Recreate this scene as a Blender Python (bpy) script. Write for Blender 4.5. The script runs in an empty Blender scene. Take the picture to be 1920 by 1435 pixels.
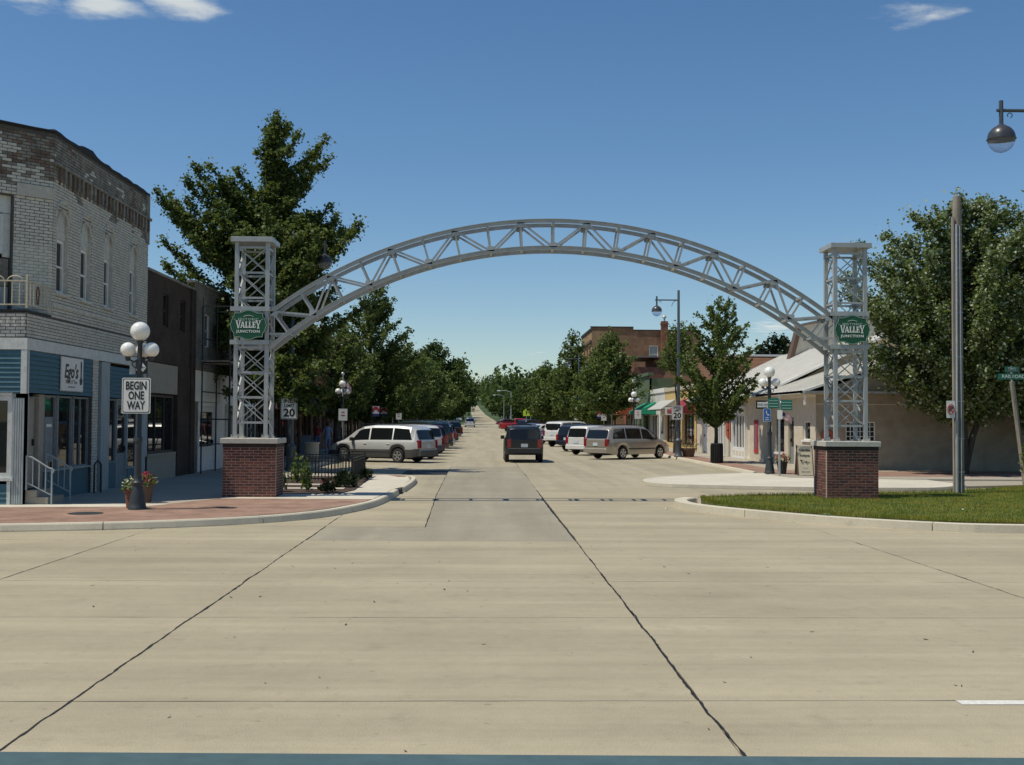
import bpy, math, random
import numpy as np
from mathutils import Vector, Matrix, noise as mnoise
random.seed(7); rng = np.random.default_rng(7)
R = math.radians; PI = math.pi
scn = bpy.context.scene
COL = scn.collection

# ------------------------------------------------------------------ camera, sky, sun, exposure
cam = bpy.data.cameras.new('camera'); camo = bpy.data.objects.new('camera', cam); COL.objects.link(camo)
cam.sensor_width = 36; cam.lens = 2105/1920*36; cam.clip_start = .05; cam.clip_end = 6000
camo.matrix_world = (Matrix.Translation((0, 0, 2.05)) @ Matrix.Rotation(R(-1.55), 4, 'Z')
                     @ Matrix.Rotation(R(90+1.89), 4, 'X') @ Matrix.Rotation(R(.33), 4, 'Z'))
scn.camera = camo

SUN = Vector((.47, .13, -1)).normalized()          # direction the light travels
el = math.asin(-SUN.z); az = math.atan2(-SUN.x, -SUN.y)   # compass bearing of the sun from +Y
w = bpy.data.worlds.new('World'); scn.world = w; w.use_nodes = True
nt = w.node_tree; nt.nodes.clear()
def nd(t, k, **kw):
    n = t.nodes.new(k)
    for a, b in kw.items(): setattr(n, a, b)
    return n
sky = nd(nt, 'ShaderNodeTexSky', sky_type='NISHITA', sun_disc=False)
sky.sun_elevation = el; sky.sun_rotation = az; sky.altitude = 250; sky.air_density = 1.0; sky.dust_density = .12; sky.ozone_density = 1.6
hsv = nd(nt, 'ShaderNodeHueSaturation'); hsv.inputs['Saturation'].default_value = 1.2; hsv.inputs['Value'].default_value = 1.0
nt.links.new(sky.outputs[0], hsv.inputs['Color'])
# scattered fair-weather clouds over the whole sky: noise on a flat cloud deck
geo = nd(nt, 'ShaderNodeTexCoord'); sep = nd(nt, 'ShaderNodeSeparateXYZ'); nt.links.new(geo.outputs['Generated'], sep.inputs[0])
mx = nd(nt, 'ShaderNodeMath', operation='MAXIMUM'); mx.inputs[1].default_value = .02; nt.links.new(sep.outputs['Z'], mx.inputs[0])
div = nd(nt, 'ShaderNodeVectorMath', operation='DIVIDE'); comb = nd(nt, 'ShaderNodeCombineXYZ')
for i in range(3): nt.links.new(mx.outputs[0], comb.inputs[i])
nt.links.new(geo.outputs['Generated'], div.inputs[0]); nt.links.new(comb.outputs[0], div.inputs[1])
mapn = nd(nt, 'ShaderNodeMapping'); mapn.inputs['Location'].default_value = (3.3, 1.2, 0); mapn.inputs['Scale'].default_value = (1.0, 1.0, 0)
nt.links.new(div.outputs[0], mapn.inputs[0])
nz = nd(nt, 'ShaderNodeTexNoise'); nz.inputs['Scale'].default_value = 3.4; nz.inputs['Detail'].default_value = 9; nz.inputs['Roughness'].default_value = .6
nt.links.new(mapn.outputs[0], nz.inputs['Vector'])
# where the few clouds of this sky sit (directions), each a soft blob broken up by the noise
CLOUDS = [((-0.3635, 0.8717, 0.3285), 0.036, 0.75), ((-0.3014, 0.8947, 0.3297), 0.034, 0.8), ((-0.2499, 0.9071, 0.3387), 0.036, 0.75), ((-0.2767, 0.8961, 0.3471), 0.045, 0.7), ((0.3581, 0.8758, 0.3237), 0.032, 0.45), ((0.3545, 0.8768, 0.331), 0.028, 0.4), ((0.3742, 0.8732, 0.3123), 0.018, 0.4), ((0.2545, 0.9636, 0.0821), 0.022, 0.62), ((0.0506, 0.997, 0.0594), 0.012, 0.3),
          ((-.05, .82, .57), .09, .8), ((-.75, .5, .43), .12, .8), ((.8, .4, .44), .1, .8), ((.2, -.8, .56), .15, .9), ((-.6, -.6, .5), .12, .9)]
acc = None
for dv, rad, k in CLOUDS:
    dv = Vector(dv).normalized()
    sub = nd(nt, 'ShaderNodeVectorMath', operation='SUBTRACT'); nt.links.new(geo.outputs['Generated'], sub.inputs[0]); sub.inputs[1].default_value = dv
    sc = nd(nt, 'ShaderNodeVectorMath', operation='MULTIPLY'); nt.links.new(sub.outputs[0], sc.inputs[0]); sc.inputs[1].default_value = (.62, .62, 1.9)
    ln = nd(nt, 'ShaderNodeVectorMath', operation='LENGTH'); nt.links.new(sc.outputs[0], ln.inputs[0])
    mr = nd(nt, 'ShaderNodeMapRange'); mr.inputs[1].default_value = rad; mr.inputs[2].default_value = 0; mr.inputs[3].default_value = 0; mr.inputs[4].default_value = k
    nt.links.new(ln.outputs['Value'], mr.inputs[0])
    if acc is None: acc = mr.outputs[0]
    else:
        m2 = nd(nt, 'ShaderNodeMath', operation='MAXIMUM'); nt.links.new(acc, m2.inputs[0]); nt.links.new(mr.outputs[0], m2.inputs[1]); acc = m2.outputs[0]
add = nd(nt, 'ShaderNodeMath', operation='ADD'); nt.links.new(acc, add.inputs[0])
nzm = nd(nt, 'ShaderNodeMath', operation='MULTIPLY'); nzm.inputs[1].default_value = 1.5; nt.links.new(nz.outputs[0], nzm.inputs[0]); nt.links.new(nzm.outputs[0], add.inputs[1])
cr = nd(nt, 'ShaderNodeMapRange', interpolation_type='SMOOTHSTEP'); cr.inputs[1].default_value = .98; cr.inputs[2].default_value = 1.42; cr.inputs[3].default_value = 0; cr.inputs[4].default_value = .8
nt.links.new(add.outputs[0], cr.inputs[0])
gate = nd(nt, 'ShaderNodeMath', operation='MULTIPLY'); nt.links.new(cr.outputs[0], gate.inputs[0])
g2 = nd(nt, 'ShaderNodeMath', operation='GREATER_THAN'); g2.inputs[1].default_value = .001; nt.links.new(acc, g2.inputs[0]); nt.links.new(g2.outputs[0], gate.inputs[1])
hzr = nd(nt, 'ShaderNodeMapRange'); hzr.inputs[1].default_value = 0; hzr.inputs[2].default_value = .30; nt.links.new(sep.outputs['Z'], hzr.inputs[0])
tint = nd(nt, 'ShaderNodeMix', data_type='RGBA'); nt.links.new(hzr.outputs[0], tint.inputs['Factor']); tint.inputs['A'].default_value = (.90, .95, 1.0, 1); tint.inputs['B'].default_value = (.98, 1.02, 1.04, 1)
tm = nd(nt, 'ShaderNodeMix', data_type='RGBA', blend_type='MULTIPLY'); tm.inputs['Factor'].default_value = 1; nt.links.new(hsv.outputs[0], tm.inputs['A']); nt.links.new(tint.outputs['Result'], tm.inputs['B'])
mixc = nd(nt, 'ShaderNodeMix', data_type='RGBA'); nt.links.new(gate.outputs[0], mixc.inputs['Factor']); nt.links.new(tm.outputs['Result'], mixc.inputs['A']); mixc.inputs['B'].default_value = (7.6, 7.9, 7.6, 1)
bg = nd(nt, 'ShaderNodeBackground'); bg.inputs['Strength'].default_value = .109
nt.links.new(mixc.outputs['Result'], bg.inputs['Color'])
wo = nd(nt, 'ShaderNodeOutputWorld'); nt.links.new(bg.outputs[0], wo.inputs[0])

sl = bpy.data.lights.new('sun', 'SUN'); sl.energy = 4.6; sl.angle = R(.53); sl.color = (1, .94, .82)
so = bpy.data.objects.new('sun', sl); COL.objects.link(so); so.location = (-30, -6, 60)
so.rotation_euler = SUN.to_track_quat('-Z', 'Y').to_euler()
vs = scn.view_settings; vs.view_transform = 'Standard'; vs.look = 'None'; vs.exposure = -.17; vs.gamma = 1; vs.use_curve_mapping = False

# ------------------------------------------------------------------ materials
MATS = {}
def mat(name, col, rough=.7, var=.12, scale=6, bump=0., bscale=40, metal=0., col2=None, stretch=(1, 1, 1), coat=0., spec=.5, detail=5, thr=None):
    if name in MATS: return MATS[name]
    m = bpy.data.materials.new(name); m.use_nodes = True; t = m.node_tree; b = t.nodes['Principled BSDF']
    b.inputs['Roughness'].default_value = rough; b.inputs['Metallic'].default_value = metal
    b.inputs['Specular IOR Level'].default_value = spec; b.inputs['Coat Weight'].default_value = coat; b.inputs['Coat Roughness'].default_value = .05
    g = nd(t, 'ShaderNodeNewGeometry'); mp = nd(t, 'ShaderNodeMapping'); mp.inputs['Scale'].default_value = stretch
    t.links.new(g.outputs['Position'], mp.inputs[0])
    n = nd(t, 'ShaderNodeTexNoise'); n.inputs['Scale'].default_value = scale; n.inputs['Detail'].default_value = detail; n.inputs['Roughness'].default_value = .62
    t.links.new(mp.outputs[0], n.inputs['Vector'])
    cr = nd(t, 'ShaderNodeValToRGB'); c2 = col2 or tuple(c*(1-var*2) for c in col); c1 = col if col2 else tuple(min(1, c*(1+var)) for c in col)
    lo, hi = thr or (.32, .68)
    cr.color_ramp.elements[0].position = lo; cr.color_ramp.elements[1].position = hi
    cr.color_ramp.elements[0].color = (*c2, 1); cr.color_ramp.elements[1].color = (*c1, 1)
    t.links.new(n.outputs[0], cr.inputs[0]); t.links.new(cr.outputs[0], b.inputs['Base Color'])
    if bump:
        n2 = nd(t, 'ShaderNodeTexNoise'); n2.inputs['Scale'].default_value = bscale; n2.inputs['Detail'].default_value = 4
        t.links.new(g.outputs['Position'], n2.inputs['Vector'])
        bp = nd(t, 'ShaderNodeBump'); bp.inputs['Strength'].default_value = bump; bp.inputs['Distance'].default_value = .02
        t.links.new(n2.outputs[0], bp.inputs['Height']); t.links.new(bp.outputs[0], b.inputs['Normal'])
    MATS[name] = m; return m

def concrete_mat(name, col, streak=True, crack=0):
    """weathered concrete: mottling, aggregate specks and wear bands along the traffic direction"""
    m = bpy.data.materials.new(name); m.use_nodes = True; t = m.node_tree; b = t.nodes['Principled BSDF']
    b.inputs['Roughness'].default_value = .85; b.inputs['Specular IOR Level'].default_value = .3
    g = nd(t, 'ShaderNodeNewGeometry')
    def nz(scale, stretch, detail=5, rough=.6):
        mp = nd(t, 'ShaderNodeMapping'); mp.inputs['Scale'].default_value = stretch; t.links.new(g.outputs['Position'], mp.inputs[0])
        n = nd(t, 'ShaderNodeTexNoise'); n.inputs['Scale'].default_value = scale; n.inputs['Detail'].default_value = detail; n.inputs['Roughness'].default_value = rough
        t.links.new(mp.outputs[0], n.inputs['Vector']); return n.outputs[0]
    def ramp(src, a, bb, va, vb):
        r = nd(t, 'ShaderNodeMapRange'); r.inputs[1].default_value = a; r.inputs[2].default_value = bb; r.inputs[3].default_value = va; r.inputs[4].default_value = vb
        t.links.new(src, r.inputs[0]); return r.outputs[0]
    fac = [ramp(nz(.5, (1, 1, 1)), .3, .7, .9, 1.08), ramp(nz(7, (1, 1, 1)), .3, .7, .96, 1.04), ramp(nz(90, (1, 1, 1), 2, .5), .25, .65, .78, 1.08),
           ramp(nz(260, (1, 1, 1), 2, .5), .3, .7, .84, 1.14), ramp(nz(2.4, (1, 1, 1), 7, .7), .56, .72, 1.0, .84)]
    fac += [ramp(nz(16, (.6, 1, 1), 2, .4), .70, .76, 1.0, .72), ramp(nz(34, (1, 1, 1), 3, .5), .68, .74, 1.0, .8)]
    if streak == 'x': fac += [ramp(nz(1.1, (.05, 1, 1), 4, .65), .36, .66, .87, 1.06), ramp(nz(5, (.03, 1, 1), 4), .3, .7, .96, 1.035)]
    elif streak == 'y': fac += [ramp(nz(1.1, (1, .05, 1), 4, .6), .36, .66, .86, 1.07)]
    if crack:
        v = nd(t, 'ShaderNodeTexVoronoi', feature='DISTANCE_TO_EDGE'); v.inputs['Scale'].default_value = crack; t.links.new(g.outputs['Position'], v.inputs['Vector'])
        fac.append(ramp(v.outputs['Distance'], 0, .006, .6, 1))
    cur = None
    for f in fac:
        if cur is None: cur = f
        else:
            k = nd(t, 'ShaderNodeMath', operation='MULTIPLY'); t.links.new(cur, k.inputs[0]); t.links.new(f, k.inputs[1]); cur = k.outputs[0]
    # slab to slab difference
    oi = nd(t, 'ShaderNodeObjectInfo'); k = nd(t, 'ShaderNodeMath', operation='MULTIPLY'); t.links.new(cur, k.inputs[0]); t.links.new(ramp(oi.outputs['Random'], 0, 1, .955, 1.03), k.inputs[1]); cur = k.outputs[0]
    vm = nd(t, 'ShaderNodeVectorMath', operation='SCALE'); vm.inputs[0].default_value = col; t.links.new(cur, vm.inputs['Scale']); t.links.new(vm.outputs[0], b.inputs['Base Color'])
    bp = nd(t, 'ShaderNodeBump'); bp.inputs['Strength'].default_value = .25; bp.inputs['Distance'].default_value = .01; t.links.new(nz(70, (1, 1, 1), 4), bp.inputs['Height']); t.links.new(bp.outputs[0], b.inputs['Normal'])
    MATS[name] = m; return m

def brick_mat(name, c1, c2, mortar, axis='y', scale=1., bw=.21, bh=.075, ms=.01, rough=.9, offset=.5):
    """brick courses for walls too far away (or too foreshortened) to pick single bricks; axis = horizontal direction of the wall"""
    m = bpy.data.materials.new(name); m.use_nodes = True; t = m.node_tree; b = t.nodes['Principled BSDF']; b.inputs['Roughness'].default_value = rough
    b.inputs['Specular IOR Level'].default_value = .2
    g = nd(t, 'ShaderNodeNewGeometry'); s = nd(t, 'ShaderNodeSeparateXYZ'); t.links.new(g.outputs['Position'], s.inputs[0])
    c = nd(t, 'ShaderNodeCombineXYZ')
    if axis == 'xy':
        a = nd(t, 'ShaderNodeMath', operation='ADD'); t.links.new(s.outputs[0], a.inputs[0]); t.links.new(s.outputs[1], a.inputs[1]); t.links.new(a.outputs[0], c.inputs[0]); t.links.new(s.outputs[2], c.inputs[1])
    elif axis == 'ground': t.links.new(s.outputs[0], c.inputs[0]); t.links.new(s.outputs[1], c.inputs[1])
    else: t.links.new(s.outputs[0 if axis == 'x' else 1], c.inputs[0]); t.links.new(s.outputs[2], c.inputs[1])
    br = nd(t, 'ShaderNodeTexBrick'); br.offset = offset; br.inputs['Scale'].default_value = scale
    br.inputs['Brick Width'].default_value = bw; br.inputs['Row Height'].default_value = bh; br.inputs['Mortar Size'].default_value = ms; br.inputs['Mortar Smooth'].default_value = .2
    br.inputs['Color1'].default_value = (*c1, 1); br.inputs['Color2'].default_value = (*c2, 1); br.inputs['Mortar'].default_value = (*mortar, 1); br.inputs['Bias'].default_value = 0
    t.links.new(c.outputs[0], br.inputs['Vector'])
    n = nd(t, 'ShaderNodeTexNoise'); n.inputs['Scale'].default_value = 1.3; n.inputs['Detail'].default_value = 7; n.inputs['Roughness'].default_value = .65; t.links.new(g.outputs['Position'], n.inputs['Vector'])
    mr = nd(t, 'ShaderNodeMapRange'); mr.inputs[1].default_value = .3; mr.inputs[2].default_value = .7; mr.inputs[3].default_value = .62; mr.inputs[4].default_value = 1.2; t.links.new(n.outputs[0], mr.inputs[0])
    vm = nd(t, 'ShaderNodeVectorMath', operation='SCALE'); t.links.new(br.outputs['Color'], vm.inputs[0]); t.links.new(mr.outputs[0], vm.inputs['Scale']); t.links.new(vm.outputs[0], b.inputs['Base Color'])
    bp = nd(t, 'ShaderNodeBump'); bp.inputs['Strength'].default_value = .5; bp.inputs['Distance'].default_value = .01; bp.invert = True; t.links.new(br.outputs['Fac'], bp.inputs['Height']); t.links.new(bp.outputs[0], b.inputs['Normal'])
    MATS[name] = m; return m

def leaf_mat(name, c_dark, c_light, pale=None, pale_amt=.0, trans=.35, gloss=.02, patch=0):
    m = bpy.data.materials.new(name); m.use_nodes = True; t = m.node_tree; t.nodes.clear()
    g = nd(t, 'ShaderNodeNewGeometry'); cr = nd(t, 'ShaderNodeValToRGB'); t.links.new(g.outputs['Random Per Island'], cr.inputs[0])
    cr.color_ramp.elements[0].color = (*c_dark, 1); cr.color_ramp.elements[1].color = (*c_light, 1); cr.color_ramp.elements[1].position = 1 - pale_amt
    if pale:
        e = cr.color_ramp.elements.new(min(.999, 1-pale_amt+.02)); e.color = (*pale, 1)
    d = nd(t, 'ShaderNodeBsdfDiffuse'); tr = nd(t, 'ShaderNodeBsdfTranslucent'); gl = nd(t, 'ShaderNodeBsdfGlossy'); gl.inputs['Roughness'].default_value = .5
    gl.inputs['Color'].default_value = (1, 1, 1, 1)
    colo = cr.outputs[0]
    if patch:   # drier and lusher patches over the ground
        pn = nd(t, 'ShaderNodeTexNoise'); pn.inputs['Scale'].default_value = patch; pn.inputs['Detail'].default_value = 4; t.links.new(g.outputs['Position'], pn.inputs['Vector'])
        pr = nd(t, 'ShaderNodeValToRGB'); pr.color_ramp.elements[0].position = .36; pr.color_ramp.elements[1].position = .66; pr.color_ramp.elements[0].color = (.7, .85, .75, 1); pr.color_ramp.elements[1].color = (1.3, 1.06, .95, 1); t.links.new(pn.outputs[0], pr.inputs[0])
        pm = nd(t, 'ShaderNodeMix', data_type='RGBA', blend_type='MULTIPLY'); pm.inputs['Factor'].default_value = 1; t.links.new(colo, pm.inputs['A']); t.links.new(pr.outputs[0], pm.inputs['B']); colo = pm.outputs['Result']
    t.links.new(colo, d.inputs[0])
    hs = nd(t, 'ShaderNodeHueSaturation'); hs.inputs['Value'].default_value = 1.25; hs.inputs['Hue'].default_value = .485; t.links.new(colo, hs.inputs['Color']); t.links.new(hs.outputs[0], tr.inputs[0])
    m1 = nd(t, 'ShaderNodeMixShader'); m1.inputs[0].default_value = trans; t.links.new(d.outputs[0], m1.inputs[1]); t.links.new(tr.outputs[0], m1.inputs[2])
    m2 = nd(t, 'ShaderNodeMixShader'); m2.inputs[0].default_value = gloss; t.links.new(m1.outputs[0], m2.inputs[1]); t.links.new(gl.outputs[0], m2.inputs[2])
    o = nd(t, 'ShaderNodeOutputMaterial'); t.links.new(m2.outputs[0], o.inputs[0]); MATS[name] = m; return m

def glass_mat(name, col=(.012, .014, .016), rough=.02, alpha=None):
    m = bpy.data.materials.new(name); m.use_nodes = True; b = m.node_tree.nodes['Principled BSDF']
    b.inputs['Base Color'].default_value = (*col, 1); b.inputs['Roughness'].default_value = rough; b.inputs['IOR'].default_value = 1.5; b.inputs['Specular IOR Level'].default_value = .5
    if alpha: b.inputs['Transmission Weight'].default_value = alpha
    MATS[name] = m; return m

concrete_mat('road_concrete', (.405, .348, .236), 'x')
concrete_mat('street_concrete', (.39, .342, .235), 'y')
concrete_mat('patch_concrete', (.335, .298, .218), 'y')
concrete_mat('kerb_concrete', (.60, .54, .41), None)
concrete_mat('pale_concrete', (.60, .55, .44), None)
concrete_mat('walk_concrete', (.38, .34, .27), None)
mat('tar', (.012, .011, .010), .75, .2, 20)
mat('white_line', (.72, .70, .62), .6, .1, 30)
brick_mat('brick_paving', (.36, .22, .155), (.30, .19, .14), (.28, .20, .15), 'ground', 1, .2, .1, .006)
brick_mat('brown_brick', (.085, .06, .045), (.07, .05, .04), (.06, .05, .042), 'y')
brick_mat('tan_brick', (.42, .27, .14), (.36, .22, .11), (.24, .18, .12), 'xy')
brick_mat('red_brick', (.26, .085, .05), (.2, .07, .045), (.2, .14, .11), 'xy')
brick_mat('brown_brick2', (.29, .155, .09), (.22, .12, .07), (.18, .13, .10), 'xy')
brick_mat('pale_brick', (.30, .27, .23), (.24, .22, .19), (.13, .12, .10), 'y')
brick_mat('orange_brick', (.33, .15, .06), (.28, .12, .05), (.2, .14, .1), 'xy')
brick_mat('roof_shingle', (.20, .10, .055), (.15, .08, .045), (.10, .055, .035), 'xy', 1, .3, .14, .012)
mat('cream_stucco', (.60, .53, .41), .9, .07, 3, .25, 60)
mat('cream_stucco_shaded', (.37, .31, .23), .9, .1, 2, .25, 60)  # cream stucco with the end wall's tree shade put into its colour
mat('cream_stucco_pale', (.66, .59, .46), .9, .07, 3, .25, 60)
mat('metal_roof', (.74, .71, .63), .45, .05, 2)
mat('ochre_paint', (.64, .45, .18), .7, .06, 4)
mat('grey_board', (.62, .61, .55), .7, .05, 5, stretch=(1, 1, .1))
mat('white_paint', (.82, .81, .76), .55, .05, 8)
mat('white_brick', (.60, .58, .50), .8, .10, 9, .3, 80)
mat('white_brick_side', (.58, .555, .47), .8, .12, 9, .3, 80)
mat('grime_brick', (.25, .23, .19), .9, .25, 5, .3, 80)
mat('bare_brick', (.19, .13, .095), .9, .25, 5, .3, 80)
mat('grey_mortar', (.11, .10, .085), .95, .2, 20)
mat('limestone', (.50, .47, .40), .85, .08, 10, .2, 60)
mat('pillar_mortar', (.40, .31, .25), .95, .1, 40)
for i, c in enumerate([(.15, .046, .03), (.12, .038, .026), (.175, .058, .037), (.095, .033, .024)]): mat('pillar_brick%d' % i, c, .85, .16, 25, .3, 120)
mat('dark_soldier', (.035, .022, .018), .85, .15, 25, .3, 120)
mat('teal_siding', (.055, .135, .165), .6, .07, 7)
mat('trim_white', (.62, .63, .58), .6, .08, 9)
mat('trim_worn', (.36, .40, .39), .7, .12, 14, stretch=(1, 1, .15))
mat('beige_panel', (.34, .30, .23), .75, .06, 6)
mat('grey_paint', (.22, .24, .24), .7, .1, 8)
mat('galvanised', (.39, .40, .385), .42, .07, 7, .05, 60, metal=.15, stretch=(1, 1, .5), detail=8)
mat('sign_green', (.006, .085, .034), .4, .05, 12)
mat('sign_white', (.78, .77, .70), .45, .03, 12)
mat('sign_pale', (.55, .66, .55), .45, .03, 12)
mat('sign_black', (.012, .012, .013), .45, .05, 12)
mat('sign_red', (.45, .03, .025), .45, .05, 12)
mat('sign_blue', (.03, .13, .42), .45, .05, 12)
mat('street_green', (.01, .16, .10), .45, .05, 12)
mat('cast_iron', (.035, .042, .044), .5, .15, 20, .1, 60)
mat('black_iron', (.012, .012, .013), .5, .15, 20)
mat('pole_blue', (.06, .075, .085), .5, .12, 20)
mat('lamp_shade', (.05, .052, .058), .35, .1, 20)
mat('opal_glass', (.80, .79, .74), .18, .03, 10, coat=.4)
mat('wood_pole', (.25, .215, .17), .9, .25, 12, .5, 50, stretch=(1, 1, .08))
mat('post_wood', (.33, .28, .22), .9, .2, 12, .4, 50, stretch=(1, 1, .1))
mat('conduit', (.55, .56, .58), .4, .08, 10, metal=.5)
mat('bark', (.06, .048, .037), .95, .25, 10, .8, 30, stretch=(1, 1, .25))
mat('soil', (.075, .045, .03), .95, .3, 12, .6, 40)
mat('terracotta', (.22, .085, .05), .85, .12, 12)
mat('teal_rail', (.07, .115, .115), .5, .07, 16, .05, 40)
mat('deck_wood', (.28, .22, .15), .85, .2, 8, stretch=(1, .1, 1))
mat('tyre', (.018, .018, .018), .85, .1, 30)
mat('alloy', (.55, .55, .54), .3, .05, 20, metal=.7)
mat('dark_plastic', (.022, .022, .023), .6, .1, 20)
mat('grey_plastic', (.075, .075, .074), .6, .1, 20)
mat('tail_red', (.25, .012, .012), .18, .1, 20, coat=.6)
mat('amber_lens', (.6, .25, .10), .18, .1, 20, coat=.6)
mat('head_lens', (.62, .62, .60), .12, .08, 20, coat=.6)
mat('plate_white', (.55, .60, .66), .5, .05, 30)
mat('chrome', (.6, .6, .6), .15, .05, 20, metal=.9)
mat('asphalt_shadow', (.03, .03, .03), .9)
mat('skin', (.36, .21, .15), .6, .06, 20)
mat('hair', (.06, .04, .025), .7, .2, 60)
mat('scaffold_steel', (.035, .03, .028), .6, .2, 20)
mat('flag_red', (.42, .03, .035), .8, .05, 20); mat('flag_white', (.72, .70, .68), .8, .05, 20); mat('flag_blue', (.025, .035, .14), .8, .05, 20)
mat('door_dark', (.05, .04, .03), .6, .1, 10)
mat('interior_dark', (.02, .018, .016), .9, .1, 5)
mat('rust', (.20, .10, .06), .9, .3, 12)
mat('roof_gravel', (.2, .18, .16), .95, .1, 20)
glass_mat('shop_glass'); glass_mat('car_glass', (.010, .012, .013), .03); glass_mat('blind_glass', (.20, .24, .27), .08)
_b = MATS['opal_glass'].node_tree.nodes['Principled BSDF']; _b.inputs['Subsurface Weight'].default_value = 1; _b.inputs['Subsurface Radius'].default_value = (.3, .28, .25); _b.inputs['Subsurface Scale'].default_value = .4
glass_mat('clear_globe', (.9, .92, .95), .12, .85); MATS['clear_globe'].node_tree.nodes['Principled BSDF'].inputs['IOR'].default_value = 1.08
leaf_mat('ginkgo_leaf', (.055, .09, .02), (.15, .195, .045), trans=.4)
leaf_mat('locust_leaf', (.06, .10, .024), (.155, .21, .05), trans=.42)
leaf_mat('maple_leaf', (.06, .095, .022), (.155, .205, .05), (.44, .49, .33), .2, .42)
leaf_mat('far_leaf', (.05, .078, .026), (.11, .155, .05), trans=.3, gloss=0)
leaf_mat('dark_leaf', (.012, .024, .009), (.035, .055, .018), trans=.2)
leaf_mat('shrub_leaf', (.05, .085, .025), (.16, .23, .07), trans=.3)
leaf_mat('grass_blade', (.13, .165, .022), (.29, .31, .06), trans=.3, gloss=.005, patch=1.3)
leaf_mat('petal_red', (.35, .015, .03), (.5, .05, .07), trans=.2)
leaf_mat('petal_pink', (.55, .10, .12), (.65, .22, .2), trans=.2)
leaf_mat('petal_white', (.6, .6, .5), (.7, .68, .3), trans=.2)
mat('lawn', (.13, .15, .035), .95, .25, 3, .6, 60)
mat('field', (.055, .09, .028), .95, .25, .05)

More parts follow.
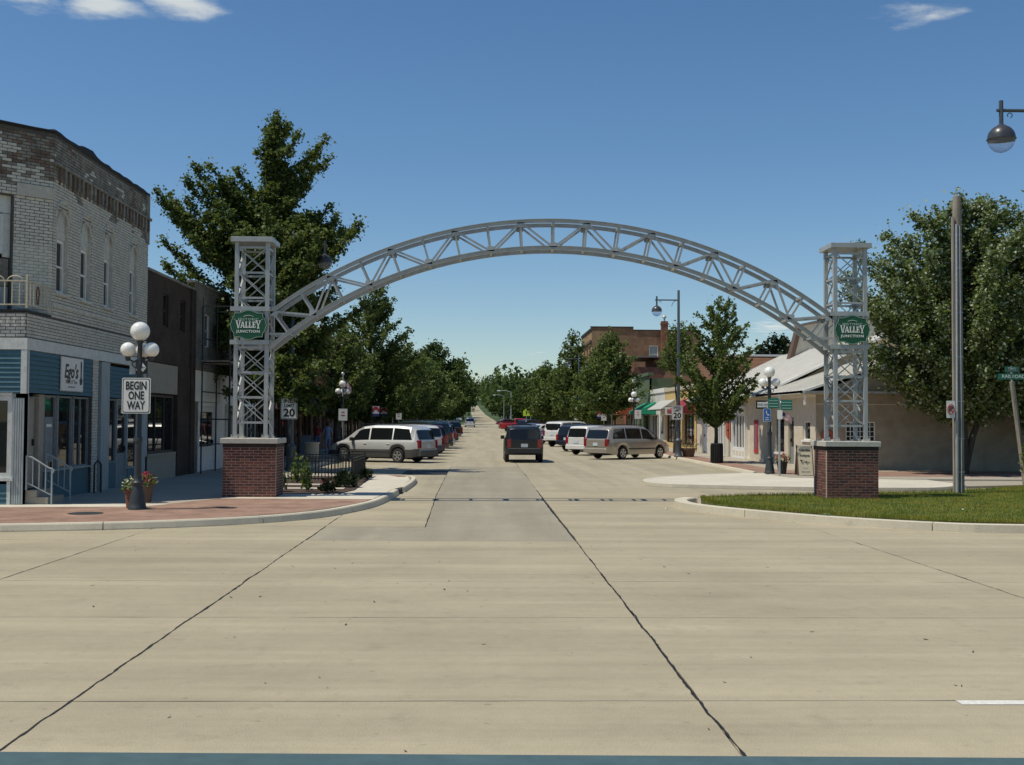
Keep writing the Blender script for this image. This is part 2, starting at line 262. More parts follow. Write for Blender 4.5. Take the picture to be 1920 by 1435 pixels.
# ------------------------------------------------------------------ mesh helpers
class MB:
    """collects shapes; build() links them as ONE mesh object"""
    def __init__(s): s.v = []; s.f = []; s.mi = []; s.cur = 0
    def add(s, vs, fs):
        n = len(s.v); s.v += [tuple(p) for p in vs]; s.f += [tuple(i+n for i in f) for f in fs]; s.mi += [s.cur]*len(fs); return s
    def box(s, x0, x1, y0, y1, z0, z1):
        return s.add([(x0, y0, z0), (x1, y0, z0), (x1, y1, z0), (x0, y1, z0), (x0, y0, z1), (x1, y0, z1), (x1, y1, z1), (x0, y1, z1)],
                     [(3, 2, 1, 0), (4, 5, 6, 7), (0, 1, 5, 4), (1, 2, 6, 5), (2, 3, 7, 6), (3, 0, 4, 7)])
    def bevbox(s, x0, x1, y0, y1, z0, z1, b):
        """box with chamfered vertical and top edges"""
        def ring(d, z): return [(x0+d, y0, z), (x1-d, y0, z), (x1, y0+d, z), (x1, y1-d, z), (x1-d, y1, z), (x0+d, y1, z), (x0, y1-d, z), (x0, y0+d, z)]
        def ring2(z):
            e = b; return [(x0+2*e, y0+e, z), (x1-2*e, y0+e, z), (x1-e, y0+2*e, z), (x1-e, y1-2*e, z), (x1-2*e, y1-e, z), (x0+2*e, y1-e, z), (x0+e, y1-2*e, z), (x0+e, y0+2*e, z)]
        rs = [ring(b, z0), ring(b, z1-b), ring2(z1)]
        vs = [p for r in rs for p in r]; fs = [tuple(range(7, -1, -1)), tuple(range(16, 24))]
        for k in range(2):
            for i in range(8): j = (i+1) % 8; fs.append((k*8+i, k*8+j, k*8+8+j, k*8+8+i))
        return s.add(vs, fs)
    def bar(s, a, b, w, h=None, up=(0, 0, 1)):
        """rectangular bar from a to b"""
        a = Vector(a); b = Vector(b); h = h or w; d = (b-a).normalized(); u = Vector(up)
        if abs(d.dot(u)) > .98: u = Vector((0, 1, 0))
        r = d.cross(u).normalized(); u = r.cross(d)
        c = [(-w/2, -h/2), (w/2, -h/2), (w/2, h/2), (-w/2, h/2)]
        return s.add([a+r*p+u*q for p, q in c]+[b+r*p+u*q for p, q in c], [(0, 1, 2, 3), (7, 6, 5, 4), (0, 4, 5, 1), (1, 5, 6, 2), (2, 6, 7, 3), (3, 7, 4, 0)])
    def tube(s, pts, rad, n=8, cap=True):
        pts = [Vector(p) for p in pts]; rs = rad if hasattr(rad, '__len__') else [rad]*len(pts); vs = []; fs = []; pr = None
        for i, p in enumerate(pts):
            d = (pts[min(i+1, len(pts)-1)]-pts[max(i-1, 0)]); d = d.normalized() if d.length > 1e-9 else Vector((0, 0, 1))
            if pr is None: pr = d.orthogonal().normalized()
            pr = (pr-d*pr.dot(d)); pr = pr.normalized() if pr.length > 1e-6 else d.orthogonal().normalized()
            q = d.cross(pr)
            for k in range(n): a = 2*PI*k/n; vs.append(p+(pr*math.cos(a)+q*math.sin(a))*rs[i])
        for i in range(len(pts)-1):
            for k in range(n): j = (k+1) % n; fs.append((i*n+k, i*n+j, i*n+n+j, i*n+n+k))
        if cap: fs += [tuple(range(n-1, -1, -1)), tuple(range((len(pts)-1)*n, len(pts)*n))]
        return s.add(vs, fs)
    def lathe(s, prof, n=20, c=(0, 0, 0), axis='z'):
        vs = []; fs = []; m = len(prof)
        for r, z in prof:
            for k in range(n):
                a = 2*PI*k/n; x, y = r*math.cos(a), r*math.sin(a)
                p = (x, y, z) if axis == 'z' else ((x, z, y) if axis == 'y' else (z, x, y))
                vs.append((p[0]+c[0], p[1]+c[1], p[2]+c[2]))
        for i in range(m-1):
            for k in range(n): j = (k+1) % n; fs.append((i*n+k, i*n+j, i*n+n+j, i*n+n+k))
        fs += [tuple(range(n-1, -1, -1)), tuple(range((m-1)*n, m*n))]
        return s.add(vs, fs)
    def prism(s, poly, h0, h1, plane='xy'):
        """extrude polygon; plane xy -> along z, xz -> along y, yz -> along x"""
        n = len(poly)
        def P(a, b, h): return (a, b, h) if plane == 'xy' else ((a, h, b) if plane == 'xz' else (h, a, b))
        return s.add([P(a, b, h0) for a, b in poly]+[P(a, b, h1) for a, b in poly], [tuple(range(n-1, -1, -1)), tuple(range(n, 2*n))]+[(i, (i+1) % n, n+(i+1) % n, n+i) for i in range(n)])
    def sphere(s, c, r, n=16, m=10, sz=1.):
        return s.lathe([(max(1e-4, r*math.sin(PI*i/m)), -r*math.cos(PI*i/m)*sz) for i in range(m+1)], n, c)
    def build(s, name, m, parent=None, smooth=False, kind=None, local=False, bevel=0, recalc=True):
        me = bpy.data.meshes.new(name)
        vs = s.v
        if parent is not None and not local:
            L = parent.location if parent.parent is None else parent.location+parent.parent.location
            vs = [(p[0]-L.x, p[1]-L.y, p[2]-L.z) for p in vs]
        me.from_pydata(vs, [], s.f)
        for q in (m if isinstance(m, (list, tuple)) else [m]): me.materials.append(MATS[q] if isinstance(q, str) else q)
        if isinstance(m, (list, tuple)): me.polygons.foreach_set('material_index', s.mi)
        if recalc:
            import bmesh
            bm = bmesh.new(); bm.from_mesh(me); bmesh.ops.recalc_face_normals(bm, faces=bm.faces); bm.to_mesh(me); bm.free()
        if smooth:
            me.polygons.foreach_set('use_smooth', [True]*len(me.polygons))
            try: me.set_sharp_from_angle(angle=R(38))
            except Exception: pass
        me.update()
        o = bpy.data.objects.new(name, me); COL.objects.link(o)
        if parent is not None: o.parent = parent
        if kind: o['kind'] = kind
        if bevel:
            b = o.modifiers.new('bevel', 'BEVEL'); b.width = bevel; b.segments = 2; b.limit_method = 'ANGLE'
        return o
def thing(name, label, cat, loc=(0, 0, 0), rz=0, group=None):
    o = bpy.data.objects.new(name, None); COL.objects.link(o); o.location = loc; o.rotation_euler = (0, 0, rz); o.empty_display_size = .2
    o['label'] = label; o['category'] = cat
    if group: o['group'] = group
    return o
def tag(o, label, cat, group=None):
    o['label'] = label; o['category'] = cat
    if group: o['group'] = group
    return o
def struct(o): o['kind'] = 'structure'; return o
def copy_tree(o, parent=None):
    c = o.copy(); COL.objects.link(c); c.parent = parent
    for ch in list(o.children): copy_tree(ch, c)
    return c
def text(body, size, loc, m, parent, name='lettering', rot=(PI/2, 0, 0), bold=0, sx=1., extr=.002, align='CENTER', shear=0, spacing=1.):
    cu = bpy.data.curves.new('t', 'FONT'); cu.body = body; cu.size = size; cu.extrude = extr; cu.offset = bold; cu.align_x = align; cu.align_y = 'CENTER'; cu.shear = shear; cu.space_character = spacing; cu.resolution_u = 2
    to = bpy.data.objects.new('t', cu); COL.objects.link(to)
    dg = bpy.context.evaluated_depsgraph_get(); me = bpy.data.meshes.new_from_object(to.evaluated_get(dg)); bpy.data.objects.remove(to); bpy.data.curves.remove(cu)
    me.transform(Matrix.Diagonal((sx, 1, 1, 1))); me.transform(Matrix.LocRotScale(Vector((0, 0, 0)), __import__('mathutils').Euler(rot), None))
    L = Vector(loc)
    if parent is not None: L = L-(parent.location if parent.parent is None else parent.location+parent.parent.location)
    me.transform(Matrix.Translation(L)); me.materials.clear(); me.materials.append(MATS[m])
    o = bpy.data.objects.new(name, me); COL.objects.link(o); o.parent = parent; return o

def scribble(words, size, loc, m, parent, rot=(PI/2, 0, 0), name='text_line'):
    """a line of print too small to read: one bar per word; words = list of word lengths in letters"""
    W = sum(words)*size*.55+(len(words)-1)*size*.35; b = MB(); x = -W/2
    for n in words: L = n*size*.55; b.box(x, x+L, -size*.24, size*.24, 0, .002); x += L+size*.35
    q = Matrix.LocRotScale(None, __import__('mathutils').Euler(rot), None); L = Vector(loc); b.v = [tuple(q @ Vector(p)+L) for p in b.v]
    return b.build(name, m, parent)

# ------------------------------------------------------------------ ground, roads, kerbs
def catmull(pts, k=6):
    P = [Vector((*p, 0)[:3]) for p in pts]; out = []
    for i in range(len(P)-1):
        a, b, c, d = P[max(i-1, 0)], P[i], P[i+1], P[min(i+2, len(P)-1)]
        for j in range(k):
            t = j/k; out.append(.5*((2*b)+(c-a)*t+(2*a-5*b+4*c-d)*t*t+(3*b-a-3*c+d)*t**3))
    out.append(P[-1]); return [(p.x, p.y) for p in out]
HILL = [(-400, 0), (95, 0), (150, .35), (210, .56), (350, 1.5), (540, 4.2), (750, 9.5), (1000, 17.5), (1250, 24), (1700, 27), (3500, 27)]
def hz(y):
    for (a, za), (b, zb) in zip(HILL, HILL[1:]):
        if y <= b:
            t = max(0, (y-a)/(b-a)); return za+(zb-za)*t
    return HILL[-1][1]
m = MB(); ys = [-400, -200, -50, 40, 95, 110, 130, 150, 180]+list(range(210, 1300, 40))+[1400, 1700, 2300, 3500]; xs = [-1600, -600, -200, -60, -12, 15, 60, 200, 600, 1600]
m.add([(x, y, hz(y)-.05) for y in ys for x in xs], [(j*10+i, j*10+i+1, j*10+11+i, j*10+10+i) for j in range(len(ys)-1) for i in range(9)])
struct(m.build('ground', 'field'))
# tar bed seen in the joints of the concrete slabs
m = MB(); m.box(-70, 70, 3.2, 24.5, -.045, -.016); road = struct(m.build('cross_road', 'tar'))
m = MB(); m.box(-7.05, 10.45, 24.5, 62, -.045, -.016); m.box(10.45, 60, 24.5, 33.5, -.045, -.016); street = struct(m.build('main_street', 'tar'))
def slab(poly, z0, z1, m, parent, name='concrete_slab', jit=.009, step=.3):
    """a poured slab: straight edges made slightly ragged"""
    pts = []
    for (a, b), (c, d) in zip(poly, poly[1:]+poly[:1]):
        L = math.hypot(c-a, d-b); n = max(1, min(30, int(L/step)))
        for i in range(n):
            t = i/n; jx, jy = ((0, 0) if i == 0 else (random.uniform(-jit, jit), random.uniform(-jit*.7, jit*.7)))
            if abs(c-a) > abs(d-b): jx = 0
            else: jy = 0
            pts.append((a+(c-a)*t+jx, b+(d-b)*t+jy))
    mb = MB(); mb.prism(pts, z0, z1); return mb.build(name, m, parent, recalc=False)
def rect(x0, x1, y0, y1, gx=.007, gy=.007): return [(x0+gx, y0+gy), (x1-gx, y0+gy), (x1-gx, y1-gy), (x0+gx, y1-gy)]
XJ = [-24.2, -19.7, -15.2, -10.7, -6.05, -2.95, 1.61, 6.35, 10.9, 15.4, 20, 24.5]; YJ = [3.3, 5.2, 8.25, 11.7, 14.3, 19.05]
for x0, x1 in zip(XJ, XJ[1:]):
    for y0, y1 in zip(YJ, YJ[1:]): slab(rect(x0, x1, y0, y1), -.012, 0, 'road_concrete', road)
    if x1 <= -2.9: slab(rect(x0, x1, 19.05, 24.4, gy=.002), -.012, 0, 'road_concrete', road)
    elif x0 >= 6: slab(rect(x0, x1, 19.05, 24.4, gy=.002), -.012, 0, 'road_concrete', road)
m = MB(); m.box(-70, -24.21, 3.3, 24.4, -.012, 0); m.box(24.51, 70, 3.3, 24.4, -.012, 0); m.build('road_apron', 'road_concrete', road)
# ragged black sealant in the transverse joints
for xj in (-10.7, -6.05, -2.95, 1.61, 6.35):
    b = MB(); vs = []; y = 3.4; wob = 0
    while y < 19.0:
        wob = wob*.8+random.gauss(0, .004); hwid = max(.004, random.gauss(.0095, .003))*(1 if abs(xj+.6) < 3 else .55)*(1 if y < 15 else .7); vs += [(xj+wob-hwid, y, .0025), (xj+wob+hwid, y, .0025)]; y += random.uniform(.04, .12)
    b.add(vs, [(2*i, 2*i+1, 2*i+3, 2*i+2) for i in range(len(vs)//2-1)]); b.build('joint_seal', 'tar', road, recalc=False)
# mouth of the side street: pale slabs either side of a grey relaid lane
slab([(-2.94, 21.4), (-1.06, 21.4), (-1.2, 30.0), (-2.94, 30.0)], -.012, 0, 'road_concrete', street)
slab([(-2.94, 30.02), (-1.21, 30.02), (-1.28, 41.4), (-2.94, 41.4)], -.012, 0, 'street_concrete', street)
slab([(-2.93, 19.06), (1.6, 19.06), (1.57, 26.5), (1.6, 30), (-1.18, 30), (-1.04, 21.38), (-2.93, 21.38)], -.012, 0, 'patch_concrete', street)
slab([(-1.19, 30.01), (1.6, 30.01), (1.66, 42), (1.62, 49), (-1.3, 49), (-1.26, 41.4)], -.012, 0, 'patch_concrete', street)
for y0, y1 in [(19.05, 26.6), (26.6, 33.2), (33.2, 38.6), (38.6, 45), (45, 51.5), (51.5, 58)]:
    slab(rect(1.63, 6.35, y0, y1, gy=.003), -.012, 0, 'street_concrete' if y0 > 30 else 'road_concrete', street)
    if y0 > 24: slab(rect(6.35, 10.4, y0, y1, gy=.003), -.012, 0, 'street_concrete', street)
    if y0 > 40: slab(rect(-6.95, -1.29, y0, y1, gy=.003), -.012, 0, 'street_concrete', street)
slab(rect(-6.95, -2.96, 24.5, 45), -.012, 0, 'street_concrete', street)
slab(rect(-1.31, 1.62, 49, 58), -.012, 0, 'street_concrete', street)
for x0, x1 in zip([10.45, 16, 22, 28, 34], [16, 22, 28, 34, 60]): slab(rect(x0, x1, 24.5, 40.5), -.012, 0, 'road_concrete', street)
# the street further on, climbing the far hill
m = MB(); ys = [58, 75, 95, 120, 150, 190, 230, 290, 350, 440, 540, 640, 750, 830]
def rc(y): return 1.1-max(0, y-350)/350*4.6   # the hill road drifts to the left
def sw(y): return (-6.95, 10.4) if y < 235 else (rc(y)-3.4+max(0, y-540)*.003, rc(y)+3.4-max(0, y-540)*.003)
vs = []
for y in ys: a, b = sw(y); vs += [(a, y, hz(y)+(-.012 if y < 90 else .03)), (b, y, hz(y)+(-.012 if y < 90 else .03))]
m.add(vs, [(2*i, 2*i+1, 2*i+3, 2*i+2) for i in range(len(ys)-1)]); struct(m.build('far_street', 'street_concrete'))
for xa, xb, nm in ((-10.3, -7.0, 'far_sidewalk'), (10.4, 13.6, 'far_sidewalk')):
    m = MB(); yy = [108, 130, 150, 180, 210, 235]; m.add([(x, y, hz(y)+.14) for y in yy for x in (xa, xb)]+[(x, y, hz(y)-.1) for y in yy for x in (xa, xb)], [(2*i, 2*i+1, 2*i+3, 2*i+2) for i in range(5)]+[(2*i+(0 if xa > 0 else 1), 2*i+2+(0 if xa > 0 else 1), 2*i+14+(0 if xa > 0 else 1), 2*i+12+(0 if xa > 0 else 1)) for i in range(5)]); struct(m.build(nm, 'walk_concrete', recalc=False))
# painted lane dash and crosswalk bars, sheets 4 mm above the concrete
m = MB(); m.box(3.5, 6.6, 8.12, 8.24, .004, .0045); struct(m.build('lane_dash', 'white_line'))
for k in range(7):
    m = MB(); x = -5+k*2.05; m.box(x, x+1.15, 168, 168.9, hz(168)+.055, hz(168)+.06); struct(m.build('crosswalk_bar', 'white_line'))
for k in range(7):
    m = MB(); x = -5.5+k*2.05; m.box(x, x+1.15, 190, 190.9, hz(190)+.055, hz(190)+.06); struct(m.build('crosswalk_bar', 'white_line'))
for k in range(9):   # slanted stall lines, both sides
    for s in (-1, 1):
        y = 46.5+k*4.2; x = -6.6 if s < 0 else 10.1
        m = MB(); m.bar((x, y+4.2, .006), (x-s*4.2, y, .006), .1, .003); struct(m.build('stall_line', 'white_line'))

def kerb(name, pts, wid, z0, z1, m='kerb_concrete', piece=3.0, lip=.02, flip=False):
    """kerb stones along a polyline; the walk lies on the left of the direction of travel (or right with flip)"""
    pts = [Vector((p[0], p[1], 0)) for p in pts]; s = -1 if flip else 1
    nor = []
    for i in range(len(pts)):
        d = (pts[min(i+1, len(pts)-1)]-pts[max(i-1, 0)]).normalized(); nor.append(Vector((-d.y, d.x, 0))*s)
    acc = [0]
    for a, b in zip(pts, pts[1:]): acc.append(acc[-1]+(b-a).length)
    par = None; start = 0; gap = .008
    n = max(1, round(acc[-1]/piece)); L = acc[-1]/n
    def at(t):
        for i in range(len(pts)-1):
            if t <= acc[i+1] or i == len(pts)-2:
                u = (t-acc[i])/(acc[i+1]-acc[i]); return pts[i].lerp(pts[i+1], u), nor[i].lerp(nor[i+1], u).normalized()
    objs = []
    for k in range(n):
        ts = [k*L+gap]+[a for a in acc if k*L+.1 < a < (k+1)*L-.1]+[(k+1)*L-gap]; mb = MB(); vs = []
        for t in ts:
            p, q = at(t)
            for off, z in ((0, z0), (.0, z0+(z1-z0)*.3), (.025, z1-.025), (.045, z1), (wid, z1), (wid, z0)): vs.append((p.x+q.x*off, p.y+q.y*off, z))
        fs = []
        for i in range(len(ts)-1):
            for j in range(5): fs.append((i*6+j, i*6+j+1, i*6+7+j, i*6+6+j))
        fs += [(0, 1, 2, 3, 4, 5), tuple(len(vs)-6+j for j in (5, 4, 3, 2, 1, 0))]
        mb.add(vs, fs)
        if par is None: par = struct(mb.build(name, m))
        else: mb.build('kerb_stone', m, par)
    return par
LK = catmull([(-40, 19.5), (-20, 19.6), (-12, 19.85), (-8.53, 20.25), (-5.67, 21.13), (-3.6, 22.8), (-2.62, 25.4), (-2.3, 28.0), (-2.22, 30.7)], 5)
LK2 = catmull([(-2.12, 31.6), (-2.05, 35.5), (-2.25, 37.9), (-3.0, 38.9), (-5.2, 39.3), (-6.6, 40.0), (-6.9, 42), (-6.9, 60)], 4)
kerb('kerb_corner', LK, .17, -.03, .14)
kerb('kerb_bulb', LK2, .17, -.03, .14)
RK = catmull([(60, 19.6), (30, 19.8), (16, 20.3), (10.16, 20.85), (8.64, 21.3), (7.12, 22.5), (5.75, 24.3), (5.02, 25.8), (5.0, 27.0), (5.35, 27.7)], 5)
kerb('kerb_lawn', RK[::-1], .34, -.03, .15, flip=True, piece=4)
RK2 = catmull([(5.35, 27.75), (7.1, 28.75), (9, 29.3), (12.6, 30.3), (16.3, 33), (26, 37), (45, 38)], 4)
kerb('kerb_lawn_back', RK2, .14, -.03, .13, flip=True, piece=4)
BULB = catmull([(9.6, 41.8), (7.6, 40.4), (5.9, 38.3), (5.25, 36.4), (5.5, 34.6), (7.4, 33.7), (10, 33.0), (13.3, 33.0), (14.6, 34.2)], 4)
kerb('kerb_apron', BULB, .16, -.03, .11, m='pale_concrete', piece=3.5)
kerb('kerb_right', [(10.3, 42.4), (10.3, 60), (10.3, 90), (10.3, 130), (10.3, 165)], .16, -.03, .13, flip=True, piece=4)
kerb('kerb_left', [(-6.9, 60), (-6.9, 90), (-6.9, 130), (-6.9, 165)], .16, -.03, .14, piece=4)
def sheet(name, poly, z, m, th=.12):
    mb = MB(); mb.prism(poly, z-th, z); return struct(mb.build(name, m, recalc=False))
ins = [(x-.0, y+.16) for x, y in LK if x < -5]+[(-3.7, 23.05), (-2.78, 25.5), (-2.47, 28.0), (-2.39, 30.7), (-2.28, 31.6), (-2.22, 35.4), (-2.4, 37.7), (-3.1, 38.7), (-5.3, 39.1), (-6.75, 39.8), (-7.06, 42)]
sheet('sidewalk', ins+[(-7.06, 165), (-10.2, 165), (-10.2, 24), (-40, 24)], .132, 'walk_concrete')
pv = [(x, y+.17) for x, y in LK if -30 < x < -5]+[(-3.75, 23.05), (-2.80, 25.5), (-2.6, 26.9), (-6.2, 26.95), (-7.3, 24.35), (-10.3, 24.05), (-30, 24.0)]
sheet('brick_paving', pv, .137, 'brick_paving', .01)
sheet('pale_walk', [(-6.2, 26.97), (-2.58, 26.92), (-2.42, 30.6), (-2.26, 31.6), (-2.24, 35.4), (-2.45, 37.6), (-3.2, 38.6), (-3.6, 38.0), (-3.35, 30.2), (-3.6, 28.75), (-6.2, 28.75)], .1365, 'pale_concrete', .01)
sheet('front_walk', [(-11, 24.07), (-7.35, 24.37), (-6.9, 25.1), (-11, 24.85)], .1375, 'pale_concrete', .008)
bed = sheet('planting_bed', [(-6.2, 28.78), (-3.62, 28.78), (-3.38, 30.2), (-3.62, 37.4), (-6.2, 37.4)], .15, 'soil', .02)
for y in (30.4, 32.2): m = MB(); m.box(-6.0, -3.7, y, y+.45, .15, .165); struct(m.build('stepping_slab', 'pale_concrete'))
m = MB(); m.prism([(-2.75, 37.2), (-2.45, 37.25), (-2.7, 38.3), (-3.2, 38.6)], .136, .141); struct(m.build('red_ramp_tile', 'brick_paving', recalc=False))
sheet('right_walk', [(10.46, 42.2), (10.46, 165), (13.5, 165), (13.5, 44), (40, 44), (40, 37.5), (14.6, 37.5), (10.6, 38.6)], .122, 'walk_concrete')
sheet('right_brick_walk', [(10.5, 41.5), (10.5, 100), (11.7, 100), (11.7, 44), (13.2, 43.2), (28, 43.2), (28, 39.4), (12, 39.2)], .127, 'brick_paving', .01)
sheet('apron', [(x*1.0, y) for x, y in BULB][::-1]+[(9.9, 42), (10.6, 41.6), (11, 39.3), (15, 38.4), (15, 34.4)], .105, 'pale_concrete')
sheet('drive', [(14.7, 34.3), (18, 35.5), (26, 38.6), (40, 39.5), (40, 42), (14.7, 41)], .07, 'walk_concrete')
# drain grate and manhole
m = MB(); m.lathe([(.34, 0), (.34, .006), (.3, .009), (.02, .009)], 24, (-7.85, 22.6, .137)); struct(m.build('manhole_cover', 'cast_iron'))
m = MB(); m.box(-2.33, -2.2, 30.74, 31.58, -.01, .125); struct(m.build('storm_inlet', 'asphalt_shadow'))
# a shed leaf sprig, a paper scrap and pebbles that lie about
for nm, lb, ct, mt, px, py, pz in [('paper_scrap', 'small white paper scrap lying on the lawn', 'litter', 'sign_white', 10.2, 23.6, .19), ('paper_scrap', 'tiny white scrap lying on the road at the lawn tip', 'litter', 'sign_white', 4.25, 25.9, .0)]:
    m = MB(); m.add([(0, 0, .005), (.07, .01, .02), (.08, .06, .005), (.01, .05, .03)], [(0, 1, 2, 3)]); o = m.build(nm, mt); o.location = (px, py, pz); tag(o, lb, ct)
t = thing('leaf_sprig', 'green sprig lying on the lawn kerb', 'sprig', (6.95, 22.55, .15))
for k in range(9):
    m = MB(); a = random.uniform(0, 6.28); x, y = random.gauss(0, .07), random.gauss(0, .05); m.add([(x, y, .005), (x+.06*math.cos(a), y+.06*math.sin(a), .03), (x+.04*math.cos(a+1.4), y+.04*math.sin(a+1.4), .05)], [(0, 1, 2)]); m.build('leaf', 'shrub_leaf', t, local=True)


b = MB()
for k in range(150):   # specks of grit and leaf litter blown over the concrete
    x, y = random.uniform(-9, 10), 6+13*random.random()**1.3; q = random.uniform(.006, .022); a = random.uniform(0, PI); c, s_ = math.cos(a), math.sin(a)
    b.add([(x-c*q*1.6, y-s_*q*1.6, .003), (x+s_*q*.6, y-c*q*.6, .006), (x+c*q*1.6, y+s_*q*1.6, .012), (x-s_*q*.6, y+c*q*.6, .004)], [(0, 1, 2, 3)])
o = b.build('road_grit', 'soil', recalc=False, kind='stuff'); o['label'] = 'dark specks of grit and leaf litter strewn over the road'; o['category'] = 'litter'

# lawn: turf sheet with real blades over it
LAWN = [(x, y) for x, y in [(5.4, 26.9), (5.45, 27.6), (7.1, 28.6), (9, 29.15), (12.6, 30.15), (16.3, 32.85), (26, 36.8), (40, 37.6), (40, 20.05), (16, 20.65), (10.25, 21.2), (8.8, 21.62), (7.35, 22.8), (6.05, 24.55), (5.36, 25.95)]]
sheet('lawn', LAWN[::-1], .15, 'lawn')
def inpoly(x, y, poly):
    c = False; j = len(poly)-1
    for i in range(len(poly)):
        (xi, yi), (xj, yj) = poly[i], poly[j]
        if (yi > y) != (yj > y) and x < (xj-xi)*(y-yi)/(yj-yi)+xi: c = not c
        j = i
    return c
def blades(name, poly, n, bbox, h, m, z):
    P = rng.uniform((bbox[0], bbox[1]), (bbox[2], bbox[3]), (n, 2)); P = np.array([p for p in P if inpoly(p[0], p[1], poly)])
    E_ = []
    for (xa, ya), (xb, yb) in zip(poly, poly[1:]+poly[:1]):   # longer ragged blades along the kerb
        if xa < 19 and xb < 19: q = rng.uniform(0, 1, int(260*math.hypot(xb-xa, yb-ya)))[:, None]; E_.append(np.array([[xa, ya]])*(1-q)+np.array([[xb, yb]])*q+rng.normal(size=(len(q), 2))*.035)
    nE = sum(len(e) for e in E_); P = np.concatenate([P]+E_)
    k = len(P); a = rng.uniform(0, 2*PI, k); hh = h*rng.uniform(.5, 1.2, k); hh[-nE:] *= 1.7; wd = .006; ln = rng.uniform(-.03, .03, (k, 2))
    V = np.zeros((k, 3, 3)); V[:, 0] = np.c_[P[:, 0]-wd*np.cos(a), P[:, 1]-wd*np.sin(a), np.full(k, z)]; V[:, 1] = np.c_[P[:, 0]+wd*np.cos(a), P[:, 1]+wd*np.sin(a), np.full(k, z)]
    V[:, 2] = np.c_[P[:, 0]+ln[:, 0], P[:, 1]+ln[:, 1], z+hh]
    me = bpy.data.meshes.new(name); me.from_pydata(V.reshape(-1, 3).tolist(), [], np.arange(3*k).reshape(-1, 3).tolist()); me.materials.append(MATS[m])
    o = bpy.data.objects.new(name, me); COL.objects.link(o); o['kind'] = 'stuff'; o['label'] = 'short green mown grass on the corner lawn'; o['category'] = 'grass'; return o
blades('grass', LAWN, 150000, (5, 20, 19, 34), .055, 'grass_blade', .145)

# ------------------------------------------------------------------ brick pillars and the gateway arch
def brick_pillar(x0, x1, y0, y1, label, inner):
    t = thing('brick_pillar', label, 'pillar', ((x0+x1)/2, (y0+y1)/2, .13), 0, 'brick pillars of the gateway arch')
    m = MB(); m.box(x0+.005, x1-.005, y0+.005, y1-.005, .1, 1.44); m.build('mortar_core', 'pillar_mortar', t)
    m = MB(); m.bevbox(x0-.05, x1+.05, y0-.05, y1+.05, 1.435, 1.56, .012); m.build('cap_stone', 'limestone', t)
    m = MB(); m.box(x0-.003, x1+.003, y0-.003, y1+.003, 1.335, 1.433); m.build('soldier_band', 'dark_soldier', t)
    nc = 18; ch = (1.333-.13)/nc; jt = .014; cache = {}; hid = MB()
    def one(a0, a1, z, side, vis):
        L = a1-a0-jt; D = .09
        if side in 'fb': sx, sy = L, D
        else: sx, sy = D, L
        cx = {'f': (a0+a1)/2, 'b': (a0+a1)/2, 'l': x0+D/2, 'r': x1-D/2}[side]; cy = {'f': y0+D/2, 'b': y1-D/2, 'l': (a0+a1)/2, 'r': (a0+a1)/2}[side]
        pr = random.uniform(-.002, .003)
        if side == 'f': cy -= pr
        if side == 'l': cx -= pr
        if side == 'r': cx += pr
        if not vis: hid.box(cx-sx/2, cx+sx/2, cy-sy/2, cy+sy/2, z+jt/2, z+ch-jt/2); return
        mi = random.randrange(4); key = (round(sx, 3), round(sy, 3), mi)
        if key not in cache:
            b = MB(); b.bevbox(-sx/2, sx/2, -sy/2, sy/2, 0, ch-jt, .003); o = b.build('brick', 'pillar_brick%d' % mi, t, local=True); cache[key] = o.data
        else: o = bpy.data.objects.new('brick', cache[key]); COL.objects.link(o); o.parent = t
        o.location = Vector((cx, cy, z+jt/2))-t.location
    for c in range(nc):
        z = .13+c*ch; W = x1-x0; off = 0 if c % 2 else .107
        cuts = [x0]+[x0+off+k*.2145 for k in range(8) if x0+.05 < x0+off+k*.2145 < x1-.05]+[x1]
        for a, b in zip(cuts, cuts[1:]): one(a, b, z, 'f', True); one(a, b, z, 'b', False)
        n2 = 4; off = .107 if c % 2 else .0; a0, a1 = y0+.092, y1-.092
        cuts = [a0]+[a0+off+k*.2145 for k in range(8) if a0+.05 < a0+off+k*.2145 < a1-.05]+[a1]
        for a, b in zip(cuts, cuts[1:]): one(a, b, z, inner, True); one(a, b, z, 'l' if inner == 'r' else 'r', False)
    hid.build('rear_brick', 'pillar_brick0', t, kind='stuff')
    return t
brick_pillar(-6.27, -4.98, 27.45, 28.55, 'dark red brick pillar beside the iron planter fence, half in building shade', 'r')
brick_pillar(8.5, 9.79, 27.45, 28.55, 'dark red brick pillar standing on the lawn', 'l')

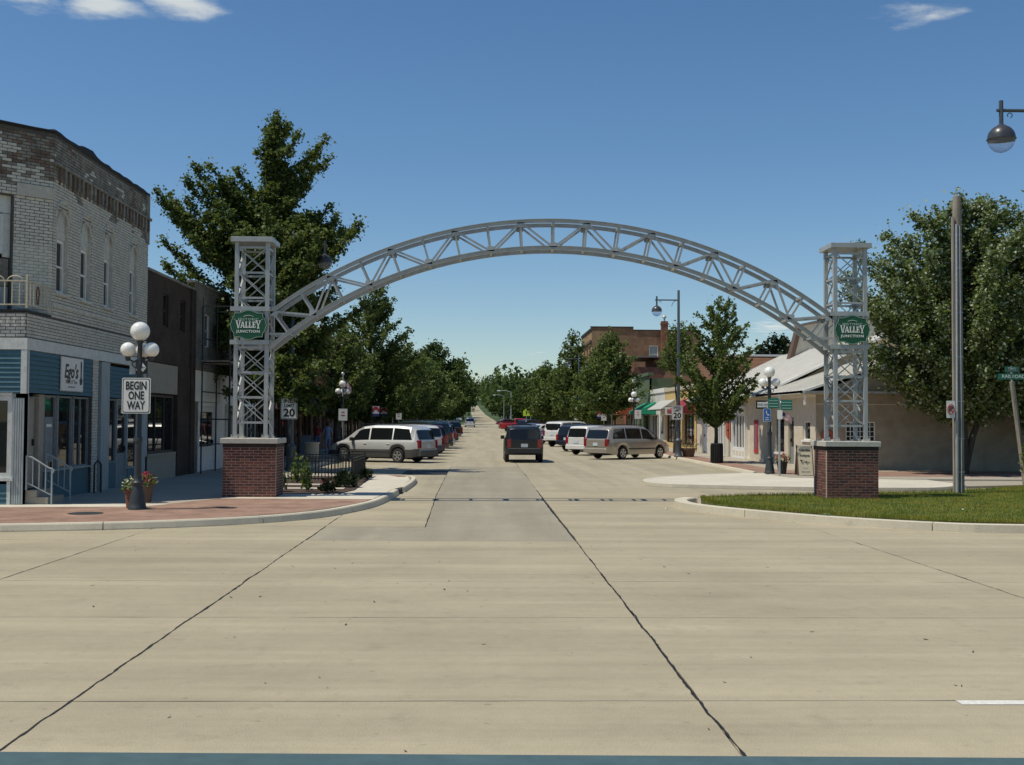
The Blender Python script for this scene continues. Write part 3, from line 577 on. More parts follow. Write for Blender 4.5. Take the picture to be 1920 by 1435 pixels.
AX, AZ, RT, RB = 1.76, -4.55, 11.53, 10.86; YF, YB = 27.68, 28.36
arch = thing('gateway_arch', 'grey galvanised steel truss arch spanning the street between two lattice towers', 'arch', (AX, 28.0, 1.56))
G = 'galvanised'
def part(name, fn, m=G, par=arch, **k): b = MB(); fn(b); return b.build(name, m, par, **k)
def tower(xa, xb, s):
    w = .092; ya, yb = 27.6, 28.44; xs = (xa+w/2, xb-w/2); ysl = (ya+w/2, yb-w/2)
    for x in xs:
        for y in ysl:
            part('tower_leg', lambda b: b.box(x-w/2, x+w/2, y-w/2, y+w/2, 1.6, 6.37)); part('foot_plate', lambda b: b.box(x-w*.95, x+w*.95, y-w*.95, y+w*.95, 1.562, 1.6), 'limestone')
            for dx in (-.065, .065): part('anchor_bolt', lambda b: b.lathe([(.014, 0), (.014, .05)], 6, (x+dx, y-.07, 1.6)))
    o = .09
    part('cap_plate', lambda b: b.bevbox(xa-o, xb+o, ya-o, yb+o, 6.372, 6.49, .004))
    for z in (4.67, 3.85):
        part('collar_beam', lambda b: b.box(xa-.09, xb+.03, ya-.045, ya-.003, z, z+.11)); part('collar_beam', lambda b: b.box(xa-.09, xb+.03, yb+.003, yb+.045, z, z+.11))
        for x in (xa-.045, xb+.003): part('collar_beam', lambda b: b.box(x, x+.042, ya, yb, z+.002, z+.108))
    panels = [(5.62, 6.24), (5.0, 5.62), (4.38, 5.0), (3.17, 3.78), (2.56, 3.17), (1.94, 2.56)]; bw = .036
    for z0, z1 in panels:
        for (pa, pb, dep) in [((xa+w, ysl[0]), (xb-w, ysl[0]), 0), ((xa+w, ysl[1]), (xb-w, ysl[1]), 0), ((xs[0], ya+w), (xs[0], yb-w), 1), ((xs[1], ya+w), (xs[1], yb-w), 1)]:
            P = lambda q, z: (q[0], q[1], z)
            if z0 > 4.4: part('strut', lambda b: b.bar(P(pa, z0), P(pb, z0), bw, .05))
            elif z0 < 4: part('strut', lambda b: b.bar(P(pa, z0), P(pb, z0), bw, .05))
            if z1 in (6.24, 3.78): part('strut', lambda b: b.bar(P(pa, z1), P(pb, z1), bw, .05))
            e = .02; off = (0, .012) if not dep else (.012, 0); qa = (pa[0]+off[0], pa[1]+off[1]); qb = (pb[0]+off[0], pb[1]+off[1]); ra = (pa[0]-off[0], pa[1]-off[1]); rb = (pb[0]-off[0], pb[1]-off[1])
            part('cross_brace', lambda b: b.bar(P(qa, z0+e), P(qb, z1-e), .022, bw, up=(0, 1, 0) if not dep else (1, 0, 0))); part('cross_brace', lambda b: b.bar(P(ra, z1-e), P(rb, z0+e), .022, bw, up=(0, 1, 0) if not dep else (1, 0, 0)))
tower(-6.07, -5.23, 1); tower(8.74, 9.58, -1)
def apt(r, th): return (AX+r*math.sin(th), AZ+r*math.cos(th))
TH = math.asin(6.92/RT)
def chord(b, r, y, wd, hh, n=72):
    t0 = math.asin(min(1, 6.985/r)); vs = []; fs = []
    for i in range(n+1):
        th = -t0+2*t0*i/n
        for dr, dy in ((-hh/2, -wd/2), (hh/2, -wd/2), (hh/2, wd/2), (-hh/2, wd/2)): x, z = apt(r+dr, th); vs.append((x, y+dy, z))
    for i in range(n):
        for j in range(4): k = (j+1) % 4; fs.append((i*4+j, i*4+k, i*4+4+k, i*4+4+j))
    b.add(vs, fs+[(0, 1, 2, 3), tuple(len(vs)-4+j for j in (3, 2, 1, 0))])
for y in (YF, YB):
    for r in (RT, RB): part('arch_chord', lambda b: chord(b, r, y, .06, .08))
    for r, dy in ((RT+.046, 0), (RB+.046, 0)): part('chord_flange', lambda b: chord(b, r, y, .11, .012))
N = 18; th = [-TH+2*TH*i/N for i in range(N+1)]
for y in (YF, YB):
    for i in range(N+1):
        a = apt(RT-.05, th[i]); c = apt(RB+.05, th[i]); part('arch_post', lambda b: b.bar((a[0], y, a[1]), (c[0], y, c[1]), .046, .046, up=(0, 1, 0)))
    for i in range(N):
        r0, r1 = (RT-.06, RB+.06) if i % 2 == 0 else (RB+.06, RT-.06)
        a = apt(r0, th[i]+.006); c = apt(r1, th[i+1]-.006); part('arch_diagonal', lambda b: b.bar((a[0], y, a[1]), (c[0], y, c[1]), .046, .046, up=(0, 1, 0)))
for i in range(N+1):
    for r in (RT, RB):
        a = apt(r, th[i]); part('cross_tie', lambda b: b.bar((a[0], YF+.03, a[1]), (a[0], YB-.03, a[1]), .05, .05))
    if i % 2 == 0: a = apt(RT-.02, th[i]); part('gusset', lambda b: b.box(a[0]-.06, a[0]+.06, YF+.036, YB-.036, a[1]-.006, a[1]+.006))
for i in range(N+1):
    r = RT-.075 if i % 2 == 0 else RB+.075; a = apt(r, th[i])
    for y in (YF-.026, YB+.026):
        part('node_plate', lambda b: b.box(a[0]-.085, a[0]+.085, y-.004, y+.004, a[1]-.06, a[1]+.06))
for s, x in ((-1, -5.23), (1, 8.74)):
    for y in (YF, YB): part('strut', lambda b: b.bar((x, y, 4.12), (x-s*.55, y, 4.12), .05))

# green gateway signs with cream lettering
def serif(ch):
    """slab-serif capitals as polygons on a unit em"""
    if ch == 'V': return [[(0, 1), (.26, 1), (.44, .3), (.5, .3), (.66, 1), (.86, 1), (.56, 0), (.33, 0)], [(-.06, 1), (-.06, 1.1), (.32, 1.1), (.32, 1)], [(.58, 1), (.58, 1.1), (.95, 1.1), (.95, 1)]]
    if ch == 'A': return [[(0, 0), (.16, 0), (.36, .72), (.42, .72), (.56, 0), (.82, 0), (.54, 1), (.3, 1)], [(.18, .26), (.18, .4), (.6, .4), (.6, .26)], [(-.07, 0), (-.07, .1), (.24, .1), (.24, 0)], [(.5, 0), (.5, .1), (.9, .1), (.9, 0)]]
    if ch == 'L': return [[(.08, 0), (.32, 0), (.32, 1), (.08, 1)], [(.0, .9), (.0, 1), (.4, 1), (.4, .9)], [(0, 0), (0, .12), (.62, .12), (.62, 0)], [(.54, .1), (.54, .34), (.64, .34), (.64, .1)]]
    if ch == 'E': return [[(.08, 0), (.32, 0), (.32, 1), (.08, 1)], [(0, 0), (0, .12), (.66, .12), (.66, 0)], [(0, .88), (0, 1), (.64, 1), (.64, .88)], [(.3, .44), (.3, .56), (.52, .56), (.52, .44)], [(.56, .1), (.56, .3), (.66, .3), (.66, .1)], [(.55, .72), (.55, .9), (.64, .9), (.64, .72)], [(.48, .36), (.48, .64), (.55, .64), (.55, .36)]]
    if ch == 'Y': return [[(.0, 1), (.26, 1), (.45, .55), (.52, .55), (.68, 1), (.86, 1), (.58, .4), (.58, 0), (.33, 0), (.33, .4)], [(-.08, 1), (-.08, 1.1), (.34, 1.1), (.34, 1)], [(.58, 1), (.58, 1.1), (.96, 1.1), (.96, 1)], [(.22, -.02), (.22, .1), (.7, .1), (.7, -.02)]]
def gateway_sign(cx, label):
    y = 27.50; z = 4.32; t = thing('gateway_sign', label, 'sign', (cx, y, 3.97), 0, 'green gateway signs on the arch towers')
    half = [(.0, .365), (.06, .362), (.13, .335), (.2, .305), (.26, .30), (.35, .30), (.362, .20), (.40, .16), (.425, .09), (.435, .035), (.46, .0)]
    out = half+[(x, -zz) for x, zz in half[::-1][1:]]; full = out+[(-x, zz) for x, zz in out[::-1][1:-1]]
    b = MB(); b.prism([(cx+x, z+zz) for x, zz in full], y, y+.03, 'xz'); b.build('sign_panel', 'sign_green', t)
    b = MB(); n = len(full)                                # pale edge line
    for i in range(n):
        p, q = full[i], full[(i+1) % n]; b.bar((cx+p[0]*.972, y-.003, z+p[1]*.965), (cx+q[0]*.972, y-.003, z+q[1]*.965), .007, .005, up=(0, 1, 0))
    b.build('border_line', 'sign_pale', t)
    word = 'VALLEY'; adv = [.84, .86, .66, .66, .68, .9]; W = sum(adv); S = .60/W; xx = cx-.30
    for i, ch in enumerate(word):
        b = MB(); S2 = .155
        for k, poly in enumerate(serif(ch)): b.prism([(xx+a*S*.98, z-.07+c*S2*(1.13 if i in (0, 5) else .98)+(-.012 if i in (0, 5) else 0)) for a, c in poly], y-.006-.0004*k, y-.001, 'xz')
        b.build('letter', 'sign_white', t); xx += adv[i]*S
    text('HISTORIC', .088, (cx, y-.003, z+.135), 'sign_pale', t, sx=1.15, bold=.0, spacing=1.15)
    text('JUNCTION', .088, (cx, y-.003, z-.158), 'sign_white', t, sx=1.22, bold=.0025, spacing=1.12)
    b = MB(); pts = [(cx-.12+.24*i/10, y-.004, z+.205+.03*math.sin(PI*i/10)) for i in range(11)]; b.tube(pts, .005, 5); b.build('flourish', 'sign_pale', t)
    for s in (-1, 1): b = MB(); b.box(cx+s*.33-.025, cx+s*.33+.025, y-.004, y-.001, z+.131, z+.139); b.build('dash', 'sign_pale', t)
    for s in (-1, 1): b = MB(); b.box(cx+s*.3-.02, cx+s*.3+.02, y+.031, y+.098, z-.27, z+.27); b.build('bracket', 'galvanised', t)
gateway_sign(-5.70, 'green gateway sign with cream lettering on the tower beside the big ginkgo')
gateway_sign(9.17, 'green gateway sign with cream lettering on the lattice tower over the lawn')

# teal painted railing of the platform the picture is taken from
t = thing('platform_railing', 'teal painted steel railing along the near edge of the road', 'railing', (0, 2.5, .4))
m = MB(); m.bevbox(-4.5, 4.5, 2.44, 2.58, 1.27, 1.306, .006); tr_ = m.build('top_rail', 'teal_rail', t); tr_.rotation_euler.y = .0082; tr_.location.z = -.016
for x in (-4.2, -2.1, 0, 2.1, 4.2): m = MB(); m.box(x-.03, x+.03, 2.48, 2.54, .4, 1.27); m.build('post', 'teal_rail', t)
for z in (.65, .95): m = MB(); m.bar((-4.5, 2.51, z), (4.5, 2.51, z), .03); m.build('mid_rail', 'teal_rail', t)
m = MB()
for k in range(18): m.box(-4.5, 4.5, -1+k*.2, -.806+k*.2, .36, .4)
m.box(-4.5, 4.5, -1, 2.6, -.05, .35); struct(m.build('platform', 'deck_wood'))

# ------------------------------------------------------------------ building helpers
def wall_quads(mb, P, u0, u1, z0, z1, holes, depth):
    """flat wall with real openings; P(u,z,d) -> point, d = depth into the wall"""
    us = sorted({u0, u1, *[h[0] for h in holes], *[h[1] for h in holes]}); zs = sorted({z0, z1, *[h[2] for h in holes], *[h[3] for h in holes]})
    for a, b in zip(us, us[1:]):
        for c, d in zip(zs, zs[1:]):
            um, zm = (a+b)/2, (c+d)/2
            if any(h[0] < um < h[1] and h[2] < zm < h[3] for h in holes): continue
            mb.add([P(a, c, 0), P(b, c, 0), P(b, d, 0), P(a, d, 0)], [(0, 1, 2, 3)])
    for a, b, c, d in holes:
        q = [(a, c), (b, c), (b, d), (a, d)]
        for (p, r), (s, t) in zip(q, q[1:]+q[:1]): mb.add([P(p, r, 0), P(s, t, 0), P(s, t, depth), P(p, r, depth)], [(0, 1, 2, 3)])
def pbox(mb, P, u0, u1, z0, z1, d0, d1):
    vs = [P(u, z, d) for d in (d0, d1) for u, z in ((u0, z0), (u1, z0), (u1, z1), (u0, z1))]
    mb.add(vs, [(0, 1, 2, 3), (7, 6, 5, 4), (0, 4, 5, 1), (1, 5, 6, 2), (2, 6, 7, 3), (3, 7, 4, 0)])
def planeX(X, s):  # wall in plane X facing s*x ; u = world Y
    return lambda u, z, d=0: (X-s*d, u, z)
def planeY(Y, s=-1):
    return lambda u, z, d=0: (u, Y-s*d, z)
def window(par, P, u0, u1, z0, z1, d=.1, fw=.05, frame='white_paint', glass='shop_glass', nu=1, nz=1, sill=None, name='window'):
    b = MB()
    for a, c, e, f in ((u0, u0+fw, z0, z1), (u1-fw, u1, z0, z1), (u0+fw, u1-fw, z0, z0+fw), (u0+fw, u1-fw, z1-fw, z1)): pbox(b, P, a, c, e, f, d-.04, d+.05)
    for i in range(1, nu): x = u0+(u1-u0)*i/nu; pbox(b, P, x-fw*.3, x+fw*.3, z0+fw, z1-fw, d-.03, d+.04)
    for i in range(1, nz): z = z0+(z1-z0)*i/nz; pbox(b, P, u0+fw, u1-fw, z-fw*.3, z+fw*.3, d-.028, d+.038)
    o = b.build(name, frame, par)
    g = MB(); pbox(g, P, u0+fw*.5, u1-fw*.5, z0+fw*.5, z1-fw*.5, d+.01, d+.022)
    go = g.build('pane', glass, None); go.parent = o
    L = par.location; go.data.transform(Matrix.Translation(-L))
    if sill:
        sb = MB(); pbox(sb, P, u0-.06, u1+.06, z0-.07, z0-.003, -.06, d+.05); so_ = sb.build('sill', sill, None); so_.parent = o; so_.data.transform(Matrix.Translation(-L))
    return o
def sub(par, mb, name, m, thing_, **k):
    o = mb.build(name, m, None, **k); o.parent = par; o.data.transform(Matrix.Translation(-thing_.location)); return o
def door(par, P, u0, u1, z0, z1, m='door_dark', glass=True, d=.08, frame='white_paint', lites=1):
    b = MB(); pbox(b, P, u0+.04, u1-.04, z0, z1-.04, d, d+.05); o = b.build('door', m, par)
    f = MB(); pbox(f, P, u0, u0+.04, z0, z1, d-.05, d+.04); pbox(f, P, u1-.04, u1, z0, z1, d-.05, d+.04); pbox(f, P, u0+.04, u1-.04, z1-.04, z1, d-.05, d+.04); sub(o, f, 'door_frame', frame, par)
    if glass:
        g = MB()
        for k in range(lites): zz = z0+(z1-z0)*.38; w_ = (u1-u0-.24)/lites; pbox(g, P, u0+.12+k*w_+.01, u0+.12+(k+1)*w_-.01, zz, z1-.18, d-.008, d-.002)
        sub(o, g, 'pane', 'shop_glass', par)
    h = MB(); pbox(h, P, u1-.16, u1-.12, z0+.95, z0+1.1, d-.05, d-.002); sub(o, h, 'handle', 'black_iron', par)
    return o
def awning(par, X, s, y0, y1, z_top, z_bot, out, m, val=.2, name='awning', trim=None):
    b = MB(); xo = X+s*out
    b.add([(X+s*.02, y0, z_top), (X+s*.02, y1, z_top), (xo, y1, z_bot), (xo, y0, z_bot)], [(0, 1, 2, 3)])
    b.add([(xo, y0, z_bot), (xo, y1, z_bot), (xo, y1, z_bot-val), (xo, y0, z_bot-val)], [(0, 1, 2, 3)])
    for y in (y0, y1): b.add([(X+s*.02, y, z_top), (xo, y, z_bot), (xo, y, z_bot-val), (X+s*.02, y, z_bot-val)], [(0, 1, 2, 3)])
    o = b.build(name, m, par, recalc=False)
    f = MB()
    for y in (y0, y1): f.bar((X+s*.02, y, z_bot-val), (xo, y, z_bot-val), .03)
    f.bar((xo, y0, z_bot-val), (xo, y1, z_bot-val), .03); sub(o, f, 'awning_frame', 'black_iron', par); return o

# ------------------------------------------------------------------ corner building of painted brick
XL = -9.97
ego = thing('corner_shop', 'two storey corner shop of worn white painted brick over teal siding', 'building', (-10, 25, .13))
A_, B_ = Vector((-11.4, 24.81, 0)), Vector((XL, 26.2, 0)); CH = (A_-B_).length; cd = (A_-B_).normalized(); cn = Vector((cd.y, -cd.x, 0));
if cn.dot(Vector((1, -1, 0))) < 0: cn = -cn
PS = planeX(XL, 1)
PC = lambda u, z, d=0: (B_.x+cd.x*u-cn.x*d, B_.y+cd.y*u-cn.y*d, z)
PF = planeY(24.81, -1)
WIN = [(26.42, 27.16), (28.0, 28.74), (29.72, 30.42), (31.88, 32.56)]
b = MB(); wall_quads(b, PS, 26.2, 33.6, 4.35, 8.66, [(a, c, 4.93, 6.98) for a, c in WIN], .22)
wall_quads(b, PS, 24.81, 33.6, 3.78, 4.35, [], .2)
wall_quads(b, PC, 0, CH, 4.35, 8.66, [(.93, 1.75, 4.4, 7.05)], .18)
wall_quads(b, PF, -26, -11.4, 4.35, 8.66, [], .2); wall_quads(b, PF, -26, XL, 3.78, 4.35, [], .2)
b.build('wall', 'grey_mortar', ego, recalc=False)
b = MB(); b.prism([(XL-.3, 33.4), (XL-.3, 26.3), (-11.5, 25.1), (-26, 25.1), (-26, 33.4)], 8.3, 8.4); b.build('roof', 'roof_gravel', ego)
b = MB(); b.box(-26, XL-.02, 33.38, 33.6, .1, 8.5); b.box(-26, -25.8, 25, 33.4, .1, 8.5); b.box(-25.9, XL-.25, 25.1, 33.4, 3.6, 3.75); b.build('back_wall', 'grime_brick', ego)
# tarred edge, sagging and broken in places
b = MB(); prof = []
edge = [PF(-26, 0), PF(-11.4, 0)]+[PC(CH*(1-i/4), 0) for i in range(5)]+[PS(26.2+7.42*i/24, 0) for i in range(25)]
vs = []
for i, p in enumerate(edge):
    h = .05+.05*random.random()+(.12*max(0, math.sin(i*.55))**2 if 11 < i < 24 else 0); n = Vector((1, 0, 0)) if i > 6 else Vector((.7, -.7, 0))
    for dn, dz in ((.035, -.03), (.035, h-.02), (.0, h), (-.3, h), (-.3, -.03)): vs.append((p[0]+n.x*dn, p[1]+n.y*dn, 8.66+dz))
b.add(vs, [(i*5+j, i*5+j+1, i*5+6+j, i*5+5+j) for i in range(len(edge)-1) for j in range(4)]+[tuple(range(5)), tuple(len(vs)-5+j for j in range(5))]); b.build('parapet_tar', 'tar', ego)
# bricks: the nearest (chamfer) ones singly, the long wall's joined
BM = ['white_brick', 'white_brick_side', 'grime_brick', 'bare_brick']
def bmat(u, z, side):
    q = mnoise.noise(Vector((u*1.1+(9 if side else 0), z*1.6, 3.1)))+.45*mnoise.noise(Vector((u*4, z*5, 8)))+.25*(random.random()-.5)
    if z > 7.5:
        if side: return 3 if q < -.38 else (1 if q > .28 and z < 8.3 else 2)
        lim = .05 if z < 8.3 else .6
        return 0 if q > lim else (3 if random.random() < .45 else 2)
    if z > 7.3 and q < -.25: return 2
    return 1 if side else 0
bc = {}; st = MB(); st_m = []; nsep = 0
def lay(P, u0, u1, z0, z1, holes, side, sep, jt=.011):
    global nsep
    ch = .0735; row = 0; z = z0
    while z+ch <= z1+.01:
        off = (row % 2)*.1075; u = u0-off; smooth = sep and z < 5.95
        while u < u1-.02:
            a, c = max(u, u0), min(u+.215, u1); u += .215
            for h in holes:
                if h[2] < z+ch/2 < h[3]:
                    if h[0] <= a < h[1]: a = h[1]
                    if h[0] < c <= h[1]: c = h[0]
            if c-a < .04: continue
            j = .004 if smooth else jt*random.uniform(.85, 1.25); mi = bmat((a+c)/2, z, side); pr = -.012-random.uniform(-.002, .003)
            if sep and a < 1.02 and nsep < 296:
                key = (round(c-a, 2), mi, smooth)
                if key not in bc:
                    L = (c-a-j)/2; h = ch-j; t_ = MB(); q = .004
                    t_.add([(-L, 0, 0), (L, 0, 0), (L, 0, h), (-L, 0, h), (-L+q, -.013, q), (L-q, -.013, q), (L-q, -.013, h-q), (-L+q, -.013, h-q)], [(0, 1, 5, 4), (1, 2, 6, 5), (2, 3, 7, 6), (3, 0, 4, 7), (4, 5, 6, 7)])
                    o = t_.build('brick', BM[mi], ego, local=True, recalc=False); bc[key] = o.data
                else: o = bpy.data.objects.new('brick', bc[key]); COL.objects.link(o); o.parent = ego
                p = Vector(P((a+c)/2, z+j/2, 0)); o.location = p-ego.location; o.rotation_euler = (0, 0, math.atan2(-cd.y, -cd.x)); nsep += 1
            else:
                st.cur = mi; q = .004; a2, c2, za, zb = a+j/2, c-j/2, z+j/2, z+ch-j/2
                st.add([P(a2, za, 0), P(c2, za, 0), P(c2, zb, 0), P(a2, zb, 0), P(a2+q, za+q, pr), P(c2-q, za+q, pr), P(c2-q, zb-q, pr), P(a2+q, zb-q, pr)], [(0, 1, 5, 4), (1, 2, 6, 5), (2, 3, 7, 6), (3, 0, 4, 7), (4, 5, 6, 7)])
        z += ch; row += 1
lay(PC, 0, CH, 4.36, 8.6, [(.9, 1.78, 4.3, 7.08)], False, True)
lay(PS, 26.2, 33.6, 4.36, 8.6, [(a, c, 4.93, 6.98) for a, c in WIN], True, False); lay(PS, 24.81, 33.6, 3.8, 4.35, [], True, False); lay(PF, -13, XL, 3.8, 4.35, [], False, False)
st.build('painted_brickwork', BM, ego, kind='stuff', recalc=False)
# corbel table under the parapet
for k in range(25):
    b = MB(); y = 26.45+k*.29; pbox(b, PS, y, y+.11, 7.58, 7.9, -.075, 0); pbox(b, PS, y+.012, y+.098, 7.5, 7.58, -.04, 0); b.build('corbel', 'grime_brick' if k % 3 else 'bare_brick', ego)
b = MB(); pbox(b, PS, 26.2, 33.68, 7.905, 7.98, -.09, -.014); pbox(b, PS, 33.3, 33.66, 7.2, 8.66, -.03, -.013); b.build('corbel_course', 'grime_brick', ego)
b = MB(); pbox(b, PS, 26.2, 33.6, 4.62, 4.70, -.03, -.013); b.build('string_course', 'white_brick_side', ego)
b = MB(); pbox(b, PC, -.01, .85, 7.08, 7.36, -.05, -.013); b.build('lintel_band', 'limestone', ego)
# upstairs windows on the long wall: boarded heads, arched hoods
for a, c in WIN:
    wn = window(ego, PS, a+.03, c-.03, 4.97, 6.25, .13, .07, 'white_paint', 'shop_glass', 1, 2, 'white_brick_side')
    b = MB(); pbox(b, PS, a+.03, c-.03, 6.255, 6.95, .06, .2); sub(wn, b, 'head_board', 'white_brick_side', ego)
    b = MB(); pbox(b, PS, a, a+.028, 4.93, 6.98, -.006, .2); pbox(b, PS, c-.028, c, 4.93, 6.98, -.006, .2); pbox(b, PS, a+.028, c-.028, 6.952, 6.98, -.006, .2); sub(wn, b, 'jamb_lining', 'white_brick_side', ego)
    for rr, z_, o_ in ((.46, 6.73, -.045), (.34, 6.6, -.03)):
        b = MB(); mid = (a+c)/2; pts = [(XL-o_*.4, mid+rr*math.cos(PI*(1-i/12)), z_+rr*math.sin(PI*i/12)*.95) for i in range(13)]
        b.tube(pts, .022, 6); sub(wn, b, 'arch_hood', 'white_brick_side', ego)
# chamfer window and its boarded surround
wn = window(ego, PC, 1.1, 1.75, 5.72, 6.62, .1, .07, 'trim_white', 'shop_glass', 1, 2)
b = MB(); pbox(b, PC, .93, 1.75, 6.65, 7.05, .1, .16); pbox(b, PC, .93, 1.09, 5.65, 6.64, .11, .16); sub(wn, b, 'surround', 'trim_white', ego)
b = MB(); pbox(b, PC, .95, 1.75, 5.0, 5.62, .12, .17); sub(wn, b, 'boarded_panel', 'grime_brick', ego)
b = MB(); pbox(b, PC, .95, 1.75, 4.38, 4.98, .115, .17); sub(wn, b, 'boarded_panel', 'trim_worn', ego)
# balcony
bal = thing('balcony', 'small cream painted iron balcony on the chamfered corner of the white building', 'balcony', (-10.3, 25.1, 4.35))
b = MB(); b.prism([(XL+.02, 24.78), (XL+.02, 26.15), (-11.35, 24.78)], 4.36, 4.4); b.build('floor_plate', 'black_iron', bal)
def rail(name, fn, m='balcony_paint'): b = MB(); fn(b); return b.build(name, m, bal)
mat('balcony_paint', (.55, .48, .33), .6, .12, 25)
for z in (4.5, 5.02): rail('rail', lambda b: b.bar((-12.6, 24.72, z), (XL+.03, 24.72, z), .03)); rail('rail', lambda b: b.bar((XL+.03, 24.72, z), (XL+.03, 26.1, z), .03))
for k in range(14):
    x = XL+.03-.16*k
    rail('baluster', lambda b: b.bar((x, 24.72, 4.42 if k % 4 == 0 else 4.5), (x, 24.72, 5.16 if k == 0 else 5.02), .04 if k == 0 else .022))
for k in range(1, 8): rail('baluster', lambda b: b.bar((XL+.03, 24.72+.19*k, 4.5), (XL+.03, 24.72+.19*k, 5.02), .022))
for x in (-10.2, -10.6): rail('scroll', lambda b: b.tube([(x+.16*math.cos(a), 24.72, 5.03+.1*math.sin(a)) for a in [PI*i/10 for i in range(11)]], .012, 5))
rail('scroll', lambda b: b.tube([(XL+.04, 25.3+.09*math.cos(a)*(1-a/12), 4.75+.2*math.sin(a)) for a in [2*PI*i/14 for i in range(15)]], .016, 5), 'rust')
# ground floor, long side
def epart(name, m, *boxes, P=PS, **k):
    b = MB()
    for q in boxes: pbox(b, P, *q)
    return b.build(name, m, ego, **k)
epart('cornice_trim', 'trim_white', (24.78, 33.6, 3.52, 3.775, -.05, .2)); epart('cornice_trim', 'trim_white', (-26, XL+.045, 3.52, 3.775, -.05, .2), P=PF)
def siding(P, u0, u1, z0, z1, n):
    h = (z1-z0)/n
    for i in range(n):
        b = MB(); za = z0+i*h; zb = za+h
        vs = [P(u, z, d) for u in (u0, u1) for z, d in ((za, -.038), (zb, -.012), (zb, .04), (za, .04))]
        b.add(vs, [(0, 1, 2, 3), (7, 6, 5, 4), (0, 4, 5, 1), (1, 5, 6, 2), (3, 2, 6, 7), (0, 3, 7, 4)]); b.build('siding_board', 'teal_siding', ego)
siding(PF, -16, -10.06, 2.58, 3.515, 9); siding(PS, 24.86, 28.93, 2.58, 3.515, 9); siding(PS, 30.36, 33.3, 2.58, 3.42, 8); siding(PF, -16, -10.32, .14, .58, 4)
epart('corner_trim', 'trim_white', (-10.055, XL+.04, 2.56, 3.517, -.045, .1), P=PF)
epart('corner_trim', 'trim_worn', (24.785, 24.855, 2.57, 3.517, -.042, .1))
for k in range(5): epart('pilaster_flute', 'trim_worn', (-10.22+k*.05, -10.18+k*.05, .15, 2.46, -.02, .06), P=PF)
epart('pilaster', 'trim_worn', (-10.24, XL, .14, 2.555, .0, .22), P=PF)
window(ego, PF, -13.2, -10.25, .72, 2.5, .06, .1, 'trim_white', 'shop_glass', 1, 1, 'trim_white'); epart('window_surround', 'trim_white', (-13.3, -10.245, 2.505, 2.575, -.01, .2), P=PF); epart('window_surround', 'trim_white', (-10.32, -10.245, .14, .64, -.03, .2), P=PF)
door(ego, PS, 24.98, 25.72, .45, 2.5, 'beige_panel', False, .14, 'grey_paint'); epart('door_pane', 'blind_glass', (25.12, 25.25, 1.25, 2.35, .128, .136))
epart('jamb', 'beige_panel', (25.725, 26.02, .14, 2.56, .05, .2)); epart('jamb', 'trim_worn', (24.81, 24.975, .14, 2.56, .0, .2))
for u0, u1 in ((26.03, 26.74), (26.84, 27.78), (27.86, 28.92)): window(ego, PS, u0, u1, .82, 2.55, .09, .045, 'grey_paint', 'shop_glass', 2 if u1 > 28 else 1, 1)
epart('mullion', 'grey_paint', (26.745, 26.835, .82, 2.56, .02, .18)); epart('mullion', 'grey_paint', (27.785, 27.855, .82, 2.56, .02, .18))
epart('bulkhead', 'teal_siding', (26.03, 28.93, .13, .815, .03, .2)); epart('window_ledge', 'trim_worn', (26.02, 28.93, .79, .83, -.03, .1))
b = MB()
for k in range(45): z = .14+k*.0755; pbox(b, PS, 28.97+(.02 if k % 2 else 0), 29.38-(.02 if k % 2 else 0), z, z+.066, -.035, .1)
b.build('painted_pier_bricks', 'white_brick_side', ego, kind='stuff'); epart('pier_core', 'grey_mortar', (28.95, 29.4, .13, 3.51, -.02, .2))
epart('column', 'trim_worn', (29.62, 30.28, .13, 3.5, -.04, .2)); epart('jamb', 'grey_paint', (29.4, 29.62, .13, 3.51, .06, .2)); epart('jamb', 'grey_paint', (30.28, 30.36, .13, 2.58, .03, .2))
window(ego, PS, 30.38, 31.1, .82, 2.55, .09, .045, 'grey_paint', 'shop_glass'); epart('bulkhead', 'teal_siding', (30.38, 31.1, .13, .815, .03, .2))
door(ego, PS, 31.15, 32.05, .14, 2.56, 'grey_paint', True, .09, 'trim_worn'); window(ego, PS, 32.1, 33.2, .6, 2.55, .09, .045, 'trim_worn', 'shop_glass'); epart('bulkhead', 'teal_siding', (32.1, 33.2, .13, .595, .03, .2)); epart('end_pier', 'trim_worn', (33.22, 33.6, .13, 3.5, -.02, .2))
epart('shop_interior', 'interior_dark', (24.9, 33.5, .1, 3.5, .9, 1.0))
# step and handrails at the side door
stp = thing('door_step', 'grey concrete step at the beige side door of the corner shop', 'step', (-9.6, 25.3, .13))
b = MB(); b.box(XL+.005, XL+.5, 24.9, 25.85, .13, .29); b.box(XL+.005, XL+.25, 24.91, 25.84, .29, .44); b.build('step_block', 'walk_concrete', stp)
for n_, yy, lb in ((0, 24.84, 'pale painted pipe handrail nearest the corner post at the side door steps'), (1, 25.95, 'pale painted pipe handrail on the far side of the door steps')):
    hr = thing('handrail', lb, 'handrail', (-9.5, yy, .13), 0, 'handrails at the side door'); X0, X1 = XL+.05, XL+.6
    def hp(nm, f): b = MB(); f(b); b.build(nm, 'trim_worn', hr)
    hp('top_rail', lambda b: b.tube([(X0, yy, 1.2), (X0+.12, yy, 1.16), (X1-.06, yy, .93), (X1, yy, .92), (X1+.04, yy, .88), (X1+.02, yy, .83)], .02, 6)); hp('lower_rail', lambda b: b.bar((X0, yy, .62), (X1, yy, .34), .02))
    for k in range(5): x = X0+(X1-X0)*k/4; zt = 1.2-.28*k/4; hp('post' if k in (0, 4) else 'baluster', lambda b: b.bar((x, yy, .13 if k == 4 else (.45 if k == 0 else .62-.28*k/4)), (x, yy, zt), .03 if k in (0, 4) else .016))
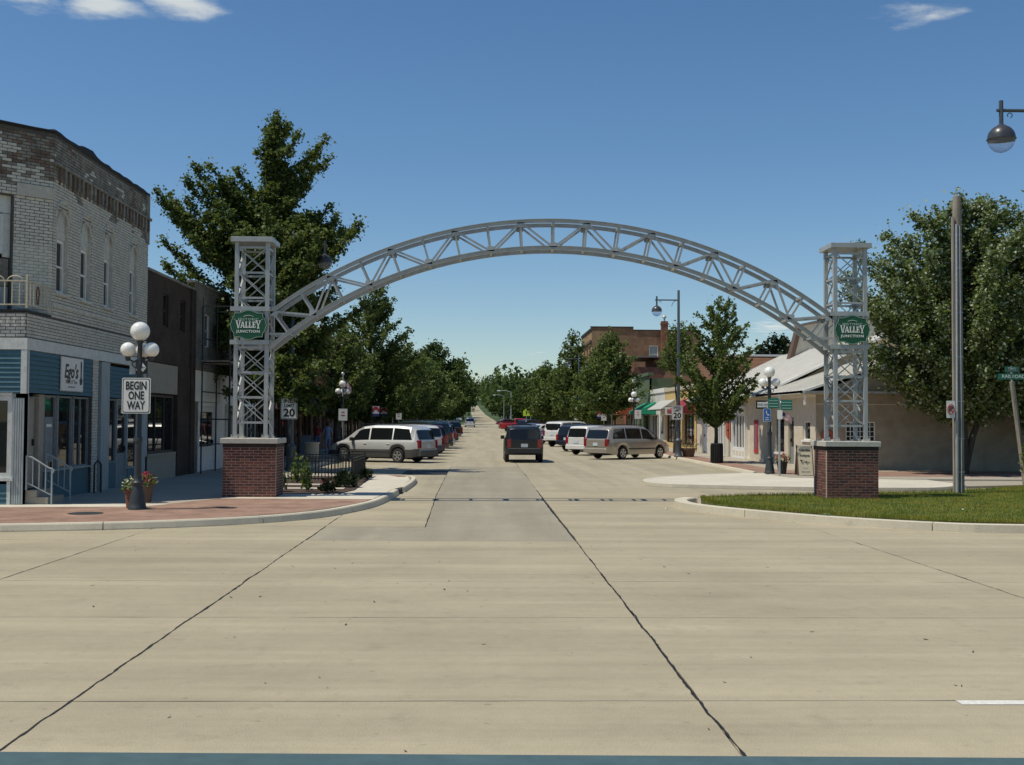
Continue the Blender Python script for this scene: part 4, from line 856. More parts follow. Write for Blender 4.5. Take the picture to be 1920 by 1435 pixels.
# shop sign
sg = thing('shop_sign', 'white panel sign reading Ego\'s on the teal siding', 'sign', (XL+.05, 27.5, 2.7))
b = MB(); b.box(XL+.045, XL+.075, 26.72, 28.15, 2.66, 3.49); b.build('sign_board', 'sign_white', sg)
for d_, nm in ((1, 'sign_edge'),):
    b = MB(); b.bar((XL+.077, 26.72, 2.67), (XL+.077, 28.15, 2.67), .012); b.bar((XL+.077, 26.72, 3.48), (XL+.077, 28.15, 3.48), .012); b.build(nm, 'grey_paint', sg)
RX = (PI/2, 0, PI/2)
text("Ego's", .46, (XL+.078, 27.33, 3.13), 'sign_black', sg, rot=RX, bold=.012, sx=.95, shear=.25)
text("Rock O' Fur", .135, (XL+.078, 27.36, 2.89), 'sign_black', sg, rot=RX, sx=1.1); scribble([3, 8], .07, (XL+.078, 27.36, 2.77), 'grey_paint', sg, RX)
b = MB(); b.prism([(27.93, 2.84), (28.06, 2.84), (28.1, 2.95), (28.03, 3.03), (28.05, 3.3), (28.03, 3.42), (27.97, 3.42), (27.96, 3.3), (27.97, 3.03), (27.9, 2.95)], XL+.076, XL+.08, 'yz'); b.build('guitar_emblem', 'sign_black', sg)
ws = thing('window_poster', 'small dark poster taped inside the first shop pane', 'poster', (XL-.06, 26.4, 1.5)); b = MB(); b.box(XL-.077, XL-.072, 26.15, 26.62, 1.0, 2.05); b.build('paper', 'grey_paint', ws); scribble([4], .14, (XL-.070, 26.38, 1.85), 'sign_white', ws, RX)

# ------------------------------------------------------------------ second and third buildings on the left
b2 = thing('brown_shop', 'dark brown brick two storey shop with beige panel over its window', 'building', (-10, 36, .13))
b = MB(); wall_quads(b, PS, 33.62, 39.1, 3.75, 6.45, [(35.3, 35.9, 4.9, 5.95), (37.3, 37.9, 4.9, 5.95)], .15); b.build('wall', 'brown_brick', b2, recalc=False)
b = MB(); b.box(-24, XL-.16, 33.7, 39.0, .1, 6.3); b.build('shell', 'brown_brick', b2)
for a in (35.3, 37.3): window(b2, PS, a, a+.6, 4.9, 5.95, .1, .05, 'door_dark', 'shop_glass', 1, 2)
def bpart(par, name, m, *boxes, P=PS):
    b = MB()
    for q in boxes: pbox(b, P, *q)
    return b.build(name, m, par)
bpart(b2, 'coping', 'grime_brick', (33.62, 39.1, 6.45, 6.53, -.04, .3)); bpart(b2, 'corner_pier', 'brown_brick', (38.55, 39.1, .13, 6.448, -.07, -.003))
for k in range(14): bpart(b2, 'beige_board', 'beige_panel', (33.7+k*.235, 33.915+k*.235, 2.8, 3.72, -.03, .1))
window(b2, PS, 33.85, 36.75, .95, 2.75, .08, .07, 'door_dark', 'shop_glass', 3, 1, 'beige_panel'); bpart(b2, 'bulkhead', 'beige_panel', (33.65, 37.0, .13, .88, .0, .14)); bpart(b2, 'jamb', 'trim_worn', (33.62, 33.84, .13, 2.79, .0, .14)); bpart(b2, 'brick_pier', 'brown_brick', (37.02, 38.54, .13, 3.74, -.03, .14))
b3 = thing('scaffolded_shop', 'brick shop with white boarded front and half glazed white door behind scaffolding', 'building', (-10, 43, .13))
b = MB(); wall_quads(b, PS, 39.15, 50, 3.75, 6.75, [(40.6, 41.4, 4.6, 5.8), (43.5, 44.3, 4.6, 5.8), (46.5, 47.3, 4.6, 5.8)], .15); b.build('wall', 'pale_brick', b3, recalc=False)
b = MB(); b.box(-24, XL-.16, 39.2, 50, .1, 6.6); b.build('shell', 'pale_brick', b3); bpart(b3, 'coping', 'grime_brick', (39.12, 50, 6.75, 6.83, -.04, .3))
for a in (40.6, 43.5, 46.5): window(b3, PS, a, a+.8, 4.6, 5.8, .1, .05, 'white_paint', 'shop_glass', 1, 2)
for k in range(3): bpart(b3, 'white_board', 'white_paint', (39.2+k*1.25, 40.42+k*1.25, 2.62, 3.72, -.01, .12))
bpart(b3, 'low_pier', 'pale_brick', (39.16, 39.75, .13, 2.6, -.01, .14)); bpart(b3, 'white_jamb', 'white_paint', (39.78, 40.0, .13, 2.6, -.02, .14), (42.3, 43.0, .13, 2.6, -.02, .14), (40.0, 42.3, 2.45, 2.6, -.02, .14))
door(b3, PS, 40.02, 42.28, .14, 2.44, 'white_paint', True, .06, 'white_paint', 3)
bpart(b3, 'white_panel', 'white_paint', (43.02, 49.9, .13, 3.7, .0, .1)); window(b3, PS, 44, 46.4, .9, 2.6, -.06, .06, 'white_paint', 'shop_glass', 3, 1); window(b3, PS, 47, 49.4, .9, 2.6, -.06, .06, 'white_paint', 'shop_glass', 3, 1)
# scaffolding
sc = thing('scaffold', 'dark steel tube scaffold with plank decks in front of the brick shop', 'scaffold', (-9.2, 41.2, .13))
def sp(nm, f, m='scaffold_steel'): b = MB(); f(b); return b.build(nm, m, sc)
for y in (38.9, 41.0, 43.1):
    for x in (XL+.35, XL+1.3): sp('standard', lambda b: b.tube([(x, y, .13), (x, y, 6.2)], .03, 6))
    for z in (2.0, 3.95, 5.9): sp('frame_rung', lambda b: b.bar((XL+.35, y, z), (XL+1.3, y, z), .045))
for x in (XL+.35, XL+1.3):
    for z in (1.1, 2.0, 2.95, 3.9, 4.8): sp('ledger', lambda b: b.bar((x, 38.9, z), (x, 43.1, z), .04))
for y in (38.9, 41.0):
    sp('diagonal', lambda b: b.bar((XL+1.3, y, .3), (XL+1.3, y+2.1, 2.0), .03)); sp('diagonal', lambda b: b.bar((XL+1.3, y, 3.9), (XL+1.3, y+2.1, 2.1), .03))
for k in range(3): sp('plank', lambda b: b.box(XL+.36+k*.31, XL+.64+k*.31, 38.7, 43.3, 3.98, 4.02), 'post_wood')

# ------------------------------------------------------------------ rows of shops further on
def shop(name, label, s, y0, y1, H, wall, trim, upper=True, aw=None, glassz=(.7, 2.55), sign=None, par_step=0, gw=None):
    X = XL if s > 0 else 13.3; P = planeX(X, s); t = thing(name, label, 'building', (X, (y0+y1)/2, .13)); L = y1-y0
    nw = max(2, round(L/2.6)) if upper else 0; holes = []; n_b = max(1, round(L/4.5))
    if nw:
        zs0, zs1 = 4.3, min(H-.9, 6.0)
        for i in range(nw): c = y0+L*(i+.5)/nw; holes.append((c-.42, c+.42, zs0, zs1))
    low = []
    for i in range(n_b):
        a = y0+L*i/n_b+.3; c = y0+L*(i+1)/n_b-.3; d0 = a+(c-a)*.62; low += [(a, d0-.08, *glassz), (d0, c, .14, 2.5)]
    b = MB(); wall_quads(b, P, y0, y1, .1, H, holes+low, .16); b.build('wall', wall, t, recalc=False)
    for h in holes: window(t, P, *h, .1, .06, trim, 'shop_glass', 1, 2, trim)
    for k, h in enumerate(low):
        if k % 2 == 0: window(t, P, *h, .09, .06, trim, 'shop_glass', 2, 1)
        else: door(t, P, h[0], h[1], .14, 2.5, 'door_dark', True, .09, trim)
    b = MB(); b.box(X-s*.18, X-s*14, y0+.01, y1-.01, .05, H-.35); b.build('shell', wall, t)
    b = MB(); pbox(b, P, y0, y1, H, H+.14, -.12, .32); b.build('cornice', trim, t); b = MB(); pbox(b, P, y0+.05, y1-.05, 2.75, 3.35, -.05, .02); b.build('sign_band', sign or trim, t)
    if aw: awning(t, X, s, y0+.4, y1-.4, aw[1], aw[2], aw[3], aw[0])
    return t
mat('awn_dark', (.03, .035, .035), .8, .1, 8); mat('awn_green', (.015, .30, .16), .8, .06, 8); mat('awn_grey', (.42, .42, .38), .8, .06, 8); mat('awn_maroon', (.24, .018, .03), .8, .08, 8); mat('awn_red', (.42, .10, .05), .8, .08, 8)
mat('green_paint', (.10, .14, .075), .7, .08, 6); mat('cream_paint', (.55, .48, .33), .7, .06, 6); mat('blue_paint', (.09, .15, .22), .7, .08, 6); mat('brown_paint', (.12, .07, .045), .7, .08, 6); mat('orange_paint', (.5, .2, .03), .7, .05, 6)
shop('brick_shop', 'dark brick shop with black awning just past the scaffolding', 1, 50.1, 58.2, 7.0, 'brown_brick', 'brown_paint', aw=('awn_dark', 3.6, 2.75, 1.5))
shop('brick_shop', 'brown brick shop with dark awning beside the sandwich board', 1, 58.3, 66.4, 7.86, 'brown_brick2', 'brown_paint', aw=('awn_dark', 3.4, 2.6, 1.4))
s4 = shop('cream_front_shop', 'shop with cream upper panel and orange brick piers rising above the awnings', 1, 66.5, 73.6, 7.3, 'orange_brick', 'brown_paint', upper=False)
bpart(s4, 'cream_panel', 'cream_paint', (67.0, 70.4, 4.7, 7.1, -.05, -.004)); bpart(s4, 'parapet_pier', 'orange_brick', (70.5, 71.6, 3.4, 7.9, -.12, .2), (66.5, 67.0, 3.4, 7.6, -.1, .2)); bpart(s4, 'parapet_pier', 'brown_brick2', (73.0, 73.6, 3.4, 7.8, -.12, .2))
dat = [(73.7, 82, 7.2, 'red_brick', 'cream_paint', 'awn_dark', 'red brick two storey shop half hidden behind the second ginkgo'), (82.1, 92, 6.6, 'tan_brick', 'brown_paint', 'awn_green', 'tan brick shop with green awning on the shady side of the street'), (92.1, 104, 7.4, 'brown_brick2', 'cream_paint', None, 'brown brick shop without awning on the shady side'), (104.1, 116, 6.2, 'red_brick', 'trim_white', 'awn_red', 'red brick shop with red awning deep in shade on the left'), (116.1, 130, 7.0, 'tan_brick', 'brown_paint', None, 'tan brick block far down the left side of the street'), (130.1, 148, 6.0, 'brown_brick2', 'trim_white', 'awn_dark', 'low brown brick block near the far crosswalk on the left'), (148.1, 164, 6.8, 'red_brick', 'cream_paint', None, 'last red brick block on the left before the crosswalk')]
for a, c, H, wl, tr, aw, lb in dat: shop('shop_block', lb, 1, a, c, H, wl, tr, aw=(aw, 3.5, 2.75, 1.3) if aw else None)

# ------------------------------------------------------------------ right side: cream stucco building with metal roofs
XR = 13.3; PR = planeX(XR, -1); YC = 44.35; PY = planeY(YC, -1)
cb = thing('stucco_shop', 'single storey cream stucco shop with pale metal roofs at the right corner', 'building', (14, 50, .12))
holes = [(45.12, 46.17, 1.28, 2.05), (47.5, 48.36, .2, 2.22), (49.0, 50.5, .65, 2.2), (55.35, 59.2, .18, 2.5), (60.95, 63.0, .18, 2.3), (65.7, 66.8, .2, 2.35)]
b = MB(); wall_quads(b, PR, YC, 69, .08, 3.15, holes, .16); b.build('wall', 'cream_stucco', cb, recalc=False)
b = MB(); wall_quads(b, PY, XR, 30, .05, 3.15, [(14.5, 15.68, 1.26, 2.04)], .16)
b.build('wall', 'cream_stucco_shaded', cb, recalc=False)
def cpart(name, m, *boxes, P=PR):
    b = MB()
    for q in boxes: pbox(b, P, *q)
    return b.build(name, m, cb)
cpart('shell', 'cream_stucco', (YC+.2, 68.9, .05, 3.1, .2, 16))
window(cb, PR, 45.12, 46.17, 1.28, 2.05, .1, .05, 'white_paint', 'shop_glass', 1, 1, 'white_paint'); window(cb, PR, 49.0, 50.5, .65, 2.2, .1, .05, 'grey_paint', 'shop_glass', 1, 1, 'white_paint')
window(cb, PY, 14.5, 15.68, 1.26, 2.04, .06, .035, 'white_paint', 'shop_glass', 6, 4)
door(cb, PR, 47.5, 48.36, .2, 2.22, 'grey_paint', True, .1, 'beige_panel')
# white panelled shopfront bay
def bay(y0, y1, zt, par=cb):
    P = PR; cp = [('bay_post', [(y0, y0+.16), (y1-.16, y1)]), ]
    for a, c in cp[0][1]: cpart('bay_post', 'white_paint', (a, c, .13, zt, -.06, .12))
    cpart('bay_head', 'white_paint', (y0-.1, y1+.1, zt+.003, zt+.28, -.16, .12)); cpart('bay_head', 'white_paint', (y0+.0, y1-.0, zt-.14, zt, -.09, -.063)); cpart('bay_base', 'white_paint', (y0+.163, y1-.163, .13, .62, -.03, .12))
    n = max(2, round((y1-y0)/.7)); w_ = (y1-y0-.34)/n
    for i in range(n): window(par, P, y0+.17+i*w_, y0+.17+(i+1)*w_-.02, .63, zt-.15, .03, .06, 'white_paint', 'shop_glass' if i < n-1 else 'blind_glass', 1, 1)
    for i in range(n): cpart('base_panel', 'cream_stucco_pale', (y0+.25+i*w_, y0+.1+(i+1)*w_, .26, .52, -.036, -.031))
bay(56.2, 59.2, 2.5); bay(61.0, 62.9, 2.28)
cpart('door_recess', 'cream_stucco_pale', (55.35, 56.2, .15, 2.5, .12, .2)); door(cb, PR, 65.7, 66.8, .15, 2.35, 'white_paint', False, .03, 'white_paint')
cpart('eave_soffit', 'cream_stucco_pale', (YC-.3, 69, 3.12, 3.16, -.55, .3)); cpart('gutter', 'white_paint', (YC-.3, 52.8, 3.16, 3.28, -.62, -.52)); cpart('gutter', 'grey_paint', (52.85, 69, 3.16, 3.28, -.62, -.52))
for k in range(26): cpart('eave_dentil', 'white_paint', (YC+k*.33, YC+.15+k*.33, 3.02, 3.115, -.08, -.002))
cpart('downspout', 'white_paint', (YC-.12, YC-.05, 2.7, 3.12, -.5, -.42))
def roof(name, m, x0, z0, x1, z1, y0, y1, th=.1, ribs=0):
    b = MB(); b.prism([(x0, z0), (x1, z1), (x1, z1-th), (x0, z0-th)], y0, y1, 'xz'); o = b.build(name, m, cb)
    for i in range(ribs):
        y = y0+(y1-y0)*(i+.5)/ribs; r = MB(); r.prism([(x0, z0+.004), (x1, z1+.004), (x1, z1+.035), (x0, z0+.035)], y-.015, y+.015, 'xz'); sub(o, r, 'roof_seam', m, cb)
    return o
roof('lower_roof', 'metal_roof', XR-.62, 3.27, 17.2, 4.83, YC-.35, 51.6, ribs=14); roof('lower_roof', 'metal_roof', 21.8, 3.1, 17.201, 4.83, YC-.35, 51.6); roof('main_roof', 'metal_roof', XR-.6, 3.3, 18.6, 6.12, 51.0, 69.3, ribs=30); roof('main_roof', 'metal_roof', 24.5, 3.2, 18.601, 6.12, 51.0, 69.3)
b = MB(); b.prism([(XR, 3.16), (17.2, 4.7), (21.3, 3.16)], YC-.01, YC+.1, 'xz'); b.build('end_gable', 'cream_stucco_shaded', cb)
b = MB(); b.prism([(XR, 3.2), (18.6, 6.0), (24, 3.3)], 51.63, 51.72, 'xz'); b.build('roof_step_wall', 'cream_stucco', cb)
b = MB(); b.prism([(XR-.6, 3.2), (XR-.6, 3.3), (18.6, 6.121), (18.6, 5.98)], 50.9, 50.98, 'xz'); b.build('rake_board', 'white_paint', cb)
b = MB(); b.prism([(17.6, 5.55), (18.15, 7.45), (19.9, 7.85), (24.5, 7.9), (26.5, 5.2), (26.5, 3), (17.6, 3)], 63.4, 64.4, 'xz'); b.build('rear_gable', 'cream_stucco_pale', cb)
b = MB(); b.prism([(17.42, 5.4), (18.0, 7.56), (18.22, 7.5), (17.66, 5.4)], 63.2, 63.9, 'xz'); b.build('gable_fascia', 'brown_paint', cb)
b = MB(); b.prism([(18.0, 7.56), (19.9, 7.98), (24.5, 8.03), (24.5, 7.91), (19.9, 7.86), (18.2, 7.47)], 63.2, 64.4, 'xz'); b.build('gable_roof', 'roof_gravel', cb)
# eave overhang that keeps the upper part of the end wall in shade
b = MB(); b.prism([(XR-.62, 3.15), (30, 3.15), (30, 3.24), (XR-.62, 3.24)], YC-.75, YC-.02, 'xz'); b.build('end_eave', 'grey_paint', cb)
cpart('wall_band', 'cream_stucco_pale', (XR+.02, 30, 2.72, 2.76, -.03, -.002), P=PY)
# posters and globes on the cream wall
po = thing('wall_banner', 'tall narrow red banner on the cream wall right of the white shopfront', 'banner', (13.2, 54, .5)); b = MB(); b.box(XR-.03, XR-.012, 53.6, 54.4, .5, 2.1); b.build('banner_cloth', 'flag_red', po); b = MB(); b.box(XR-.035, XR-.031, 53.85, 54.15, .7, 1.9); b.build('banner_print', 'blue_paint', po)
po = thing('wall_flag', 'slanted orange cloth hanging by the white shopfront', 'banner', (13.0, 59.9, 1.2)); b = MB(); b.prism([(59.5, 1.9), (60.7, 2.15), (60.6, 1.25), (59.45, .95)], XR-.05, XR-.035, 'yz'); b.build('cloth', 'awn_red', po); scribble([6], .16, (XR-.053, 60.05, 1.55), 'sign_black', po, (PI/2, 0, -PI/2))
gl = thing('wall_globe', 'white globe lamp on a bracket over the white shopfront', 'lamp', (12.8, 58.5, 2.95)); b = MB(); b.sphere((12.72, 58.6, 3.0), .22); b.build('globe', 'opal_glass', gl, smooth=True); b = MB(); b.bar((XR-.02, 57.9, 2.9), (12.75, 58.55, 2.9), .04); b.build('bracket', 'white_paint', gl)
wr = thing('wreath', 'orange red wreath on the shaded cream end wall beside the pillar', 'wreath', (13.7, 44.3, 1.4)); b = MB(); b.tube([(13.75+.19*math.cos(a), YC-.06, 1.5+.17*math.sin(a)) for a in [2*PI*i/18 for i in range(19)]], .075, 7); b.build('ring', 'awn_red', wr, smooth=True)

# ochre, grey and green shops
oc = thing('ochre_shop', 'ochre painted shop with maroon awning over its door', 'building', (13.3, 75, .13)); P = PR
b = MB(); wall_quads(b, PR, 69.05, 81, .1, 4.1, [(69.9, 73.4, .5, 2.5), (74.6, 75.9, .15, 2.5), (76.6, 80.3, .5, 2.5)], .16); b.build('wall', 'ochre_paint', oc, recalc=False); b = MB(); b.box(XR+.18, 27, 69.06, 80.95, .05, 3.9); b.build('shell', 'ochre_paint', oc)
window(oc, PR, 69.9, 73.4, .5, 2.5, .1, .08, 'brown_paint', 'shop_glass', 3, 1); window(oc, PR, 76.6, 80.3, .5, 2.5, .1, .08, 'brown_paint', 'shop_glass', 3, 1); door(oc, PR, 74.6, 75.9, .15, 2.5, 'brown_paint', True, .1, 'brown_paint')
bpart(oc, 'coping', 'cream_paint', (69.03, 81.02, 4.1, 4.35, -.08, .3), P=PR); bpart(oc, 'corner_board', 'ochre_paint', (69.05, 69.6, .13, 4.09, -.05, -.003), P=PR); bpart(oc, 'corner_board', 'ochre_paint', (73.7, 74.3, .13, 3.0, -.05, -.003), P=PR); awning(oc, XR, -1, 69.5, 73.8, 3.45, 2.72, 1.0, 'awn_maroon', .2)
sgp = thing('hanging_sign', 'small white square sign hanging beside the ochre shop door', 'sign', (12.6, 75.8, 2.5)); b = MB(); b.box(12.45, 12.95, 75.8, 75.84, 2.42, 2.95); b.build('panel', 'sign_white', sgp); b = MB(); b.bar((XR, 75.82, 3.0), (12.45, 75.82, 3.0), .03); b.build('bracket', 'black_iron', sgp); b = MB(); b.box(12.57, 12.83, 75.79, 75.797, 2.55, 2.82); b.build('print', 'grey_paint', sgp)
gs = thing('grey_board_shop', 'grey boarded shop with long grey awning and white door', 'building', (13.3, 84.5, .13))
b = MB(); wall_quads(b, PR, 81.05, 88.5, .1, 4.1, [(81.8, 83.2, .15, 2.5), (84, 87.6, .5, 2.5)], .16); b.build('wall', 'grey_board', gs, recalc=False); b = MB(); b.box(XR+.18, 27, 81.06, 88.4, .05, 3.9); b.build('shell', 'grey_board', gs)
door(gs, PR, 81.8, 83.2, .15, 2.5, 'white_paint', True, .1, 'white_paint'); window(gs, PR, 84, 87.6, .5, 2.5, .1, .08, 'white_paint', 'shop_glass', 3, 1); bpart(gs, 'coping', 'white_paint', (81.05, 88.5, 4.1, 4.42, -.08, .3), P=PR); awning(gs, XR, -1, 76.7, 83.0, 3.5, 2.85, 1.0, 'awn_grey', .06)
for k in range(12): bpart(gs, 'batten', 'white_paint', (81.3+k*.6, 81.34+k*.6, 3.2, 4.09, -.02, -.002), P=PR)
gn = thing('green_shop', 'dull green fronted shop with bright green awning', 'building', (13.3, 93, .13))
b = MB(); wall_quads(b, PR, 88.6, 97, .1, 5.6, [(89.4, 92.4, .5, 2.5), (93, 94.3, .15, 2.5), (94.8, 96.4, .5, 2.5)], .16); b.build('wall', 'green_paint', gn, recalc=False); b = MB(); b.box(XR+.18, 27, 88.61, 96.9, .05, 5.4); b.build('shell', 'green_paint', gn); bpart(gn, 'cornice', 'green_paint', (88.5, 97.05, 5.6, 5.85, -.15, .3), P=PR)
window(gn, PR, 89.4, 92.4, .5, 2.5, .1, .08, 'green_paint', 'shop_glass', 2, 1); window(gn, PR, 94.8, 96.4, .5, 2.5, .1, .08, 'green_paint', 'shop_glass', 1, 1); door(gn, PR, 93, 94.3, .15, 2.5, 'door_dark', True, .1, 'green_paint'); awning(gn, XR, -1, 85.2, 91.0, 3.45, 2.75, 1.3, 'awn_green', .25)
for k in range(3): bpart(gn, 'shop_ornament', 'white_paint', (96.2, 96.9, 3.6+k*.75, 4.1+k*.75, -.3, -.003), P=PR)
lw = thing('low_brick_hall', 'plain red brick wall of a hall rising behind the ochre and grey shops', 'building', (20, 110, .13)); b = MB(); b.box(14.2, 24, 104, 112, .05, 7.0); b.build('wall', 'red_brick', lw); b = MB(); b.box(16.4, 25, 103.9, 112.1, 7.003, 7.9); b.build('upper_wall', 'red_brick', lw); b = MB(); b.box(14.1, 25.1, 103.8, 112.2, 7.902, 8.0); b.build('coping', 'roof_gravel', lw)
b = MB(); b.prism([(13.0, 4.55), (24, 5.2), (24, 5.0), (13.0, 4.4)], 97.2, 103.6, 'xz'); b.box(13.6, 24, 97.3, 103.5, .05, 4.4); b.build('lean_to', 'roof_gravel', lw)
rv = thing('roof_vent', 'galvanised turbine vent on the roof behind the green shop', 'vent', (15.4, 101, 4.75)); b = MB(); b.lathe([(.16, 0), (.16, .5), (.34, .55), (.34, .62), (.2, .7), (.2, .95), (.28, 1.0), (.22, 1.12), (.02, 1.16)], 14, (15.4, 101, 4.6)); b.build('stack', 'galvanised', rv)
bb = thing('brick_block', 'tall tan and brown brick block with tall chimney behind the right shops', 'building', (20, 140, .13)); P135 = planeY(135, -1)
b = MB(); wall_quads(b, P135, 13.3, 26.5, .1, 12.9, [(20.2, 21.3, 9.0, 11.1), (14.9, 15.4, 9.3, 10.4)], .25); b.build('wall', 'brown_brick2', bb, recalc=False)
b = MB(); wall_quads(b, planeX(13.3, -1), 135, 149, .1, 12.9, [(137, 138.5, 8.6, 10.9), (140.5, 142, 8.6, 10.9), (144, 145.5, 8.6, 10.9), (137, 146, .5, 3)], .25); b.build('street_front', 'tan_brick', bb, recalc=False)
b = MB(); b.box(13.6, 26.4, 135.3, 148.8, .05, 12.4); b.build('shell', 'brown_brick2', bb); window(bb, P135, 20.2, 21.3, 9.0, 11.1, .15, .08, 'white_paint', 'blind_glass', 1, 2); window(bb, P135, 14.9, 15.4, 9.3, 10.4, .15, .06, 'brown_paint', 'shop_glass', 1, 1)
for a in (137, 140.5, 144): window(bb, planeX(13.3, -1), a, a+1.5, 8.6, 10.9, .15, .08, 'brown_paint', 'shop_glass', 1, 2)
bpart(bb, 'corner_quoin', 'tan_brick', (13.28, 15.5, .1, 12.88, -.06, -.003), P=P135); bpart(bb, 'parapet', 'brown_brick2', (13.2, 18.3, 12.9, 13.25, -.08, .4), P=P135); bpart(bb, 'parapet_cap', 'tar', (13.1, 18.3, 13.25, 13.36, -.12, .45), P=P135); bpart(bb, 'parapet_cap', 'tar', (18.3, 26.5, 12.9, 13.0, -.1, .45), P=P135); bpart(bb, 'parapet_cap', 'tar', (135, 149, 12.9, 13.2, -.12, .3), P=planeX(13.3, -1)); bpart(bb, 'cornice', 'brown_paint', (135, 149, 11.4, 11.7, -.25, -.002), P=planeX(13.3, -1))
b = MB(); b.box(21.6, 22.4, 134.3, 134.95, 5, 14.0); b.box(21.52, 22.48, 134.25, 135.0, 13.6, 13.75); ch_ = b.build('chimney', 'red_brick', bb); b = MB(); b.lathe([(.1, 0), (.1, .35), (.28, .5), (.02, .85)], 10, (22.0, 134.6, 14.0)); sub(ch_, b, 'chimney_cap', 'galvanised', bb)
dat = [(97.1, 103, 5.0, 'red_brick', 'cream_paint', 'awn_red', 'low brick shop with red brown awning past the green shop'), (112.3, 122, 6.0, 'tan_brick', 'trim_white', 'awn_dark', 'tan brick shop behind the second tree on the right'), (122.1, 134.8, 6.6, 'cream_paint', 'green_paint', None, 'cream painted shop before the tall brick block'), (149.2, 164, 6.4, 'brown_brick2', 'trim_white', 'awn_red', 'brown brick shop past the tall brick block')]
for a, c, H, wl, tr, aw, lb in dat: shop('shop_block', lb, -1, a, c, H, wl, tr, upper=H > 5.5, aw=(aw, 3.4, 2.7, 1.5) if aw else None)
sh = thing('shingled_building', 'building with brown shingled roof slope behind the pale metal roof', 'building', (19, 88, .1)); b = MB(); b.box(15.5, 26, 81.5, 96, .05, 5.0); b.build('wall', 'brown_brick2', sh); b = MB(); b.prism([(81.0, 5.0), (88, 7.15), (96, 5.0), (96, 4.9), (81, 4.9)], 15.2, 27, 'yz'); b.build('roof', 'roof_shingle', sh); b = MB(); b.box(15.2, 27, 87.6, 88.4, 7.12, 7.28); b.build('ridge_cap', 'white_paint', sh)

# ------------------------------------------------------------------ street lamps
def globe_lamp(x, y, label, H=3.95, arms=(PI, 0, PI/2), detail=True):
    t = thing('globe_lamp', label, 'street lamp', (x, y, .13), 0, 'cast iron globe lamps along the kerbs')
    def p(nm, f, m='cast_iron', sm=True): b = MB(); f(b); return b.build(nm, m, t, smooth=sm, local=True)
    p('base', lambda b: b.lathe([(.19, 0), (.19, .05), (.175, .07), (.165, .16), (.145, .3), (.11, .44), (.1, .5), (.118, .53), (.118, .57), (.09, .6), (.08, .66), (.075, .72)], 18))
    p('shaft', lambda b: b.lathe([(.075, .7), (.07, 1.4), (.088, 1.42), (.088, 1.5), (.065, 1.53), (.055, 2.9), (.075, 2.95), (.075, 3.05), (.05, 3.1), (.048, 3.45), (.07, 3.48), (.085, 3.52)], 14))
    for a in arms:
        c, s = math.cos(a), math.sin(a)
        o = p('arm', lambda b: b.tube([(c*r, s*r, z) for r, z in ((.05, 3.12), (.12, 3.08), (.2, 3.12), (.24, 3.17))], .018, 6) and b.tube([(c*r, s*r, z) for r, z in ((.05, 2.98), (.1, 2.95), (.16, 3.02), (.14, 3.1))], .01, 5) and b.lathe([(.03, 3.1), (.055, 3.14), (.06, 3.19)], 10, (c*.245, s*.245, 0)))
        p('globe', lambda b: b.sphere((c*.245, s*.245, 3.335), .155, 18, 12), 'opal_glass')
    p('globe', lambda b: b.sphere((0, 0, 3.72), .2, 20, 14), 'opal_glass')
    return t
lampA = globe_lamp(-7.15, 23.65, 'black cast iron lamp with white globes carrying the begin one way sign')
lampB = globe_lamp(10.57, 40.95, 'black cast iron lamp with white globes and a blue sign by the cream shop')
for (x, y), lb in {(-7.2, 58.5): 'globe lamp with a small flag behind the silver minivan on the left', (10.62, 78): 'globe lamp with a banner in front of the green awning', (10.62, 108): 'globe lamp past the second tree on the right kerb', (10.62, 140): 'far globe lamp before the tall brick block', (10.62, 160): 'farthest globe lamp on the right kerb by the crosswalk', (-6.6, 84): 'globe lamp in tree shade further down the left kerb', (-6.6, 116): 'third globe lamp down the left kerb', (-6.6, 150): 'farthest globe lamp on the left kerb by the crosswalk'}.items():
    c = copy_tree(lampB); c.location = (x, y, .13+hz(y)); c['label'] = lb
def arm_lamp(x, y, s, label):
    t = thing('arm_lamp', label, 'street lamp', (x, y, .13), 0, 'tall arm lamps with half dark globes')
    def p(nm, f, m='pole_blue', sm=True): b = MB(); f(b); return b.build(nm, m, t, smooth=sm, local=True)
    p('base', lambda b: b.lathe([(.24, 0), (.24, .06), (.2, .1), (.17, .3), (.165, .75), (.19, .8), (.19, .88), (.12, .95), (.1, 1.0)], 16)); p('pole', lambda b: b.lathe([(.1, .98), (.085, 4), (.065, 8.8), (.05, 8.83)], 12))
    p('arm', lambda b: b.tube([(0, 0, 8.3), (s*1.25, 0, 8.3)], .035, 8)); p('brace', lambda b: b.tube([(s*(.06+.3*math.sin(a)), 0, 8.28-.32*(1-math.cos(a))) for a in [PI/2*i/6 for i in range(7)]][::-1], .014, 5))
    p('stem', lambda b: b.tube([(s*1.16, 0, 8.5), (s*1.16, 0, 8.02)], .045, 8)); p('hook', lambda b: b.tube([(s*(.98+.05*math.cos(a)), 0, 8.2+.05*math.sin(a)) for a in [PI*1.6*i/9-.6 for i in range(10)]], .01, 5))
    R_ = .275; p('shade', lambda b: b.lathe([(.045, 8.02)]+[(R_*math.sin(a), 7.72+R_*math.cos(a)) for a in [PI/2*i/8 for i in range(2, 9)]]+[(R_+.012, 7.715), (R_+.012, 7.70), (R_-.02, 7.70)], 24, (s*1.16, 0, 0)), 'lamp_shade')
    p('lens', lambda b: b.lathe([((R_-.008)*math.sin(a), 7.70+(R_-.008)*math.cos(a)) for a in [PI/2+PI/2*i/8 for i in range(9)]][:-1]+[(.002, 7.70-R_)], 24, (s*1.16, 0, 0)), 'clear_globe')
    return t
